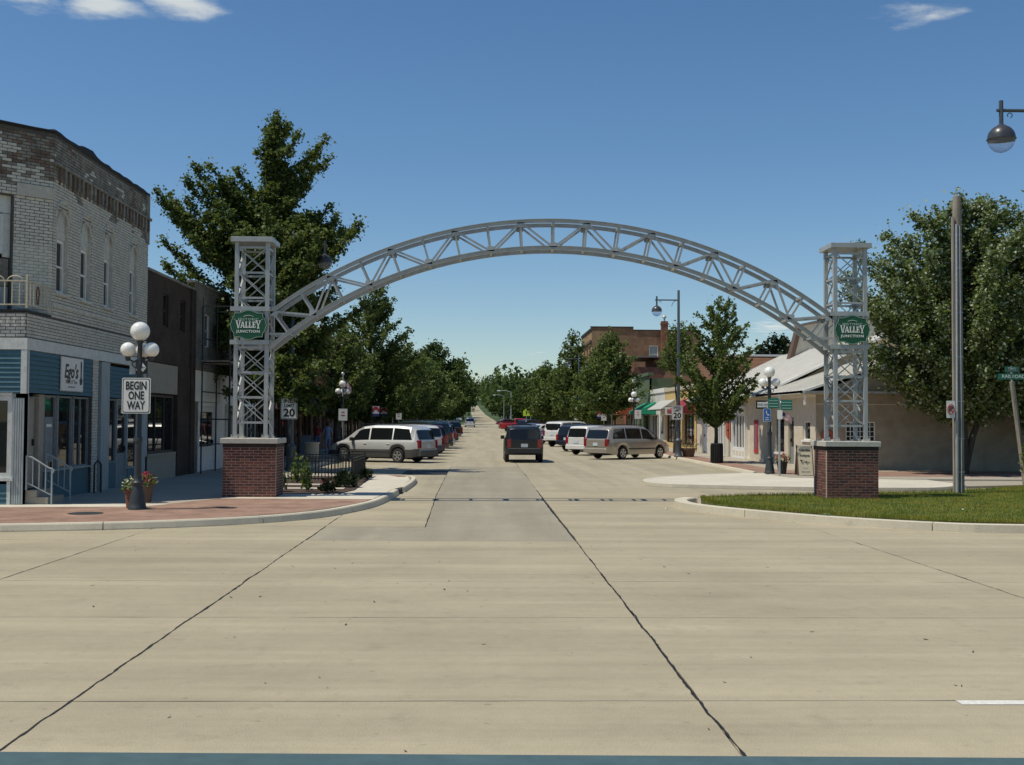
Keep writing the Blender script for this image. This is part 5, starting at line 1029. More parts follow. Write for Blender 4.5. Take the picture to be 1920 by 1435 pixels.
arm_lamp(10.41, 59.1, -1, 'tall dark lamp with a side arm rising over the tan minivan'); arm_lamp(11.75, 22.5, -1, 'tall arm lamp whose half dark globe hangs at the upper right'); arm_lamp(-7.0, 41.6, 1, 'tall arm lamp whose globe shows through the big ginkgo')
c = copy_tree([o for o in COL.objects if o.name.startswith('arm_lamp') and o.parent is None][0]); c.location = (10.41, 120, .13+hz(120)); c['label'] = 'farther tall arm lamp above the right hand trees'

# ------------------------------------------------------------------ signs
def panel(par, x0, x1, y, z0, z1, m, r=.03, th=.006, name='panel'):
    pts = []
    for cx, cz, a0 in ((x1-r, z1-r, 0), (x0+r, z1-r, 90), (x0+r, z0+r, 180), (x1-r, z0+r, 270)):
        for k in range(4): a = R(a0+30*k); pts.append((cx+r*math.cos(a), cz+r*math.sin(a)))
    b = MB(); b.prism(pts, y, y+th, 'xz'); return b.build(name, m, par)
def framed(par, x0, x1, y, z0, z1, edge='sign_black', face='sign_white'):
    panel(par, x0, x1, y, z0, z1, face); panel(par, x0+.018, x1-.018, y-.002, z0+.018, z1-.018, edge, name='border'); panel(par, x0+.034, x1-.034, y-.004, z0+.034, z1-.034, face, name='face')
t = thing('begin_one_way_sign', 'white sign reading BEGIN ONE WAY on the left globe lamp', 'sign', (-7.15, 23.5, 2.1)); framed(t, -7.46, -6.87, 23.5, 2.13, 2.87)
for i, s_ in enumerate(('BEGIN', 'ONE', 'WAY')): text(s_, .235, (-7.165, 23.494, 2.70-i*.205), 'sign_black', t, sx=.66, bold=.007)
b = MB(); b.box(-7.17, -7.13, 23.506, 23.58, 2.4, 2.44); b.build('clamp', 'galvanised', t)
t = thing('one_way_sign', 'small black one way arrow sign edge-on above the begin one way sign', 'sign', (-7.05, 23.6, 2.98)); b = MB(); b.box(-7.22, -6.98, 23.62, 23.63, 2.96, 3.22); b.build('panel', 'sign_black', t)
b = MB(); b.prism([(-7.21, 3.03), (-7.08, 3.03), (-7.08, 2.99), (-7.0, 3.09), (-7.08, 3.19), (-7.08, 3.15), (-7.21, 3.15)], 23.612, 23.618, 'xz'); b.build('arrow', 'sign_white', t); text('ONE WAY', .055, (-7.12, 23.61, 3.09), 'sign_black', t)
b = MB(); b.box(-7.36, -7.24, 23.66, 23.67, 2.95, 3.22); b.build('back_plate', 'galvanised', t)
def speed(x, y, z, lb, post=None):
    t = thing('speed_limit_sign', lb, 'sign', (x, y, post if post is not None else z)); framed(t, x-.3, x+.3, y, z, z+.76); text('SPEED', .17, (x, y-.006, z+.64), 'sign_black', t, sx=.95, bold=.003); text('LIMIT', .17, (x, y-.006, z+.49), 'sign_black', t, sx=.95, bold=.003); text('20', .4, (x, y-.006, z+.22), 'sign_black', t, sx=1.05, bold=.012)
    if post is not None: b = MB(); b.box(x-.03, x+.03, y+.008, y+.04, post, z+.7); b.build('post', 'galvanised', t)
speed(10.32, 58.95, 2.08, 'speed limit 20 sign on the tall lamp beside the tan minivan'); speed(-7.05, 41.4, 2.02, 'speed limit 20 sign on the tall lamp behind the left brick pillar')
def small_sign(x, y, z, lb, w=.45, h=.6, m='sign_white', text_='abc abcd', post=True, col='sign_red'):
    t = thing('post_sign', lb, 'sign', (x, y, .13), 0, 'small kerb signs on posts'); panel(t, x-w/2, x+w/2, y, z, z+h, m)
    for i, s_ in enumerate(text_.split()): scribble([len(s_)], .09, (x, y-.004, z+h*.72-i*.16), col, t)
    b = MB(); b.box(x-.025, x+.025, y+.008, y+.04, .13, z+h*.9); b.build('post', 'galvanised', t); return t
small_sign(-7.05, 57.4, 1.95, 'white parking sign on a post above the left minivan nose'); small_sign(10.55, 75.5, 2.15, 'white parking sign below the two globe lamp on the right', text_='ab abc'); small_sign(10.6, 97, 2.0, 'white parking sign in front of the white utility vehicle'); small_sign(10.6, 125, 2.0, 'white parking sign far down the right kerb'); small_sign(-6.75, 92, 2.0, 'white parking sign above the parked cars further left'); small_sign(-6.75, 122, 2.0, 'far white parking sign on the left kerb'); small_sign(10.7, 92, 2.5, 'grey backed sign on the right kerb by the trees', m='grey_paint', text_='', w=.6, h=.8)
for x, y, lb in ((-6.75, 72, 'red white and blue banner sign nearest on the left kerb'), (-6.75, 78, 'second red white and blue banner sign on the left kerb'), (10.62, 112, 'red and blue banner on the right kerb'), (10.62, 101, 'blue and red banner beside the right trees')):
    t = thing('kerb_banner', lb, 'banner', (x, y, .13)); b = MB(); b.box(x-.22, x+.22, y, y+.012, 2.2, 2.85); b.build('cloth', 'flag_white', t); b = MB(); b.box(x-.22, x+.22, y-.006, y-.002, 2.2, 2.38); b.build('blue_band', 'flag_blue', t); b = MB(); b.prism([(x+.22*math.cos(a)*1.0, 2.6+.24*math.sin(a)) for a in [PI*i/10 for i in range(11)]]+[(x-.22, 2.5), (x-.1, 2.5), (x-.1, 2.62), (x+.1, 2.62), (x+.1, 2.5), (x+.22, 2.5)], y-.006, y-.002, 'xz'); b.build('red_arch', 'flag_red', t); b = MB(); b.tube([(x-.25, y, .13), (x-.25, y, 2.95)], .025, 6); b.build('post', 'black_iron', t)
# cluster by the right globe lamp
t = thing('one_way_sign', 'black and white ONE WAY sign left of the right globe lamp', 'sign', (10.2, 40.7, 2.5)); panel(t, 10.02, 10.62, 40.75, 2.49, 2.8, 'sign_black'); b = MB(); b.prism([(10.07, 2.55), (10.42, 2.55), (10.42, 2.51), (10.58, 2.645), (10.42, 2.78), (10.42, 2.74), (10.07, 2.74)], 40.74, 40.748, 'xz'); b.build('arrow', 'sign_white', t); text('ONE WAY', .12, (10.29, 40.737, 2.645), 'sign_black', t, sx=.8)
t = thing('blue_parking_sign', 'blue sign with white figure on the right globe lamp', 'sign', (10.4, 40.6, 2.05)); panel(t, 10.25, 10.53, 40.6, 2.03, 2.5, 'sign_white'); panel(t, 10.262, 10.518, 40.598, 2.042, 2.488, 'sign_blue', name='face')
b = MB(); b.prism([(10.36, 2.3), (10.45, 2.3), (10.48, 2.25), (10.40, 2.25), (10.38, 2.42), (10.35, 2.42)], 40.594, 40.597, 'xz'); b.build('figure', 'sign_white', t); scribble([4], .05, (10.39, 40.594, 2.17), 'sign_white', t); scribble([5], .05, (10.39, 40.594, 2.1), 'sign_white', t)
t = thing('direction_sign', 'steel post carrying two green direction signs right of the right globe lamp', 'sign', (10.47, 39.4, .13)); b = MB(); b.box(10.50, 10.56, 39.42, 39.47, .13, 3.0); b.build('post', 'galvanised', t)
for x0, x1, nm in ((10.12, 10.5, 0), (10.58, 10.98, 1)):
    panel(t, x0, x1, 39.4, 2.5-.06*nm, 2.86-.06*nm, 'street_green', .01, name='green_panel')
    for k in range(3): b = MB(); b.box(x0+.03, x1-.03, 39.394, 39.398, 2.56-.06*nm+k*.1, 2.575-.06*nm+k*.1); b.build('text_line', 'sign_pale', t)
panel(t, 10.44, 10.62, 39.37, 2.12, 2.44, 'sign_white', .01, name='notice'); 
# A-board
t = thing('a_frame_board', 'cream sandwich board reading Collectibles Antiques beside the right pillar', 'sign', (11.45, 39.5, .13))
b = MB(); b.add([(11.2, 39.4, .14), (11.72, 39.4, .14), (11.72, 39.62, 1.18), (11.2, 39.62, 1.18), (11.2, 39.43, .14), (11.72, 39.43, .14), (11.72, 39.65, 1.18), (11.2, 39.65, 1.18)], [(0, 1, 2, 3), (7, 6, 5, 4), (0, 4, 5, 1), (1, 5, 6, 2), (2, 6, 7, 3), (3, 7, 4, 0)]); b.build('front_leaf', 'cream_paint', t)
b = MB(); b.add([(11.2, 39.9, .14), (11.72, 39.9, .14), (11.72, 39.67, 1.18), (11.2, 39.67, 1.18), (11.2, 39.93, .14), (11.72, 39.93, .14), (11.72, 39.7, 1.18), (11.2, 39.7, 1.18)], [(0, 1, 2, 3), (7, 6, 5, 4), (0, 4, 5, 1), (1, 5, 6, 2), (2, 6, 7, 3), (3, 7, 4, 0)]); b.build('back_leaf', 'brown_paint', t)
for x in (11.185, 11.735): b = MB(); b.bar((x, 39.4, .13), (x, 39.64, 1.21), .035); b.build('frame_stile', 'brown_paint', t)
til = (PI/2-math.atan(.22/1.04), 0, 0)
for s_, sz, z in (('Collectibles', .105, 1.02), ('Antiques', .12, .84)): text(s_, sz, (11.46, 39.39+(z-.14)*.2115, z), 'sign_black', t, rot=til, sx=.85, bold=.002)
for s_, sz, z in (([3, 4], .035, .4), ([8, 7], .038, .28)): scribble(s_, sz, (11.46, 39.39+(z-.14)*.2115, z), 'grey_paint', t, til)
b = MB(); z = .62; b.bar((11.3, 39.385+(z-.14)*.2115, .66), (11.62, 39.385+(z-.14)*.2115, .6), .012); b.sphere((11.32, 39.39+.1, .66), .035, 8, 6); b.sphere((11.5, 39.39+.1, .61), .03, 8, 6); b.build('drawn_emblem', 'sign_black', t)
t = thing('a_frame_board', 'pale blue sandwich board on the shaded left sidewalk', 'sign', (-9.3, 60, .13)); b = MB(); b.add([(-9.6, 60, .14), (-9.05, 60, .14), (-9.05, 60.2, 1.15), (-9.6, 60.2, 1.15), (-9.6, 60.5, .14), (-9.05, 60.5, .14), (-9.05, 60.25, 1.15), (-9.6, 60.25, 1.15)], [(0, 1, 2, 3), (7, 6, 5, 4), (2, 6, 7, 3)]); b.build('leaves', 'blind_glass', t, recalc=False)
# utility pole with conduit
t = thing('utility_pole', 'weathered wooden utility pole with bright conduit standing on the lawn', 'pole', (12.78, 29.94, .13))
def p(nm, f, m, sm=True): b = MB(); f(b); return b.build(nm, m, t, smooth=sm)
p('pole', lambda b: b.lathe([(.145, .1), (.14, 1), (.13, 4), (.115, 8.05), (.095, 8.18), (.04, 8.2)], 14, (12.87, 29.98, 0)), 'wood_pole'); p('cable_guard', lambda b: b.box(12.695, 12.745, 29.86, 29.95, .12, 7.6), 'post_wood', False)
p('conduit', lambda b: b.tube([(12.745, 29.80, .14), (12.755, 29.81, 2.1)], .04, 10), 'galvanised'); p('conduit', lambda b: b.tube([(12.755, 29.81, 2.1), (12.80, 29.86, 7.4)], .028, 10), 'conduit'); p('small_conduit', lambda b: b.tube([(12.86, 29.78, .14), (12.87, 29.79, 2.4), (12.87, 29.82, 7.35)], .010, 6), 'conduit')
for z in (.7, 1.6, 2.6, 3.8, 5, 6.2, 7.1): p('strap', lambda b: b.lathe([(.152-.004*z, z), (.152-.004*z, z+.025)], 14, (12.87, 29.98, 0)), 'galvanised')
t = thing('no_parking_sign', 'white no parking sign with red ring on the utility pole', 'sign', (12.55, 29.7, 2.15)); panel(t, 12.44, 12.67, 29.72, 2.16, 2.62, 'sign_white', .02); text('P', .2, (12.555, 29.712, 2.39), 'sign_black', t, bold=.006); b = MB(); b.tube([(12.555+.085*math.cos(a), 29.708, 2.39+.13*math.sin(a)) for a in [2*PI*i/24 for i in range(25)]], .013, 5); b.tube([(12.495, 29.706, 2.48), (12.615, 29.706, 2.30)], .012, 5); b.build('red_ring', 'sign_red', t); b = MB(); b.box(12.6, 12.66, 29.727, 29.85, 2.3, 2.5); b.build('bracket', 'galvanised', t)
t = thing('street_name_sign', 'leaning wooden post with green street name blades at the right edge', 'sign', (16.42, 33.8, .13)); b = MB(); b.bar((16.56, 33.8, .1), (16.00, 33.45, 3.28), .11, .09); b.build('post', 'post_wood', t); b = MB(); b.tube([(16.00, 33.45, 3.2), (15.98, 33.43, 3.75)], .025, 6); b.build('pipe', 'galvanised', t)
panel(t, 15.54, 16.69, 33.37, 3.34, 3.52, 'street_green', .01, name='name_blade'); text('RAILROAD PL', .15, (16.11, 33.364, 3.43), 'sign_white', t, sx=.98)
b = MB(); b.bar((15.69, 33.22, 3.64), (16.29, 33.6, 3.66), .012, .17); b.build('name_blade', 'street_green', t); text('5TH ST', .13, (15.98, 33.385, 3.65), 'sign_white', t, rot=(PI/2, 0, .56), sx=.95)

# ------------------------------------------------------------------ planter fence, pots, bins
fe = thing('planter_fence', 'low black iron picket fence round the planting bed beside the left pillar', 'fence', (-5, 35.5, .14))
def fence_run(a, c, step=.115, h=.74):
    a, c = Vector(a), Vector(c); L = (c-a).length; n = int(L/step); d = (c-a)/n
    def p(nm, f): b = MB(); f(b); b.build(nm, 'black_iron', fe)
    for z in (.26, .78, .86): p('rail', lambda b: b.bar(a+Vector((0, 0, z)), c+Vector((0, 0, z)), .03))
    for i in range(n+1):
        q = a+d*i; post = i in (0, n); p('post' if post else 'picket', lambda b: b.bar(q+Vector((0, 0, .1)) if post else q+Vector((0, 0, .2)), q+Vector((0, 0, .93 if post else .855)), .055 if post else .024))
fence_run((-6.15, 33.7, 0), (-3.85, 33.7, 0), .1); fence_run((-6.15, 37.3, 0), (-3.85, 37.3, 0), .1); fence_run((-3.84, 33.75, 0), (-3.84, 37.25, 0), .16)
def leaves_at(mb_pts, n, size, spread, up=.0):
    pass
def tuft(par, c, r, h, n, size, m, name='foliage', up=.5):
    """leafy clump: small bent quads spread through a dome"""
    V = []; F = []
    for i in range(n):
        a = random.uniform(0, 2*PI); rr = r*math.sqrt(random.random()); z = h*random.random()**.8*(1-.5*(rr/r)**2)
        p = Vector((c[0]+rr*math.cos(a), c[1]+rr*math.sin(a), c[2]+z)); d = Vector((random.gauss(0, 1), random.gauss(0, 1), random.gauss(up, .6))).normalized(); s = d.orthogonal().normalized(); s.rotate(Matrix.Rotation(random.uniform(0, 6.28), 3, d)); q = size*random.uniform(.6, 1.3); k = len(V)
        V += [p, p+d*q*.5+s*q*.32, p+d*q, p+d*q*.5-s*q*.32]; F.append((k, k+1, k+2, k+3))
    b = MB(); b.add(V, F); return b.build(name, m, par, recalc=False)
def pot(x, y, lb, m='terracotta', r=.18, h=.36, flower='petal_red', z=.137):
    t = thing('flower_pot', lb, 'flower pot', (x, y, z)); b = MB(); b.lathe([(r*.7, 0), (r*.95, h*.85), (r*1.08, h*.85), (r*1.08, h), (r*.9, h), (r*.85, h*.9), (.01, h*.88)], 16, (x, y, z)); b.build('pot', m, t, smooth=True)
    tuft(t, (x, y, z+h*.9), r*1.3, r*1.6, 130, .1, 'shrub_leaf'); 
    if flower: tuft(t, (x, y, z+h*.95), r*1.3, r*1.9, 150, .055, flower, 'flowers')
pot(-7.36, 23.95, 'terracotta pot with yellow white flowers beside the left globe lamp', flower='petal_white', r=.15, h=.4); pot(-7.55, 25.6, 'pot of dark red flowers just behind the left globe lamp', 'brown_paint', r=.17, h=.4, flower='petal_red'); pot(10.98, 40.75, 'dark pot of pink flowers beside the right globe lamp', 'black_iron', .2, .45, 'petal_pink'); pot(10.98, 59.3, 'half barrel of red flowers at the foot of the tall lamp', 'brown_paint', .4, .45, 'petal_red')
t = thing('litter_bin', 'black litter bin at the foot of the small right hand tree', 'bin', (10.72, 50.9, .13)); b = MB(); b.lathe([(.24, 0), (.26, .03), (.26, .8), (.28, .82), (.28, .88), (.2, .9), (.1, .9)], 18, (10.72, 50.9, .13)); b.build('drum', 'black_iron', t, smooth=True)
for k in range(18): a = 2*PI*k/18; b = MB(); b.bar((10.72+.275*math.cos(a), 50.9+.275*math.sin(a), .17), (10.72+.275*math.cos(a), 50.9+.275*math.sin(a), .93), .03); b.build('slat', 'black_iron', t)
t = thing('litter_bin', 'stone coloured litter bin on the shaded left sidewalk', 'bin', (-7.5, 50.0, .13)); b = MB(); b.lathe([(.32, 0), (.32, .78), (.35, .8), (.35, .86), (.2, .88), (.15, .86)], 16, (-7.5, 50, .13)); b.build('drum', 'walk_concrete', t, smooth=True)
t = thing('bike_rack', 'small dark iron stand against the white brick pier', 'stand', (-9.7, 28.9, .13)); b = MB(); b.tube([(-9.8, 28.8, .13), (-9.8, 28.8, .85), (-9.75, 28.9, .95), (-9.7, 29.0, .85), (-9.7, 29.0, .13)], .025, 6); b.build('hoop', 'black_iron', t)
for i, (x, y, r, h, n, mm, lb) in enumerate([(-5.3, 29.3, .26, .7, 190, 'locust_leaf', 'leafy green plant nearest the left pillar in the bed'), (-4.55, 29.5, .12, .85, 150, 'locust_leaf', 'slim upright plant in the middle of the planting bed'), (-3.95, 29.2, .2, .35, 160, 'dark_leaf', 'low dark plant with red flowers at the bed front'), (-3.75, 31.4, .3, .42, 420, 'dark_leaf', 'rounded dark clump of ornamental grass at the bed corner'), (-5.9, 30.2, .3, .22, 120, 'locust_leaf', 'low pale green plant beside the left pillar'), (-5.4, 33.2, .2, .9, 150, 'locust_leaf', 'tall thin plant growing against the picket fence'), (-3.6, 35.5, .22, .3, 140, 'dark_leaf', 'small dark plant behind the fence end')]):
    t = thing('bed_plant', lb, 'plant', (x, y, .15), 0, 'plants in the corner bed'); tuft(t, (x, y, .15), r, h, n, .13, mm, up=1.2)
    b = MB()
    for k in range(5): a = 2*PI*k/5; b.tube([(x, y, .14), (x+r*.4*math.cos(a), y+r*.4*math.sin(a), .15+h*.7)], [.008, .003], 4)
    b.build('stems', 'shrub_leaf', t, recalc=False)
    if i == 2: tuft(t, (x, y, .3), r*1.1, .25, 45, .045, 'petal_red', 'flowers')
t = thing('corner_bush', 'leafy bush at the right edge beside the street name post', 'bush', (16.75, 33.3, .13)); tuft(t, (16.8, 33.4, .5), .5, 1.6, 900, .14, 'locust_leaf')
b = MB(); b.tube([(16.8, 33.4, .1), (16.75, 33.4, 1.2)], [.04, .015], 6); b.build('stem', 'bark', t)
# flags
def flag(x, y, z, w, h, lb, pole=None, ang=0, droop=.2, mount='pole'):
    t = thing('flag', lb, 'flag', (x, y, z)); c, s = math.cos(ang), math.sin(ang); nx, nz = 12, 13
    V = []; F = []; M = []
    for j in range(nz+1):
        for i in range(nx+1):
            u = i/nx; V.append((x+c*u*w, y+s*u*w+.06*w*math.sin(u*7), z+h*(j/nz)-droop*u*u*w))
    b = MB()
    for j in range(nz):
        for i in range(nx):
            b.cur = 2 if (i < 5 and j >= 6) else (0 if j % 2 == 0 else 1); k = j*(nx+1)+i; b.add([V[k], V[k+1], V[k+nx+2], V[k+nx+1]], [(0, 1, 2, 3)])
    b.build('cloth', ['flag_red', 'flag_white', 'flag_blue'], t, recalc=False)
    if pole: b = MB(); b.tube([(x, y, pole), (x, y, z+h+.25)], .03, 6); b.build('staff', 'conduit', t); b = MB(); b.sphere((x, y, z+h+.3), .09, 8, 6); b.build('finial', 'conduit', t)
flag(-12.9, 100, 8.7, 1.9, 1.2, 'large flag on a roof staff above the left shops', pole=6.5); flag(-7.2, 58.4, 3.75, .45, .32, 'small flag on the globe lamp behind the silver minivan', pole=3.2, droop=.9); flag(-9.4, 48.6, 2.9, .6, .4, 'small drooping flag at the shaded left shopfront', pole=2.8, droop=.8); flag(10.62, 39.6, 2.12, .4, .25, 'small flag drooping below the green direction sign', pole=2.1, droop=.5)

# ------------------------------------------------------------------ vehicles
def paint(name, col, metal=.25, rough=.32): return mat(name, col, rough, .02, 3, metal=metal, coat=.7)
CARS = {
 'minivan': dict(L=5.1, W=1.9, H=1.76, fa=1.62, ra=-1.43, wr=.335, zf=.24, belt=[(-2.55, .98), (-2.4, 1.02), (0, 1.0), (1.3, .98), (1.75, .99), (2.3, .82), (2.5, .66), (2.55, .5)], roof=[(-2.5, 1.02), (-2.3, 1.55), (-2.05, 1.70), (-1.2, 1.76), (0, 1.76), (.55, 1.70), (1.0, 1.52), (1.72, 1.0)], rg=((-2.47, 1.08), (-2.31, 1.52)), wg=((1.66, 1.05), (.72, 1.63)), win=[(-2.2, -1.95, -1.15, -1.15), (-1.08, -1.08, .12, .12), (.2, .2, 1.28, .72)]),
 'suv': dict(L=4.7, W=1.86, H=1.76, fa=1.42, ra=-1.3, wr=.37, zf=.36, belt=[(-2.33, 1.02), (-2.2, 1.06), (0, 1.06), (1.0, 1.06), (1.3, 1.07), (2.1, 1.0), (2.3, .9), (2.35, .6)], roof=[(-2.3, 1.08), (-2.12, 1.6), (-1.95, 1.71), (-1.2, 1.76), (0, 1.75), (.4, 1.68), (.62, 1.58), (1.25, 1.08)], rg=((-2.27, 1.13), (-2.13, 1.57)), wg=((1.2, 1.12), (.52, 1.63)), win=[(-2.08, -1.88, -1.2, -1.2), (-1.12, -1.12, -.12, -.12), (-.04, -.04, 1.0, .52)]),
 'bigsuv': dict(L=5.1, W=2.0, H=1.95, fa=1.5, ra=-1.45, wr=.39, zf=.42, belt=[(-2.53, 1.14), (-2.4, 1.18), (0, 1.17), (1.2, 1.16), (1.45, 1.17), (2.35, 1.08), (2.5, .95), (2.55, .6)], roof=[(-2.5, 1.2), (-2.36, 1.78), (-2.2, 1.9), (-1.2, 1.95), (0, 1.94), (.5, 1.86), (.7, 1.76), (1.35, 1.18)], rg=((-2.47, 1.26), (-2.37, 1.74)), wg=((1.3, 1.23), (.6, 1.82)), win=[(-2.3, -2.15, -1.25, -1.25), (-1.15, -1.15, -.1, -.1), (0, 0, 1.1, .6)]),
 'boxvan': dict(L=4.4, W=1.76, H=1.72, fa=1.4, ra=-1.25, wr=.32, zf=.26, belt=[(-2.18, .98), (-2.1, 1.0), (0, .99), (1.1, .98), (1.35, .98), (2.0, .88), (2.15, .75), (2.2, .5)], roof=[(-2.16, 1.0), (-2.0, 1.58), (-1.9, 1.68), (-1, 1.72), (.4, 1.71), (.75, 1.62), (1.3, 1.0)], rg=((-2.14, 1.04), (-2.02, 1.54)), wg=((1.25, 1.06), (.82, 1.57)), win=[(-1.95, -1.85, -1.1, -1.1), (-1.02, -1.02, -.05, -.05), (.04, .04, 1.0, .75)]),
 'sedan': dict(L=4.75, W=1.8, H=1.42, fa=1.4, ra=-1.35, wr=.32, zf=.22, belt=[(-2.36, .78), (-2.25, .96), (-1.5, .98), (0, .93), (1.0, .93), (1.2, .93), (2.1, .78), (2.3, .66), (2.37, .45)], roof=[(-1.75, .98), (-1.1, 1.3), (-.6, 1.41), (.2, 1.42), (.5, 1.36), (1.3, .94)], rg=((-1.66, 1.02), (-1.12, 1.3)), wg=((1.22, .98), (.52, 1.36)), win=[(-1.35, -.95, -.25, -.25), (-.17, -.17, .95, .45)]),
 'pickup': dict(L=5.6, W=1.98, H=1.85, fa=1.85, ra=-1.6, wr=.39, zf=.42, belt=[(-2.78, 1.2), (-2.7, 1.22), (-.85, 1.22), (-.8, 1.22), (.8, 1.16), (1.4, 1.15), (2.5, 1.06), (2.75, .95), (2.8, .6)], roof=[(-.95, 1.23), (-.85, 1.72), (-.7, 1.82), (0, 1.85), (.5, 1.8), (.7, 1.72), (1.35, 1.16)], rg=((-.93, 1.3), (-.87, 1.66)), wg=((1.3, 1.22), (.62, 1.76)), win=[(-.78, -.72, -.05, -.05), (.04, .04, 1.12, .6)]),
}
def interp(pl, x):
    if x <= pl[0][0]: return pl[0][1]
    for (a, b), (c, d) in zip(pl, pl[1:]):
        if x <= c: return b+(d-b)*(x-a)/(c-a)
    return pl[-1][1]
def car(kind, label, pnt, x, y, heading, z=0, lower=None, detail=2, rack=False, group=None, plate=True, roofc=None):
    D = CARS[kind]; L, W = D['L'], D['W']; hw = W/2; t = thing({'minivan': 'minivan', 'suv': 'sport_utility_vehicle', 'bigsuv': 'sport_utility_vehicle', 'boxvan': 'small_van', 'sedan': 'sedan', 'pickup': 'pickup_truck'}[kind], label, {'minivan': 'minivan', 'suv': 'suv', 'bigsuv': 'suv', 'boxvan': 'van', 'sedan': 'car', 'pickup': 'pickup'}[kind], (x, y, z), heading, group)
    rf = D['roof']; step = .045 if detail > 1 else .11
    xs = set(np.arange(-L/2, L/2, step).round(3).tolist())|{L/2}|{p[0] for p in rf}|{p[0] for p in D['belt']}
    for ax in (D['fa'], D['ra']):
        for k in range(13): xs.add(round(ax+(D['wr']+.075)*math.cos(PI*k/12), 3))
    xs = sorted(q for q in xs if -L/2 <= q <= L/2)
    def halfw(q): e = abs(q)/(L/2); return hw*(1-.16*max(0, (e-.8)/.2)**2.2-.025*max(0, e-.3))
    def bottom(q):
        zb = D['zf']+.12*max(0, (abs(q)-L/2+.4)/.4)
        for ax in (D['fa'], D['ra']):
            r = D['wr']+.075
            if abs(q-ax) < r: zb = max(zb, D['wr']+math.sqrt(max(0, r*r-(q-ax)**2)))
        return zb
    def top(q): return interp(rf, q) if rf[0][0] <= q <= rf[-1][0] else -1
    def ring(q):
        w = halfw(q); zb = bottom(q); be = interp(D['belt'], q); tp = top(q); g = max(0, tp-be)
        if g > .02: tw = w*(.955-.2*g/(D['H']-.98)); te = tp-min(.07, g*.35); pts = [(w*.95, be), (tw, te), (tw*.9, tp-.012), (tw*.55, tp+.004), (0, tp+.012)]
        else: pts = [(w*.95, be), (w*.9, be+.012), (w*.8, be+.022), (w*.5, be+.034), (0, be+.04)]
        m_ = zb+(be-zb)*.5
        return [(0, zb), (w*.82, zb), (w*.965, zb+.015), (w*.99, min(zb+.12, be-.09)), (w, max(m_, zb+.01)), (w*.995, be-.06 if be-.06 > zb else be)]+pts
    rs = [ring(q) for q in xs]; n = len(rs[0]); b = MB(); V = []
    for q, r in zip(xs, rs): V += [(q, -yy, zz) for yy, zz in r]+[(q, yy, zz) for yy, zz in r[::-1]]
    M = 2*n; F = []; mi = []
    for i in range(len(xs)-1):
        for j in range(M):
            k = (j+1) % M; F.append((i*M+j, i*M+k, i*M+M+k, i*M+M+j))
            seg = min(j, M-2-j) if j < M-1 else 0
            mi.append(1 if lower and seg <= 3 else (2 if seg <= 0 else 0))
    F += [tuple(range(M-1, -1, -1)), tuple((len(xs)-1)*M+j for j in range(M))]; mi += [0, 0]
    b.add(V, F); b.mi = mi
    body = b.build('body', [pnt, lower or pnt, 'dark_plastic'], t, smooth=True, local=True)
    def prt(nm, f, m, sm=False, par=t): bb = MB(); f(bb); o = bb.build(nm, m, None, smooth=sm); o.parent = par; return o
    # side glass follows the tumblehome of the cabin
    def sidept(q, v, s, off=.007):
        r = ring(q); (y0, z0), (y1, z1) = r[6], r[7]; nl = math.hypot(z1-z0, y0-y1) or 1
        return (q, s*(y0+(y1-y0)*v+off*(z1-z0)/nl), z0+(z1-z0)*v+off*(y0-y1)/nl)
    for s in (-1, 1):
        for (a0, a1, c1, c0) in [(w_[0], w_[1], w_[3], w_[2]) for w_ in D['win']]:
            def glass(bb):
                vs = []; K = 8; top_end = c1
                for j in range(5):
                    v = .1+.8*j/4
                    for i in range(K+1): qa = a0+(a1-a0)*v; qb = c0+(c1-c0)*v; vs.append(sidept(qa+(qb-qa)*i/K, v, s))
                bb.add(vs, [(j*(K+1)+i, j*(K+1)+i+1, j*(K+1)+K+2+i, j*(K+1)+K+1+i) for j in range(4) for i in range(K)])
            prt('side_window', glass, 'car_glass', True)
    for nm, (p0, p1), kk in (('rear_window', D['rg'], -1), ('windshield', D['wg'], 1)):
        def g2(bb):
            vs = []; K = 6
            for j in range(4):
                v = j/3; q = p0[0]+(p1[0]-p0[0])*v; zz = interp(rf, q) if abs(p1[0]-p0[0]) > .3 else p0[1]+(p1[1]-p0[1])*v; w = ring(q)[7][0] if top(q) > 0 else halfw(q)*.8; w *= .93
                for i in range(K+1): u = -1+2*i/K; vs.append((q+kk*(.022-.02*u*u), u*w, zz+.014-.006*u*u))
            bb.add(vs, [(j*(K+1)+i, j*(K+1)+i+1, j*(K+1)+K+2+i, j*(K+1)+K+1+i) for j in range(3) for i in range(K)])
        prt(nm, g2, 'car_glass', True)
    for ax in (D['fa'], D['ra']):
        for s in (-1, 1):
            r = D['wr']; yo = s*(hw-.115)
            wh = prt('wheel', lambda bb: bb.lathe([(r*.62, -.1), (r*.9, -.105), (r, -.06), (r, .06), (r*.9, .105), (r*.62, .1)], 24 if detail > 1 else 14, (ax, yo, r), 'y'), 'tyre', True)
            prt('rim', lambda bb: bb.lathe([(r*.64, s*.05), (r*.64, s*.098), (r*.58, s*.1), (r*.55, s*.06), (r*.2, s*.07), (r*.16, s*.1), (.01, s*.1)], 20, (ax, yo, r), 'y'), 'grey_plastic' if detail > 1 else 'alloy', True, wh)
            if detail > 1:
                def spokes(bb):
                    for k in range(5):
                        a = 2*PI*k/5+.3; d1 = (math.cos(a), math.sin(a)); bb.bar((ax+d1[0]*r*.1, yo+s*.095, r+d1[1]*r*.1), (ax+d1[0]*r*.6, yo+s*.1, r+d1[1]*r*.6), r*.2, .02, up=(0, 1, 0))
                    bb.lathe([(r*.66, s*.09), (r*.66, s*.106), (r*.57, s*.106), (r*.57, s*.09)], 20, (ax, yo, r), 'y')
                prt('spokes', spokes, 'alloy', False, wh)
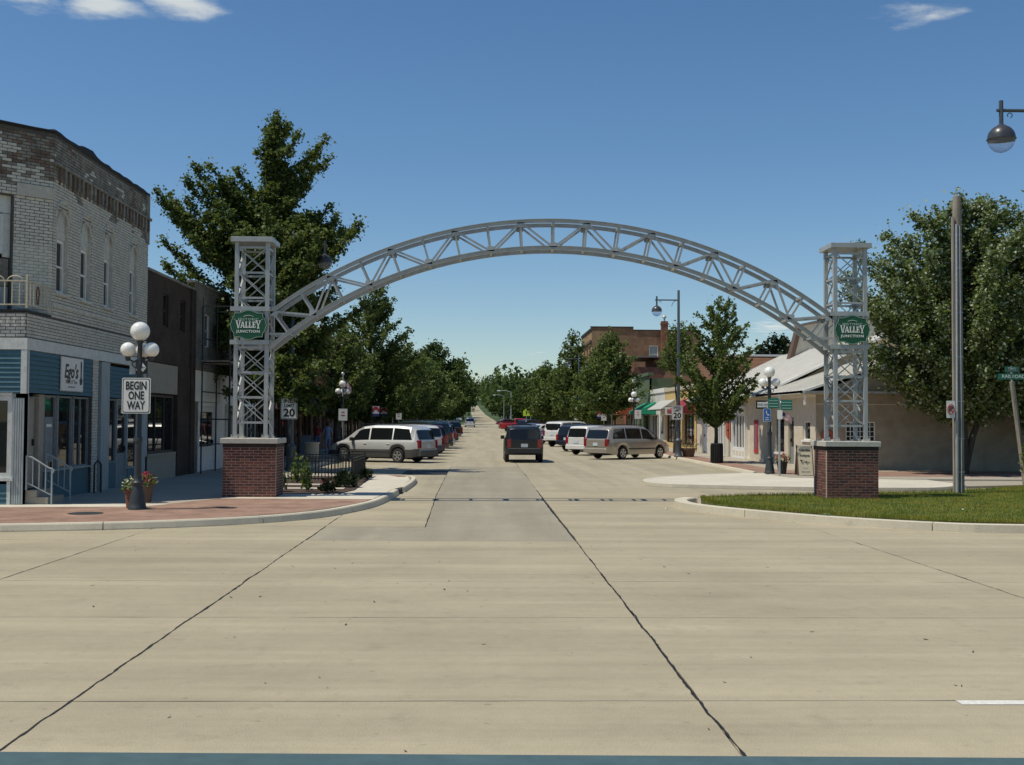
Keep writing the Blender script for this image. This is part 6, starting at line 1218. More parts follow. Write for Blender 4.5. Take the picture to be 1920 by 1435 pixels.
    rear = -L/2; be = interp(D['belt'], rear+.1); wr_ = halfw(rear+.04)
    hi = kind in ('suv', 'bigsuv', 'boxvan', 'minivan')
    for s in (-1, 1):
        z0, z1 = (be-.32, be+.06) if hi else (be-.28, be-.06)
        prt('tail_light', lambda bb: bb.bevbox(rear-.012, rear+.16, min(s*(wr_-.17), s*(wr_+.03)), max(s*(wr_-.17), s*(wr_+.03)), z0, z1, .015), 'tail_red')
        fx = L/2; fb = interp(D['belt'], fx-.22); wf = halfw(fx-.1)
        prt('headlight', lambda bb: bb.bevbox(fx-.3, fx-.03, min(s*(wf-.36), s*(wf+.012)), max(s*(wf-.36), s*(wf+.012)), fb-.2, fb-.04, .02), 'head_lens' if detail < 3 else 'amber_lens')
        wx = D['win'][-1][2]-.18; yb = halfw(wx)*.95
        prt('mirror', lambda bb: bb.bevbox(wx-.07, wx+.07, min(s*yb, s*(yb+.2)), max(s*yb, s*(yb+.2)), interp(D['belt'], wx)+.02, interp(D['belt'], wx)+.2, .03), 'dark_plastic')
    bz = D['zf']+.1; bw = halfw(rear+.05)
    prt('rear_bumper', lambda bb: bb.bevbox(rear-.09, rear+.12, -bw*.98, bw*.98, bz, bz+.24, .03), lower or ('chrome' if kind == 'pickup' else pnt)); prt('front_bumper', lambda bb: bb.bevbox(L/2-.16, L/2+.07, -bw*.94, bw*.94, bz, bz+.22, .03), lower or pnt)
    if plate: prt('number_plate', lambda bb: bb.box(rear-.022, rear-.002, -.16, .16, be-.3, be-.14), 'plate_white')
    if detail > 1:
        prt('grille', lambda bb: bb.box(L/2-.05, L/2+.005, -.45, .45, .5, .62), 'black_iron')
        for s in (-1, 1):
            for q in [w_[0]+.12 for w_ in D['win'][-2:]]:
                prt('door_handle', lambda bb: bb.bevbox(q-.02, q+.14, min(s*hw*.985, s*(hw*.985+.03)), max(s*hw*.985, s*(hw*.985+.03)), .87 if kind != 'bigsuv' else 1.02, .905 if kind != 'bigsuv' else 1.06, .008), pnt)
            for q in [w_[0]-.05 for w_ in D['win'][-2:]]: prt('door_seam', lambda bb: bb.box(q, q+.012, min(s*hw*.985, s*(hw*.985+.006)), max(s*hw*.985, s*(hw*.985+.006)), D['zf']+.15, .93), 'dark_plastic')
            prt('side_moulding', lambda bb: bb.box(D['ra']+.45, D['fa']-.45, min(s*hw*.97, s*(hw+.012)), max(s*hw*.97, s*(hw+.012)), .52, .58), lower or 'dark_plastic')
        prt('rear_wiper', lambda bb: bb.bar((rear+.06, 0, be+.08), (rear+.08, .3, be+.14), .015), 'black_iron')
        prt('tailgate_seam', lambda bb: bb.box(rear-.006, rear+.01, -bw*.8, bw*.8, be-.36, be-.35), 'dark_plastic')
    if rack:
        for s in (-1, 1): prt('roof_rail', lambda bb: bb.bar((D['win'][0][0]+.3, s*.56, D['H']+.045), (D['win'][-1][3]-.1, s*.56, D['H']+.045), .03), 'dark_plastic')
        for q in (-1.3, -.2): prt('roof_bar', lambda bb: bb.bar((q, -.56, D['H']+.05), (q, .56, D['H']+.05), .035), 'dark_plastic')
    if kind == 'pickup':
        prt('bed_floor', lambda bb: bb.box(-2.6, -1.0, -.75, .75, 1.262, 1.268), 'dark_plastic')
    return t
paint('silver_paint', (.64, .64, .61), .4); paint('tan_paint', (.42, .38, .31), .45); mat('black_paint', (.008, .008, .009), .35, .02, 3, coat=.25); paint('white_car_paint', (.66, .65, .61), 0, .35); paint('maroon_paint', (.09, .012, .014), .2); paint('red_car_paint', (.38, .012, .012), .1); paint('navy_paint', (.012, .016, .032), .2); paint('dark_grey_paint', (.04, .042, .045), .4); paint('blue_car_paint', (.05, .07, .10), .3); paint('green_car_paint', (.02, .035, .025), .3)
ROWL = 'cars parked at an angle along the left kerb'; ROWR = 'cars parked at an angle along the right kerb'
# the nose of angle-parked cars points to the kerb and away from the camera
hl, hr = R(180-44), R(46)
def park(side, kind, lb, pnt, px_rear_x, y_rear, **k):
    D = CARS[kind]; h = hl if side < 0 else hr; cx = px_rear_x+math.cos(h)*D['L']/2; cy = y_rear+math.sin(h)*D['L']/2
    k.setdefault('z', hz(cy)+(.025 if cy > 90 else 0)); return car(kind, lb, pnt, cx, cy, k.pop('heading', h), group=ROWL if side < 0 else ROWR, **k)
car('suv', 'black sport utility vehicle driving away in the middle of the street', 'black_paint', 2.05, 55.6, PI/2, lower='dark_plastic', rack=True)
car('minivan', 'silver minivan with grey lower panels parked nearest on the left', 'silver_paint', -4.72, 53.9, R(180-28), lower='grey_plastic', detail=3, rack=True, group=ROWL)
car('minivan', 'tan metallic minivan parked nearest on the right', 'tan_paint', 7.85, 60.2, R(42), group=ROWR, rack=True)
park(-1, 'suv', 'white sport utility vehicle parked just behind the silver minivan', 'white_car_paint', -2.45, 57.2, lower='grey_plastic', rack=True)
park(-1, 'suv', 'maroon sport utility vehicle third in the left row', 'maroon_paint', -2.4, 62.2); park(-1, 'bigsuv', 'dark green sport utility vehicle fourth in the left row', 'green_car_paint', -2.35, 67.4, rack=True)
row = [('sedan', 'dark_grey_paint', 'dark grey sedan fifth in the left row'), ('minivan', 'white_car_paint', 'white minivan sixth in the left row'), ('suv', 'blue_car_paint', 'blue grey sport utility vehicle seventh in the left row'), ('sedan', 'maroon_paint', 'maroon sedan eighth in the left row'), ('pickup', 'black_paint', 'black pickup ninth in the left row'), ('sedan', 'silver_paint', 'silver sedan tenth in the left row'), ('suv', 'dark_grey_paint', 'dark grey sport utility vehicle at the far end of the left row')]
for i, (k_, p_, lb) in enumerate(row): park(-1, k_, lb, p_, -2.4, 73+i*5.6+(i > 3)*4, detail=1)
park(1, 'boxvan', 'small white van second in the right row', 'white_car_paint', 5.5, 65.2); park(1, 'suv', 'dark navy sport utility vehicle third in the right row', 'navy_paint', 5.45, 72.5); park(1, 'bigsuv', 'large white sport utility vehicle fourth in the right row', 'white_car_paint', 5.3, 84.6, rack=True)
park(1, 'sedan', 'dark blue sedan with red tail lights fifth in the right row', 'blue_car_paint', 5.0, 93, detail=1)
park(1, 'pickup', 'bright red pickup showing over the black vehicle', 'red_car_paint', 3.2, 146, detail=1, heading=R(5))
for i, (k_, p_, lb) in enumerate([('sedan', 'white_car_paint', 'white sedan just past the red pickup'), ('sedan', 'maroon_paint', 'dark red sedan far along the right row'), ('sedan', 'black_paint', 'black sedan far along the right row'), ('suv', 'navy_paint', 'navy sport utility vehicle at the far end of the right row')]): park(1, k_, lb, p_, 4.8, 116+i*7, detail=1)
car('minivan', 'small silver minivan far up the middle of the street', 'silver_paint', -2.1, 208, PI/2, z=hz(208)+.06, detail=1, group='distant cars'); car('sedan', 'dark red car crossing beyond the far crosswalk', 'maroon_paint', 5.5, 232, R(10), z=hz(232)+.05, detail=1, group='distant cars'); car('sedan', 'dark blue car beyond the far crosswalk on the right', 'navy_paint', 8.2, 200, R(20), z=hz(200)+.05, detail=1, group='distant cars')
car('sedan', 'pale car climbing the far hill', 'white_car_paint', -6.6, 330, R(95), z=hz(330)+.05, detail=1, group='distant cars')

# ------------------------------------------------------------------ trees
def leaf_mesh(name, P, size, m, par=None, flat=.35, wind=(.35, .05, 0), kind=None, sizev=.35):
    """leaf-sized bent quads at the points P"""
    n = len(P); P = np.asarray(P, float)
    d = rng.normal(size=(n, 3))+np.array(wind); d /= np.linalg.norm(d, axis=1)[:, None]
    nn = rng.normal(size=(n, 3)); nn[:, 2] = np.abs(nn[:, 2])*(1+flat*3)+flat; s = np.cross(d, nn); s /= np.linalg.norm(s, axis=1)[:, None]+1e-9
    q = (size*(1+sizev*rng.uniform(-1, 1, n)))[:, None]; up = np.cross(s, d)
    V = np.stack([P-d*q*.5, P+s*q*.42+up*q*.1, P+d*q*.5, P-s*q*.42+up*q*.1], 1).reshape(-1, 3)
    if par is not None: V = V-np.array(par.location)
    me = bpy.data.meshes.new(name); me.vertices.add(4*n); me.vertices.foreach_set('co', V.ravel()); me.loops.add(4*n); me.loops.foreach_set('vertex_index', np.arange(4*n)); me.polygons.add(n); me.polygons.foreach_set('loop_start', np.arange(0, 4*n, 4)); me.polygons.foreach_set('loop_total', np.full(n, 4)); me.update(); me.validate()
    me.materials.append(MATS[m]); o = bpy.data.objects.new(name, me); COL.objects.link(o)
    if par is not None: o.parent = par
    if kind: o['kind'] = kind
    return o
def bez(a, c, bow, n=8):
    a, c = Vector(a), Vector(c); mid = (a+c)/2+Vector(bow); return [a*(1-t)**2+mid*2*t*(1-t)+c*t*t for t in [i/n for i in range(n+1)]]
def grow(limbs, twig_n, twig_len, leaf_n, sig, wind=Vector((.25, 0, 0)), inner=.25):
    """limbs: list of point lists; returns twig tubes and leaf points"""
    tw = []; pts = []
    for L in limbs:
        ln = sum((b-a).length for a, b in zip(L, L[1:])); d = (L[-1]-L[0]).normalized(); k = max(3, int(twig_n*ln/3.5))
        segs = [(L, 1.0)]
        for i in range(k):
            t = inner+(1-inner)*(i+random.random())/k; j = min(len(L)-2, int(t*(len(L)-1))); p = L[j].lerp(L[j+1], t*(len(L)-1)-j)
            dd = (d*.55+Vector((random.gauss(0, .6), random.gauss(0, .6), random.gauss(.1, .45)))+wind).normalized(); l_ = twig_len*(1.15-.6*t)*random.uniform(.5, 1.2)
            T = bez(p, p+dd*l_, (0, 0, .08*l_), 3); segs.append((T, .8)); tw.append(T)
        tot = max(20, int(leaf_n*ln))
        wts = [sum((b-a).length for a, b in zip(S, S[1:]))*(1.0 if i else .55) for i, (S, _) in enumerate(segs)]; sw_ = sum(wts)
        for i, (S, w) in enumerate(segs):
            n = int(tot*wts[i]/sw_); arr = np.array([tuple(v) for v in S]); t = rng.uniform(inner if i == 0 else .1, 1, n)*(len(S)-1); j = np.minimum(t.astype(int), len(S)-2); f = (t-j)[:, None]
            base = arr[j]*(1-f)+arr[j+1]*f; fade = np.clip(1.25-t/(len(S)-1), .3, 1)[:, None]; pts.append(base+rng.normal(size=(n, 3))*sig*fade)
    return tw, np.concatenate(pts)
def make_tree(name, label, base, trunk, limbs, trunk_r, leaf, size, twig_n, twig_len, leaf_n, sig, group, wind=(.25, 0, 0), inner=.25, limb_r=.05, flat=.35):
    t = thing(name, label, 'tree', base, 0, group)
    b = MB(); n = len(trunk); b.tube(trunk, [trunk_r*(1.25 if i == 0 else 1)*(1-.97*i/(n-1))+.004 for i in range(n)], 10); tr = b.build('trunk', 'bark', t, smooth=True)
    tw, pts = grow(limbs, twig_n, twig_len, leaf_n, sig, Vector(wind), inner)
    b = MB()
    for L in limbs: b.tube(L, [limb_r*(1-.85*i/(len(L)-1))+.006 for i in range(len(L))], 5, False)
    for T in tw: b.tube(T, [.012, .009, .006, .003], 3, False)
    o = b.build('limbs', 'bark', t, recalc=False, kind='stuff')
    leaf_mesh('crown', pts, size, leaf, t, wind=wind, flat=flat); return t
# big ginkgo behind the left tower
base = Vector((-8.15, 43.6, .13)); topp = Vector((-8.05, 43.4, 13.67))
trunk = [base, Vector((-8.2, 43.5, 2.5)), Vector((-8.3, 43.5, 5.5)), Vector((-8.3, 43.5, 8.5)), Vector((-8.45, 43.5, 11.44)), Vector((-8.28, 43.4, 12.67)), topp]
def on_trunk(z):
    for a, c in zip(trunk, trunk[1:]):
        if a.z <= z <= c.z: return a.lerp(c, (z-a.z)/(c.z-a.z))
    return trunk[-1]
tips = [(-12.42, 42.72, 10.61), (-11.19, 43.51, 11.7), (-10.44, 43.06, 11.69), (-9.56, 43.67, 11.63), (-12.41, 43.73, 8.9), (-11.97, 42.27, 7.87), (-11.29, 42.13, 7.34), (-7.62, 44.28, 13.58), (-7.05, 42.77, 12.9), (-6.11, 42.71, 12.57), (-6.17, 44.69, 12.41), (-6.51, 43.32, 11.59), (-7.02, 44.27, 11.2), (-6.04, 43.34, 10.11), (-6.76, 43.76, 10.05), (-4.55, 42.49, 9.41), (-5.41, 43.75, 9.12), (-6.04, 44.36, 8.47), (-6.36, 43.46, 7.51), (-12.0, 44.03, 10.04), (-11.52, 43.85, 9.18), (-10.13, 42.27, 10.14), (-9.74, 44.07, 10.71), (-7.15, 43.64, 9.61), (-7.45, 42.88, 10.5), (-5.88, 42.18, 6.55), (-10.99, 44.35, 6.42), (-10.47, 43.33, 4.99), (-10.19, 43.97, 3.69), (-6.71, 44.38, 5.94), (-6.93, 43.96, 4.23), (-10.19, 44.49, 6.76), (-6.2, 43.13, 5.01), (-7.31, 44.18, 6.75), (-11.49, 43.26, 10.42), (-12.35, 44.53, 10.73), (-9.98, 44.39, 5.07), (-6.89, 42.35, 5.35), (-6.42, 42.45, 6.57), (-7.53, 42.66, 3.75), (-8.31, 44.61, 5.1), (-8.85, 43.23, 3.77), (-9.38, 43.73, 5.44), (-12.3, 42.88, 10.4), (-12.08, 43.42, 9.93), (-11.46, 43.1, 11.11), (-10.89, 43.01, 11.0), (-10.26, 43.62, 11.13), (-9.85, 43.62, 11.35), (-5.6, 44.45, 9.51), (-5.11, 43.87, 9.5), (-6.7, 44.52, 12.64), (-6.43, 44.33, 9.95), (-5.84, 44.68, 9.91)]   # branch tips
limbs = []
for tip in map(Vector, tips):
    h = tip.z; horiz = (tip-base).to_2d().length; st_ = on_trunk(max(2.6, min(h-.3, h-.75*horiz-.4 if h > 6 else h+.3))); limbs.append(bez(st_, tip, (0, 0, -.25 if h > 5 else .5)))
for i in range(46):
    z = random.uniform(4.0, 9.0); st_ = on_trunk(z); a = random.uniform(0, 2*PI); l_ = (3.6-.27*(z-4))*random.uniform(.6, 1.1); limbs.append(bez(st_, st_+Vector((math.cos(a)*l_, math.sin(a)*l_*.9, l_*.55)), (0, 0, -.2)))
for i in range(26):
    z = random.uniform(2.9, 5.2); st_ = on_trunk(z); a = random.uniform(0, 2*PI); l_ = random.uniform(1.5, 3.0); limbs.append(bez(st_, st_+Vector((math.cos(a)*l_, math.sin(a)*l_, random.uniform(-.9, .6))), (0, 0, .4)))
limbs.append([v.copy() for v in trunk[3:]])
for q in ((-6.5, 40.7, 8.6), (-6.1, 40.9, 8.9), (-6.2, 40.6, 8.1), (-5.9, 41.0, 8.35), (-6.8, 40.6, 7.7), (-6.9, 40.8, 8.4), (-6.3, 40.5, 7.4)): limbs.append(bez(on_trunk(q[2]-1.6), Vector(q), (0, 0, .3)))
for tip in map(Vector, [(-7.1, 41.01, 8.17), (-6.32, 40.4, 7.51), (-6.73, 41.23, 6.83), (-7.03, 41.36, 5.86), (-6.25, 41.29, 6.45), (-6.65, 40.88, 4.85), (-7.25, 41.06, 4.08), (-6.37, 40.45, 3.29), (-6.97, 41.2, 2.82), (-7.44, 40.89, 6.4), (-6.03, 40.54, 5.22), (-5.78, 40.28, 3.86), (-6.38, 41.22, 2.34), (-5.54, 41.39, 2.93)]):   # low boughs reaching over the sidewalk towards the road
    limbs.append(bez(on_trunk(max(2.8, tip.z-.6)), tip, (0, 0, .5)))
for i in range(34):   # short upper shoots that clothe the leader
    z = random.uniform(9.2, 13.4); st_ = on_trunk(z); a = random.uniform(0, 2*PI); l_ = (.3+.2*(13.7-z))*random.uniform(.6, 1.1); limbs.append(bez(st_, st_+Vector((math.cos(a)*l_*.6+.55*l_, math.sin(a)*l_*.7, l_*.3)), (0, 0, -.05)))
make_tree('ginkgo_tree', 'tall spiky ginkgo rising behind the left arch tower', base, trunk, limbs, .2, 'ginkgo_leaf', .125, 9, .6, 330, .17, 'street trees', inner=.15)
def auto_tree(name, label, x, y, H, Rm, h0, leaf, size, seed, nl=44, spiky=.6, dens=150, z0=.13, group='street trees', lean=.3, tr=.14, twl=.6, sig=.16, yscale=1., flat=.35, prof=None):
    random.seed(seed)
    if z0 == .13: z0 += hz(y)
    base = Vector((x, y, z0)); trunk = [base]+[Vector((x+random.gauss(0, .05)+lean*(i/6)**2, y+random.gauss(0, .05), z0+H*.97*i/6)) for i in range(1, 7)]; limbs = []
    def on(z):
        for a, c in zip(trunk, trunk[1:]):
            if a.z <= z <= c.z: return a.lerp(c, (z-a.z)/(c.z-a.z))
        return trunk[-1].copy()
    for i in range(nl):
        u = (i+random.random())/nl; tipz = z0+h0+(H-h0)*u; r = Rm*(prof(u) if prof else ((1-u)**.62*(.35+.65*min(1, u*4+.25))))*random.uniform(.72, 1.18); a = i*2.399+random.uniform(-.4, .4); rise = min((tipz-z0)*.45, r*spiky*random.uniform(.7, 1.3)); st_ = on(max(z0+h0*.55, tipz-rise))
        limbs.append(bez(st_, Vector((st_.x+math.cos(a)*r+lean*.6*r*.3, st_.y+math.sin(a)*r*yscale, tipz)), (0, 0, -.1*r)))
    return make_tree(name, label, base, trunk, limbs, tr, leaf, size, 8, twl, dens, sig, group, inner=.15, flat=flat)
G_ = 'street trees'
auto_tree('ginkgo_tree', 'second ginkgo on the left rising past the flag', -8.0, 79, 11.4, 4.4, 2.8, 'ginkgo_leaf', .19, 11, 80, .8, 110, lean=.5, twl=.8, sig=.22)
auto_tree('street_tree', 'dark street tree on the left behind the second ginkgo', -8.2, 64, 7.2, 2.9, 2.7, 'locust_leaf', .17, 12, 44, .5, 90, twl=.7, sig=.2)
auto_tree('street_tree', 'small street tree shading the parked cars on the left', -7.6, 98, 8.2, 4.3, 2.6, 'locust_leaf', .22, 13, 50, .5, 80, twl=.8, sig=.25)
auto_tree('street_tree', 'leafy street tree midway down the left row', -7.4, 120, 8.8, 4.8, 2.6, 'locust_leaf', .26, 14, 50, .5, 70, twl=.9, sig=.3)
auto_tree('street_tree', 'spreading street tree near the far crosswalk on the left', -7.2, 146, 9.0, 5.2, 2.8, 'locust_leaf', .3, 15, 50, .5, 60, twl=1, sig=.35)
auto_tree('street_tree', 'broad tree just before the far crosswalk on the left', -7.6, 168, 9.5, 5.5, 2.8, 'locust_leaf', .34, 16, 50, .5, 60, twl=1, sig=.4)
auto_tree('broad_tree', 'tall round crowned tree beyond the left row of shops', -9.5, 210, 15.5, 6.5, 3, 'far_leaf', .45, 17, 80, .5, 60, twl=1.3, sig=.5, tr=.3, z0=hz(210), prof=lambda u: math.sqrt(max(.05, 1-(2*u-.9)**2)))
auto_tree('broad_tree', 'wide green tree overhanging the street beyond the crosswalk', -8, 250, 13.5, 6.5, 3, 'far_leaf', .5, 18, 70, .5, 55, twl=1.4, sig=.5, tr=.3, z0=hz(250), prof=lambda u: math.sqrt(max(.05, 1-(2*u-.9)**2)))
auto_tree('young_tree', 'slender young tree beside the litter bin on the right kerb', 10.75, 51.3, 7.5, 1.85, 2.5, 'locust_leaf', .115, 21, 60, 1.0, 185, lean=.25, tr=.1, twl=.5, sig=.11, prof=lambda u: interp([(0, .6), (.2, 1), (.5, .95), (.8, .62), (1, .22)], u))
auto_tree('young_tree', 'small tree behind the tall lamp on the right', 11.4, 66, 7.7, 1.5, 5.0, 'locust_leaf', .13, 22, 30, .4, 150, lean=.2, tr=.09, twl=.5, sig=.15)
auto_tree('street_tree', 'dense round street tree over the white cars on the right', 9.9, 88, 8.6, 3.1, 3.1, 'locust_leaf', .19, 23, 64, .45, 130, lean=.2, twl=.8, sig=.24)
auto_tree('street_tree', 'street tree in front of the tall brick block', 10.5, 104, 8.0, 4.0, 2.4, 'locust_leaf', .22, 24, 54, .5, 90, lean=.2, twl=.8, sig=.25)
auto_tree('ginkgo_tree', 'pointed young ginkgo beside the tall brick block', 10.4, 130, 11.8, 3.4, 2.6, 'ginkgo_leaf', .26, 25, 60, .9, 80, twl=.9, sig=.25, lean=.2)
auto_tree('street_tree', 'tree near the far crosswalk on the right', 10.2, 152, 8.6, 4.6, 2.4, 'locust_leaf', .3, 26, 50, .5, 60, twl=1, sig=.3)
auto_tree('street_tree', 'spiky far tree at the end of the right row', 10, 178, 10.5, 4.2, 2.4, 'locust_leaf', .34, 27, 50, .8, 60, twl=1, sig=.3)
auto_tree('broad_tree', 'broad green tree beyond the crosswalk on the right', 12, 225, 11.5, 6.5, 2.5, 'far_leaf', .46, 28, 70, .5, 55, twl=1.3, sig=.5, tr=.3, z0=hz(225), prof=lambda u: math.sqrt(max(.05, 1-(2*u-.9)**2)))
auto_tree('broad_tree', 'dark treetop showing over the shingled roof', 40, 150, 12.8, 5.5, 4, 'dark_leaf', .42, 29, 60, .5, 60, twl=1, sig=.45, tr=.3, prof=lambda u: math.sqrt(max(.05, 1-(2*u-.9)**2)))
# big pale-leaved maple at the right, several stems
rp = lambda u: math.sqrt(max(.05, 1-(2*u-.95)**2))
mp = auto_tree('maple_tree', 'large wind blown maple with pale leaf undersides in front of the cream end wall', 17.9, 41.4, 10.3, 4.6, 3.0, 'maple_leaf', .125, 31, 140, .6, 240, lean=.3, tr=.2, twl=.8, sig=.22, yscale=.75, prof=rp, group='lawn side trees')
b = MB()
for p_ in [[(17.9, 41.4, .1), (17.7, 41.3, 1.6), (17.0, 41.1, 3.4), (16.2, 41.0, 5.5)], [(17.95, 41.4, .1), (18.3, 41.4, 1.5), (18.9, 41.3, 3.2), (19.8, 41.2, 5.6)]]: b.tube(p_, [.16, .13, .09, .04], 8)
b.build('side_stem', 'bark', mp, kind='stuff', smooth=True)
auto_tree('maple_tree', 'second maple crown cut by the right edge of the view', 22.0, 42, 11.0, 4.6, 2.4, 'maple_leaf', .16, 32, 110, .7, 130, lean=.3, tr=.2, twl=.8, sig=.24, yscale=.7, prof=rp, group='lawn side trees')
# the wooded hill far behind: one mass of trees
random.seed(5); pts = []; tk = MB()
for i in range(420):
    y = random.uniform(300, 1300)**1.0; sp_ = 12+y*.20; cx_ = rc(y); x = random.choice((-1, 1))*(random.uniform(0, sp_))+cx_
    if abs(x-cx_) < 6.5: x = cx_+math.copysign(random.uniform(6.5, 10), x-cx_)
    h = random.uniform(9, 17)*(1+y/2500); r = random.uniform(3.4, 6.5)*(1+y/2500); z = hz(y); n = 230
    d = rng.normal(size=(n, 3)); d /= np.linalg.norm(d, axis=1)[:, None]; rad = rng.uniform(.55, 1.08, n)[:, None]*np.clip(1+.2*np.sin(d[:, :1]*5+i)+.15*np.cos(d[:, 2:]*6+i), .7, 1.04)
    pts.append(np.array([x, y, z+h*.58])+d*rad*np.array([r, r, h*.45])); tk.tube([(x, y, z-.2), (x, y, z+h*.5)], [.3, .15], 5, False)
for i in range(70):   # where the road bends away the trees close the view
    y = random.uniform(845, 1000); x = random.uniform(-70, 75); h = random.uniform(17, 24); r = random.uniform(5, 9); n = 260; d = rng.normal(size=(n, 3)); d /= np.linalg.norm(d, axis=1)[:, None]; rad = rng.uniform(.5, 1.08, n)[:, None]*np.clip(1+.2*np.sin(d[:, :1]*5+i)+.15*np.cos(d[:, 2:]*6+i), .7, 1.04)
    pts.append(np.array([x, y, hz(y)+h*.52])+d*rad*np.array([r, r, h*.5])); tk.tube([(x, y, hz(y)-.2), (x, y, hz(y)+h*.5)], [.4, .2], 5, False)
# belt of trees closing the horizon on both sides behind the buildings
for i in range(260):
    a = random.uniform(0, 1); y = random.uniform(330, 700); x = random.choice((-1, 1))*random.uniform(90, 420); h = random.uniform(8, 13); r = random.uniform(5, 9); n = 60; d = rng.normal(size=(n, 3)); d /= np.linalg.norm(d, axis=1)[:, None]
    pts.append(np.array([x, y, hz(y)+h*.5])+d*rng.uniform(.6, 1.05, n)[:, None]*np.array([r, r, h*.5]))
wd = leaf_mesh('wood', np.concatenate(pts), 1.5, 'far_leaf', None, kind='stuff', flat=.5); wd['label'] = 'wooded hill of green trees at the far end of the street'; wd['category'] = 'wood'
o = tk.build('wood_trunks', 'bark', wd, recalc=False, kind='stuff', local=True)
for i, (x, y, H, Rm) in enumerate([(-8.5, 300, 13, 5.5), (11.5, 290, 9.5, 5.5), (11, 345, 12, 6.5), (-9.5, 370, 14, 6), (-9.5, 440, 15, 6), (8.5, 420, 13, 6.5), (-11, 520, 15, 7), (6.5, 520, 15, 7)]):
    auto_tree('hill_tree', ['first leafy tree left of the road up the hill', 'first leafy tree right of the road up the hill', 'second tree right of the hill road', 'second tree left of the hill road', 'third tree left of the hill road', 'third tree right of the hill road', 'fourth tree left of the hill road', 'fourth tree right of the hill road'][i], x, y, H, Rm, 2.5, 'far_leaf', .7, 50+i, 50, .5, 36, z0=hz(y)-.1, twl=1.6, sig=.6, tr=.3, group='trees lining the hill road', prof=rp)
# distant street lights and crossing signs
for x, y, lb in ((6.9, 262, 'nearer cobra head street light beyond the crosswalk'), (6.6, 330, 'farther cobra head street light on the hill road')):
    t = thing('cobra_light', lb, 'street lamp', (x, y, hz(y))); z = hz(y); b = MB(); b.tube([(x, y, z), (x, y, z+7.6)], [.12, .08], 8); b.build('pole', 'conduit', t); b = MB(); b.tube([(x, y, z+7.5), (x-1.2, y, z+7.9), (x-2.6, y, z+7.9)], .06, 6); b.build('arm', 'conduit', t); b = MB(); b.bevbox(x-3.3, x-2.5, y-.2, y+.2, z+7.75, z+7.95, .04); b.build('head', 'white_paint', t)
mat('fluoro', (.55, .68, .05), .5, .03, 10)
for x, y, lb in ((7.6, 190, 'yellow green crossing sign right of the far crosswalk'), (8.6, 196, 'second yellow green crossing sign right of the far crosswalk'), (-6.6, 176, 'yellow green crossing sign left of the far crosswalk')):
    t = thing('crossing_sign', lb, 'sign', (x, y, hz(y))); z = hz(y); b = MB(); b.prism([(x-.55, z+2.2), (x+.55, z+2.2), (x+.55, z+3.0), (x, z+3.5), (x-.55, z+3.0)], y, y+.02, 'xz'); b.build('panel', 'fluoro', t); b = MB(); b.tube([(x, y+.05, z), (x, y+.05, z+3.2)], .04, 6); b.build('post', 'conduit', t); b = MB(); b.prism([(x-.1, z+2.45), (x+.1, z+2.45), (x+.06, z+3.05), (x-.06, z+3.05)], y-.01, y-.004, 'xz'); b.build('figure', 'sign_black', t)

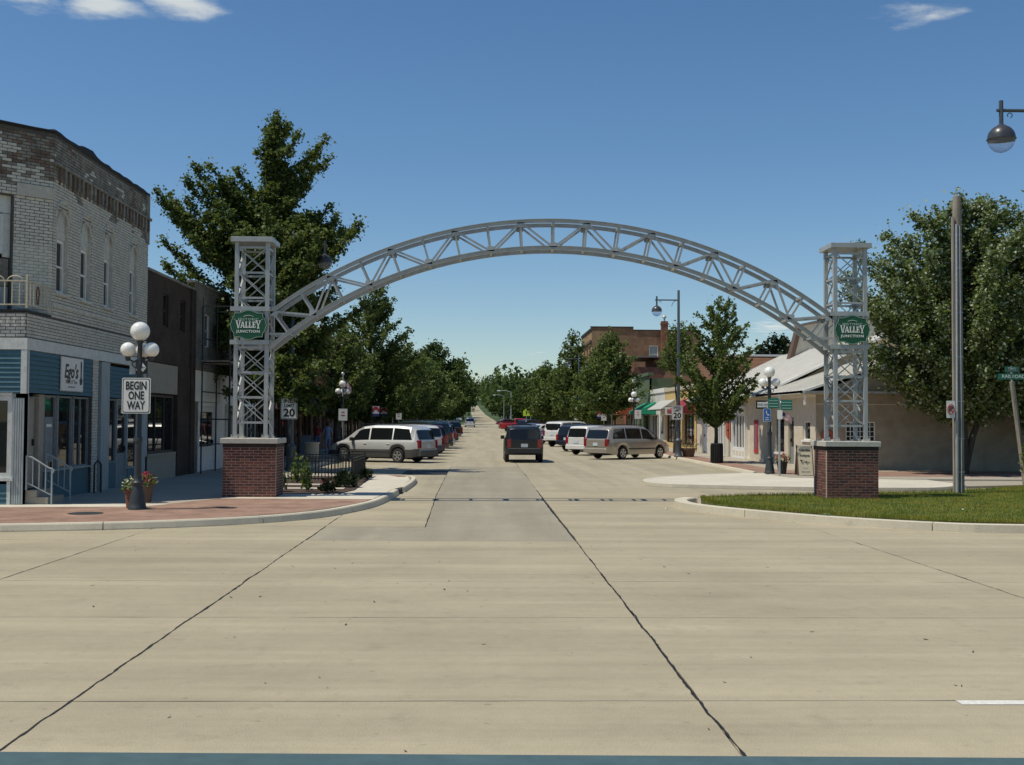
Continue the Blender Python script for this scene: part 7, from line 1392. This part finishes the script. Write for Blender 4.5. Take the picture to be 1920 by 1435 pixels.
# ------------------------------------------------------------------ people on the shaded sidewalk
def person(label, x, y, rz, shirt, trousers, scale=1., stride=.12, skirt=False):
    V = []; E = []; Rr = []
    def v(p, r, par=None):
        V.append(Vector(p)); Rr.append(r)
        if par is not None: E.append((par, len(V)-1))
        return len(V)-1
    pel = v((0, 0, .95), (.15, .11)); wst = v((0, 0, 1.1), (.135, .1), pel); ch = v((0, -.01, 1.3), (.165, .115), wst); sh = v((0, -.01, 1.42), (.13, .085), ch); nk = v((0, .0, 1.5), (.055, .055), sh); hd = v((0, .015, 1.58), (.075, .085), nk); h2 = v((0, .01, 1.66), (.082, .1), hd); v((0, .0, 1.735), (.05, .06), h2); v((0, .105, 1.61), (.014, .016), hd)
    for s in (-1, 1):
        a = v((s*.17, 0, 1.41), (.06, .06), sh); e = v((s*.24, -.02, 1.13), (.045, .045), a); wri = v((s*.25, .06, .9), (.03, .03), e); pm = v((s*.25, .09, .83), (.022, .038), wri)
        for k in range(4): f1 = v((s*.25, .065+.02*k, .77), (.0085, .0085), pm); v((s*.245, .08+.02*k, .72+.008*abs(k-1.5)), (.0075, .0075), f1)
        th_ = v((s*.235, .125, .80), (.01, .01), pm); v((s*.23, .14, .765), (.008, .008), th_)
        hp = v((s*.09, 0, .9), (.095, .1), pel); kn = v((s*.1, s*stride*.5+.03, .5), (.062, .065), hp); an = v((s*.1, s*stride, .1), (.04, .045), kn); v((s*.11, s*stride+.13, .045), (.042, .035), an)
    me = bpy.data.meshes.new('body'); me.from_pydata(V, E, []); ob = bpy.data.objects.new('body_tmp', me); COL.objects.link(ob)
    ob.modifiers.new('skin', 'SKIN'); sv = me.skin_vertices[0].data
    for i, r in enumerate(Rr): sv[i].radius = r
    sv[0].use_root = True
    ss = ob.modifiers.new('sub', 'SUBSURF'); ss.levels = ss.render_levels = 1
    dg = bpy.context.evaluated_depsgraph_get(); m2 = bpy.data.meshes.new_from_object(ob.evaluated_get(dg)); bpy.data.objects.remove(ob)
    m2.materials.clear()
    for q in ('skin', shirt, trousers, 'hair', 'sign_black'): m2.materials.append(MATS[q])
    for p in m2.polygons:
        c = p.center; ax_ = abs(c.x); p.use_smooth = True
        if c.z > 1.5: p.material_index = 3 if (c.y < .03 and c.z > 1.54) or c.z > 1.69 else 0
        elif c.z > .98 and (ax_ < .2 or c.z > 1.18): p.material_index = 1
        elif ax_ > .205: p.material_index = 0
        elif c.z < .1: p.material_index = 4
        else: p.material_index = 1 if (skirt and c.z > .6) else 2
    m2.transform(Matrix.Scale(scale, 4)); t = thing('person', label, 'person', (x, y, .135), rz, 'people on the shaded sidewalk'); o = bpy.data.objects.new('body', m2); COL.objects.link(o); o.parent = t
    b = MB(); b.sphere((0, -.015, 1.675), .098, 12, 8, 1.0); hh = b.build('hair', 'hair', t, smooth=True, local=True); hh.scale = (scale,)*3
    for s in (-1, 1): b = MB(); b.sphere((s*.032*scale, .098*scale, 1.645*scale), .011, 8, 6); b.build('eye', 'sign_black', t, local=True)
    return t
mat('shirt_red', (.22, .03, .03), .9, .1, 20); mat('jeans', (.09, .15, .26), .9, .1, 20); mat('shirt_blue', (.22, .30, .46), .9, .1, 20); mat('shirt_green', (.02, .30, .08), .9, .1, 20); mat('khaki', (.3, .25, .17), .9, .1, 20)
person('person in red shirt and jeans walking away on the left sidewalk', -9.0, 62, 0, 'shirt_red', 'jeans', .97); person('person in loose light blue clothes beside the one in red', -8.5, 62.5, .2, 'shirt_blue', 'shirt_blue', .98, .08, True); person('person in bright green shirt seen past the silver minivan', -6.95, 66, 2.6, 'shirt_green', 'khaki', .93)
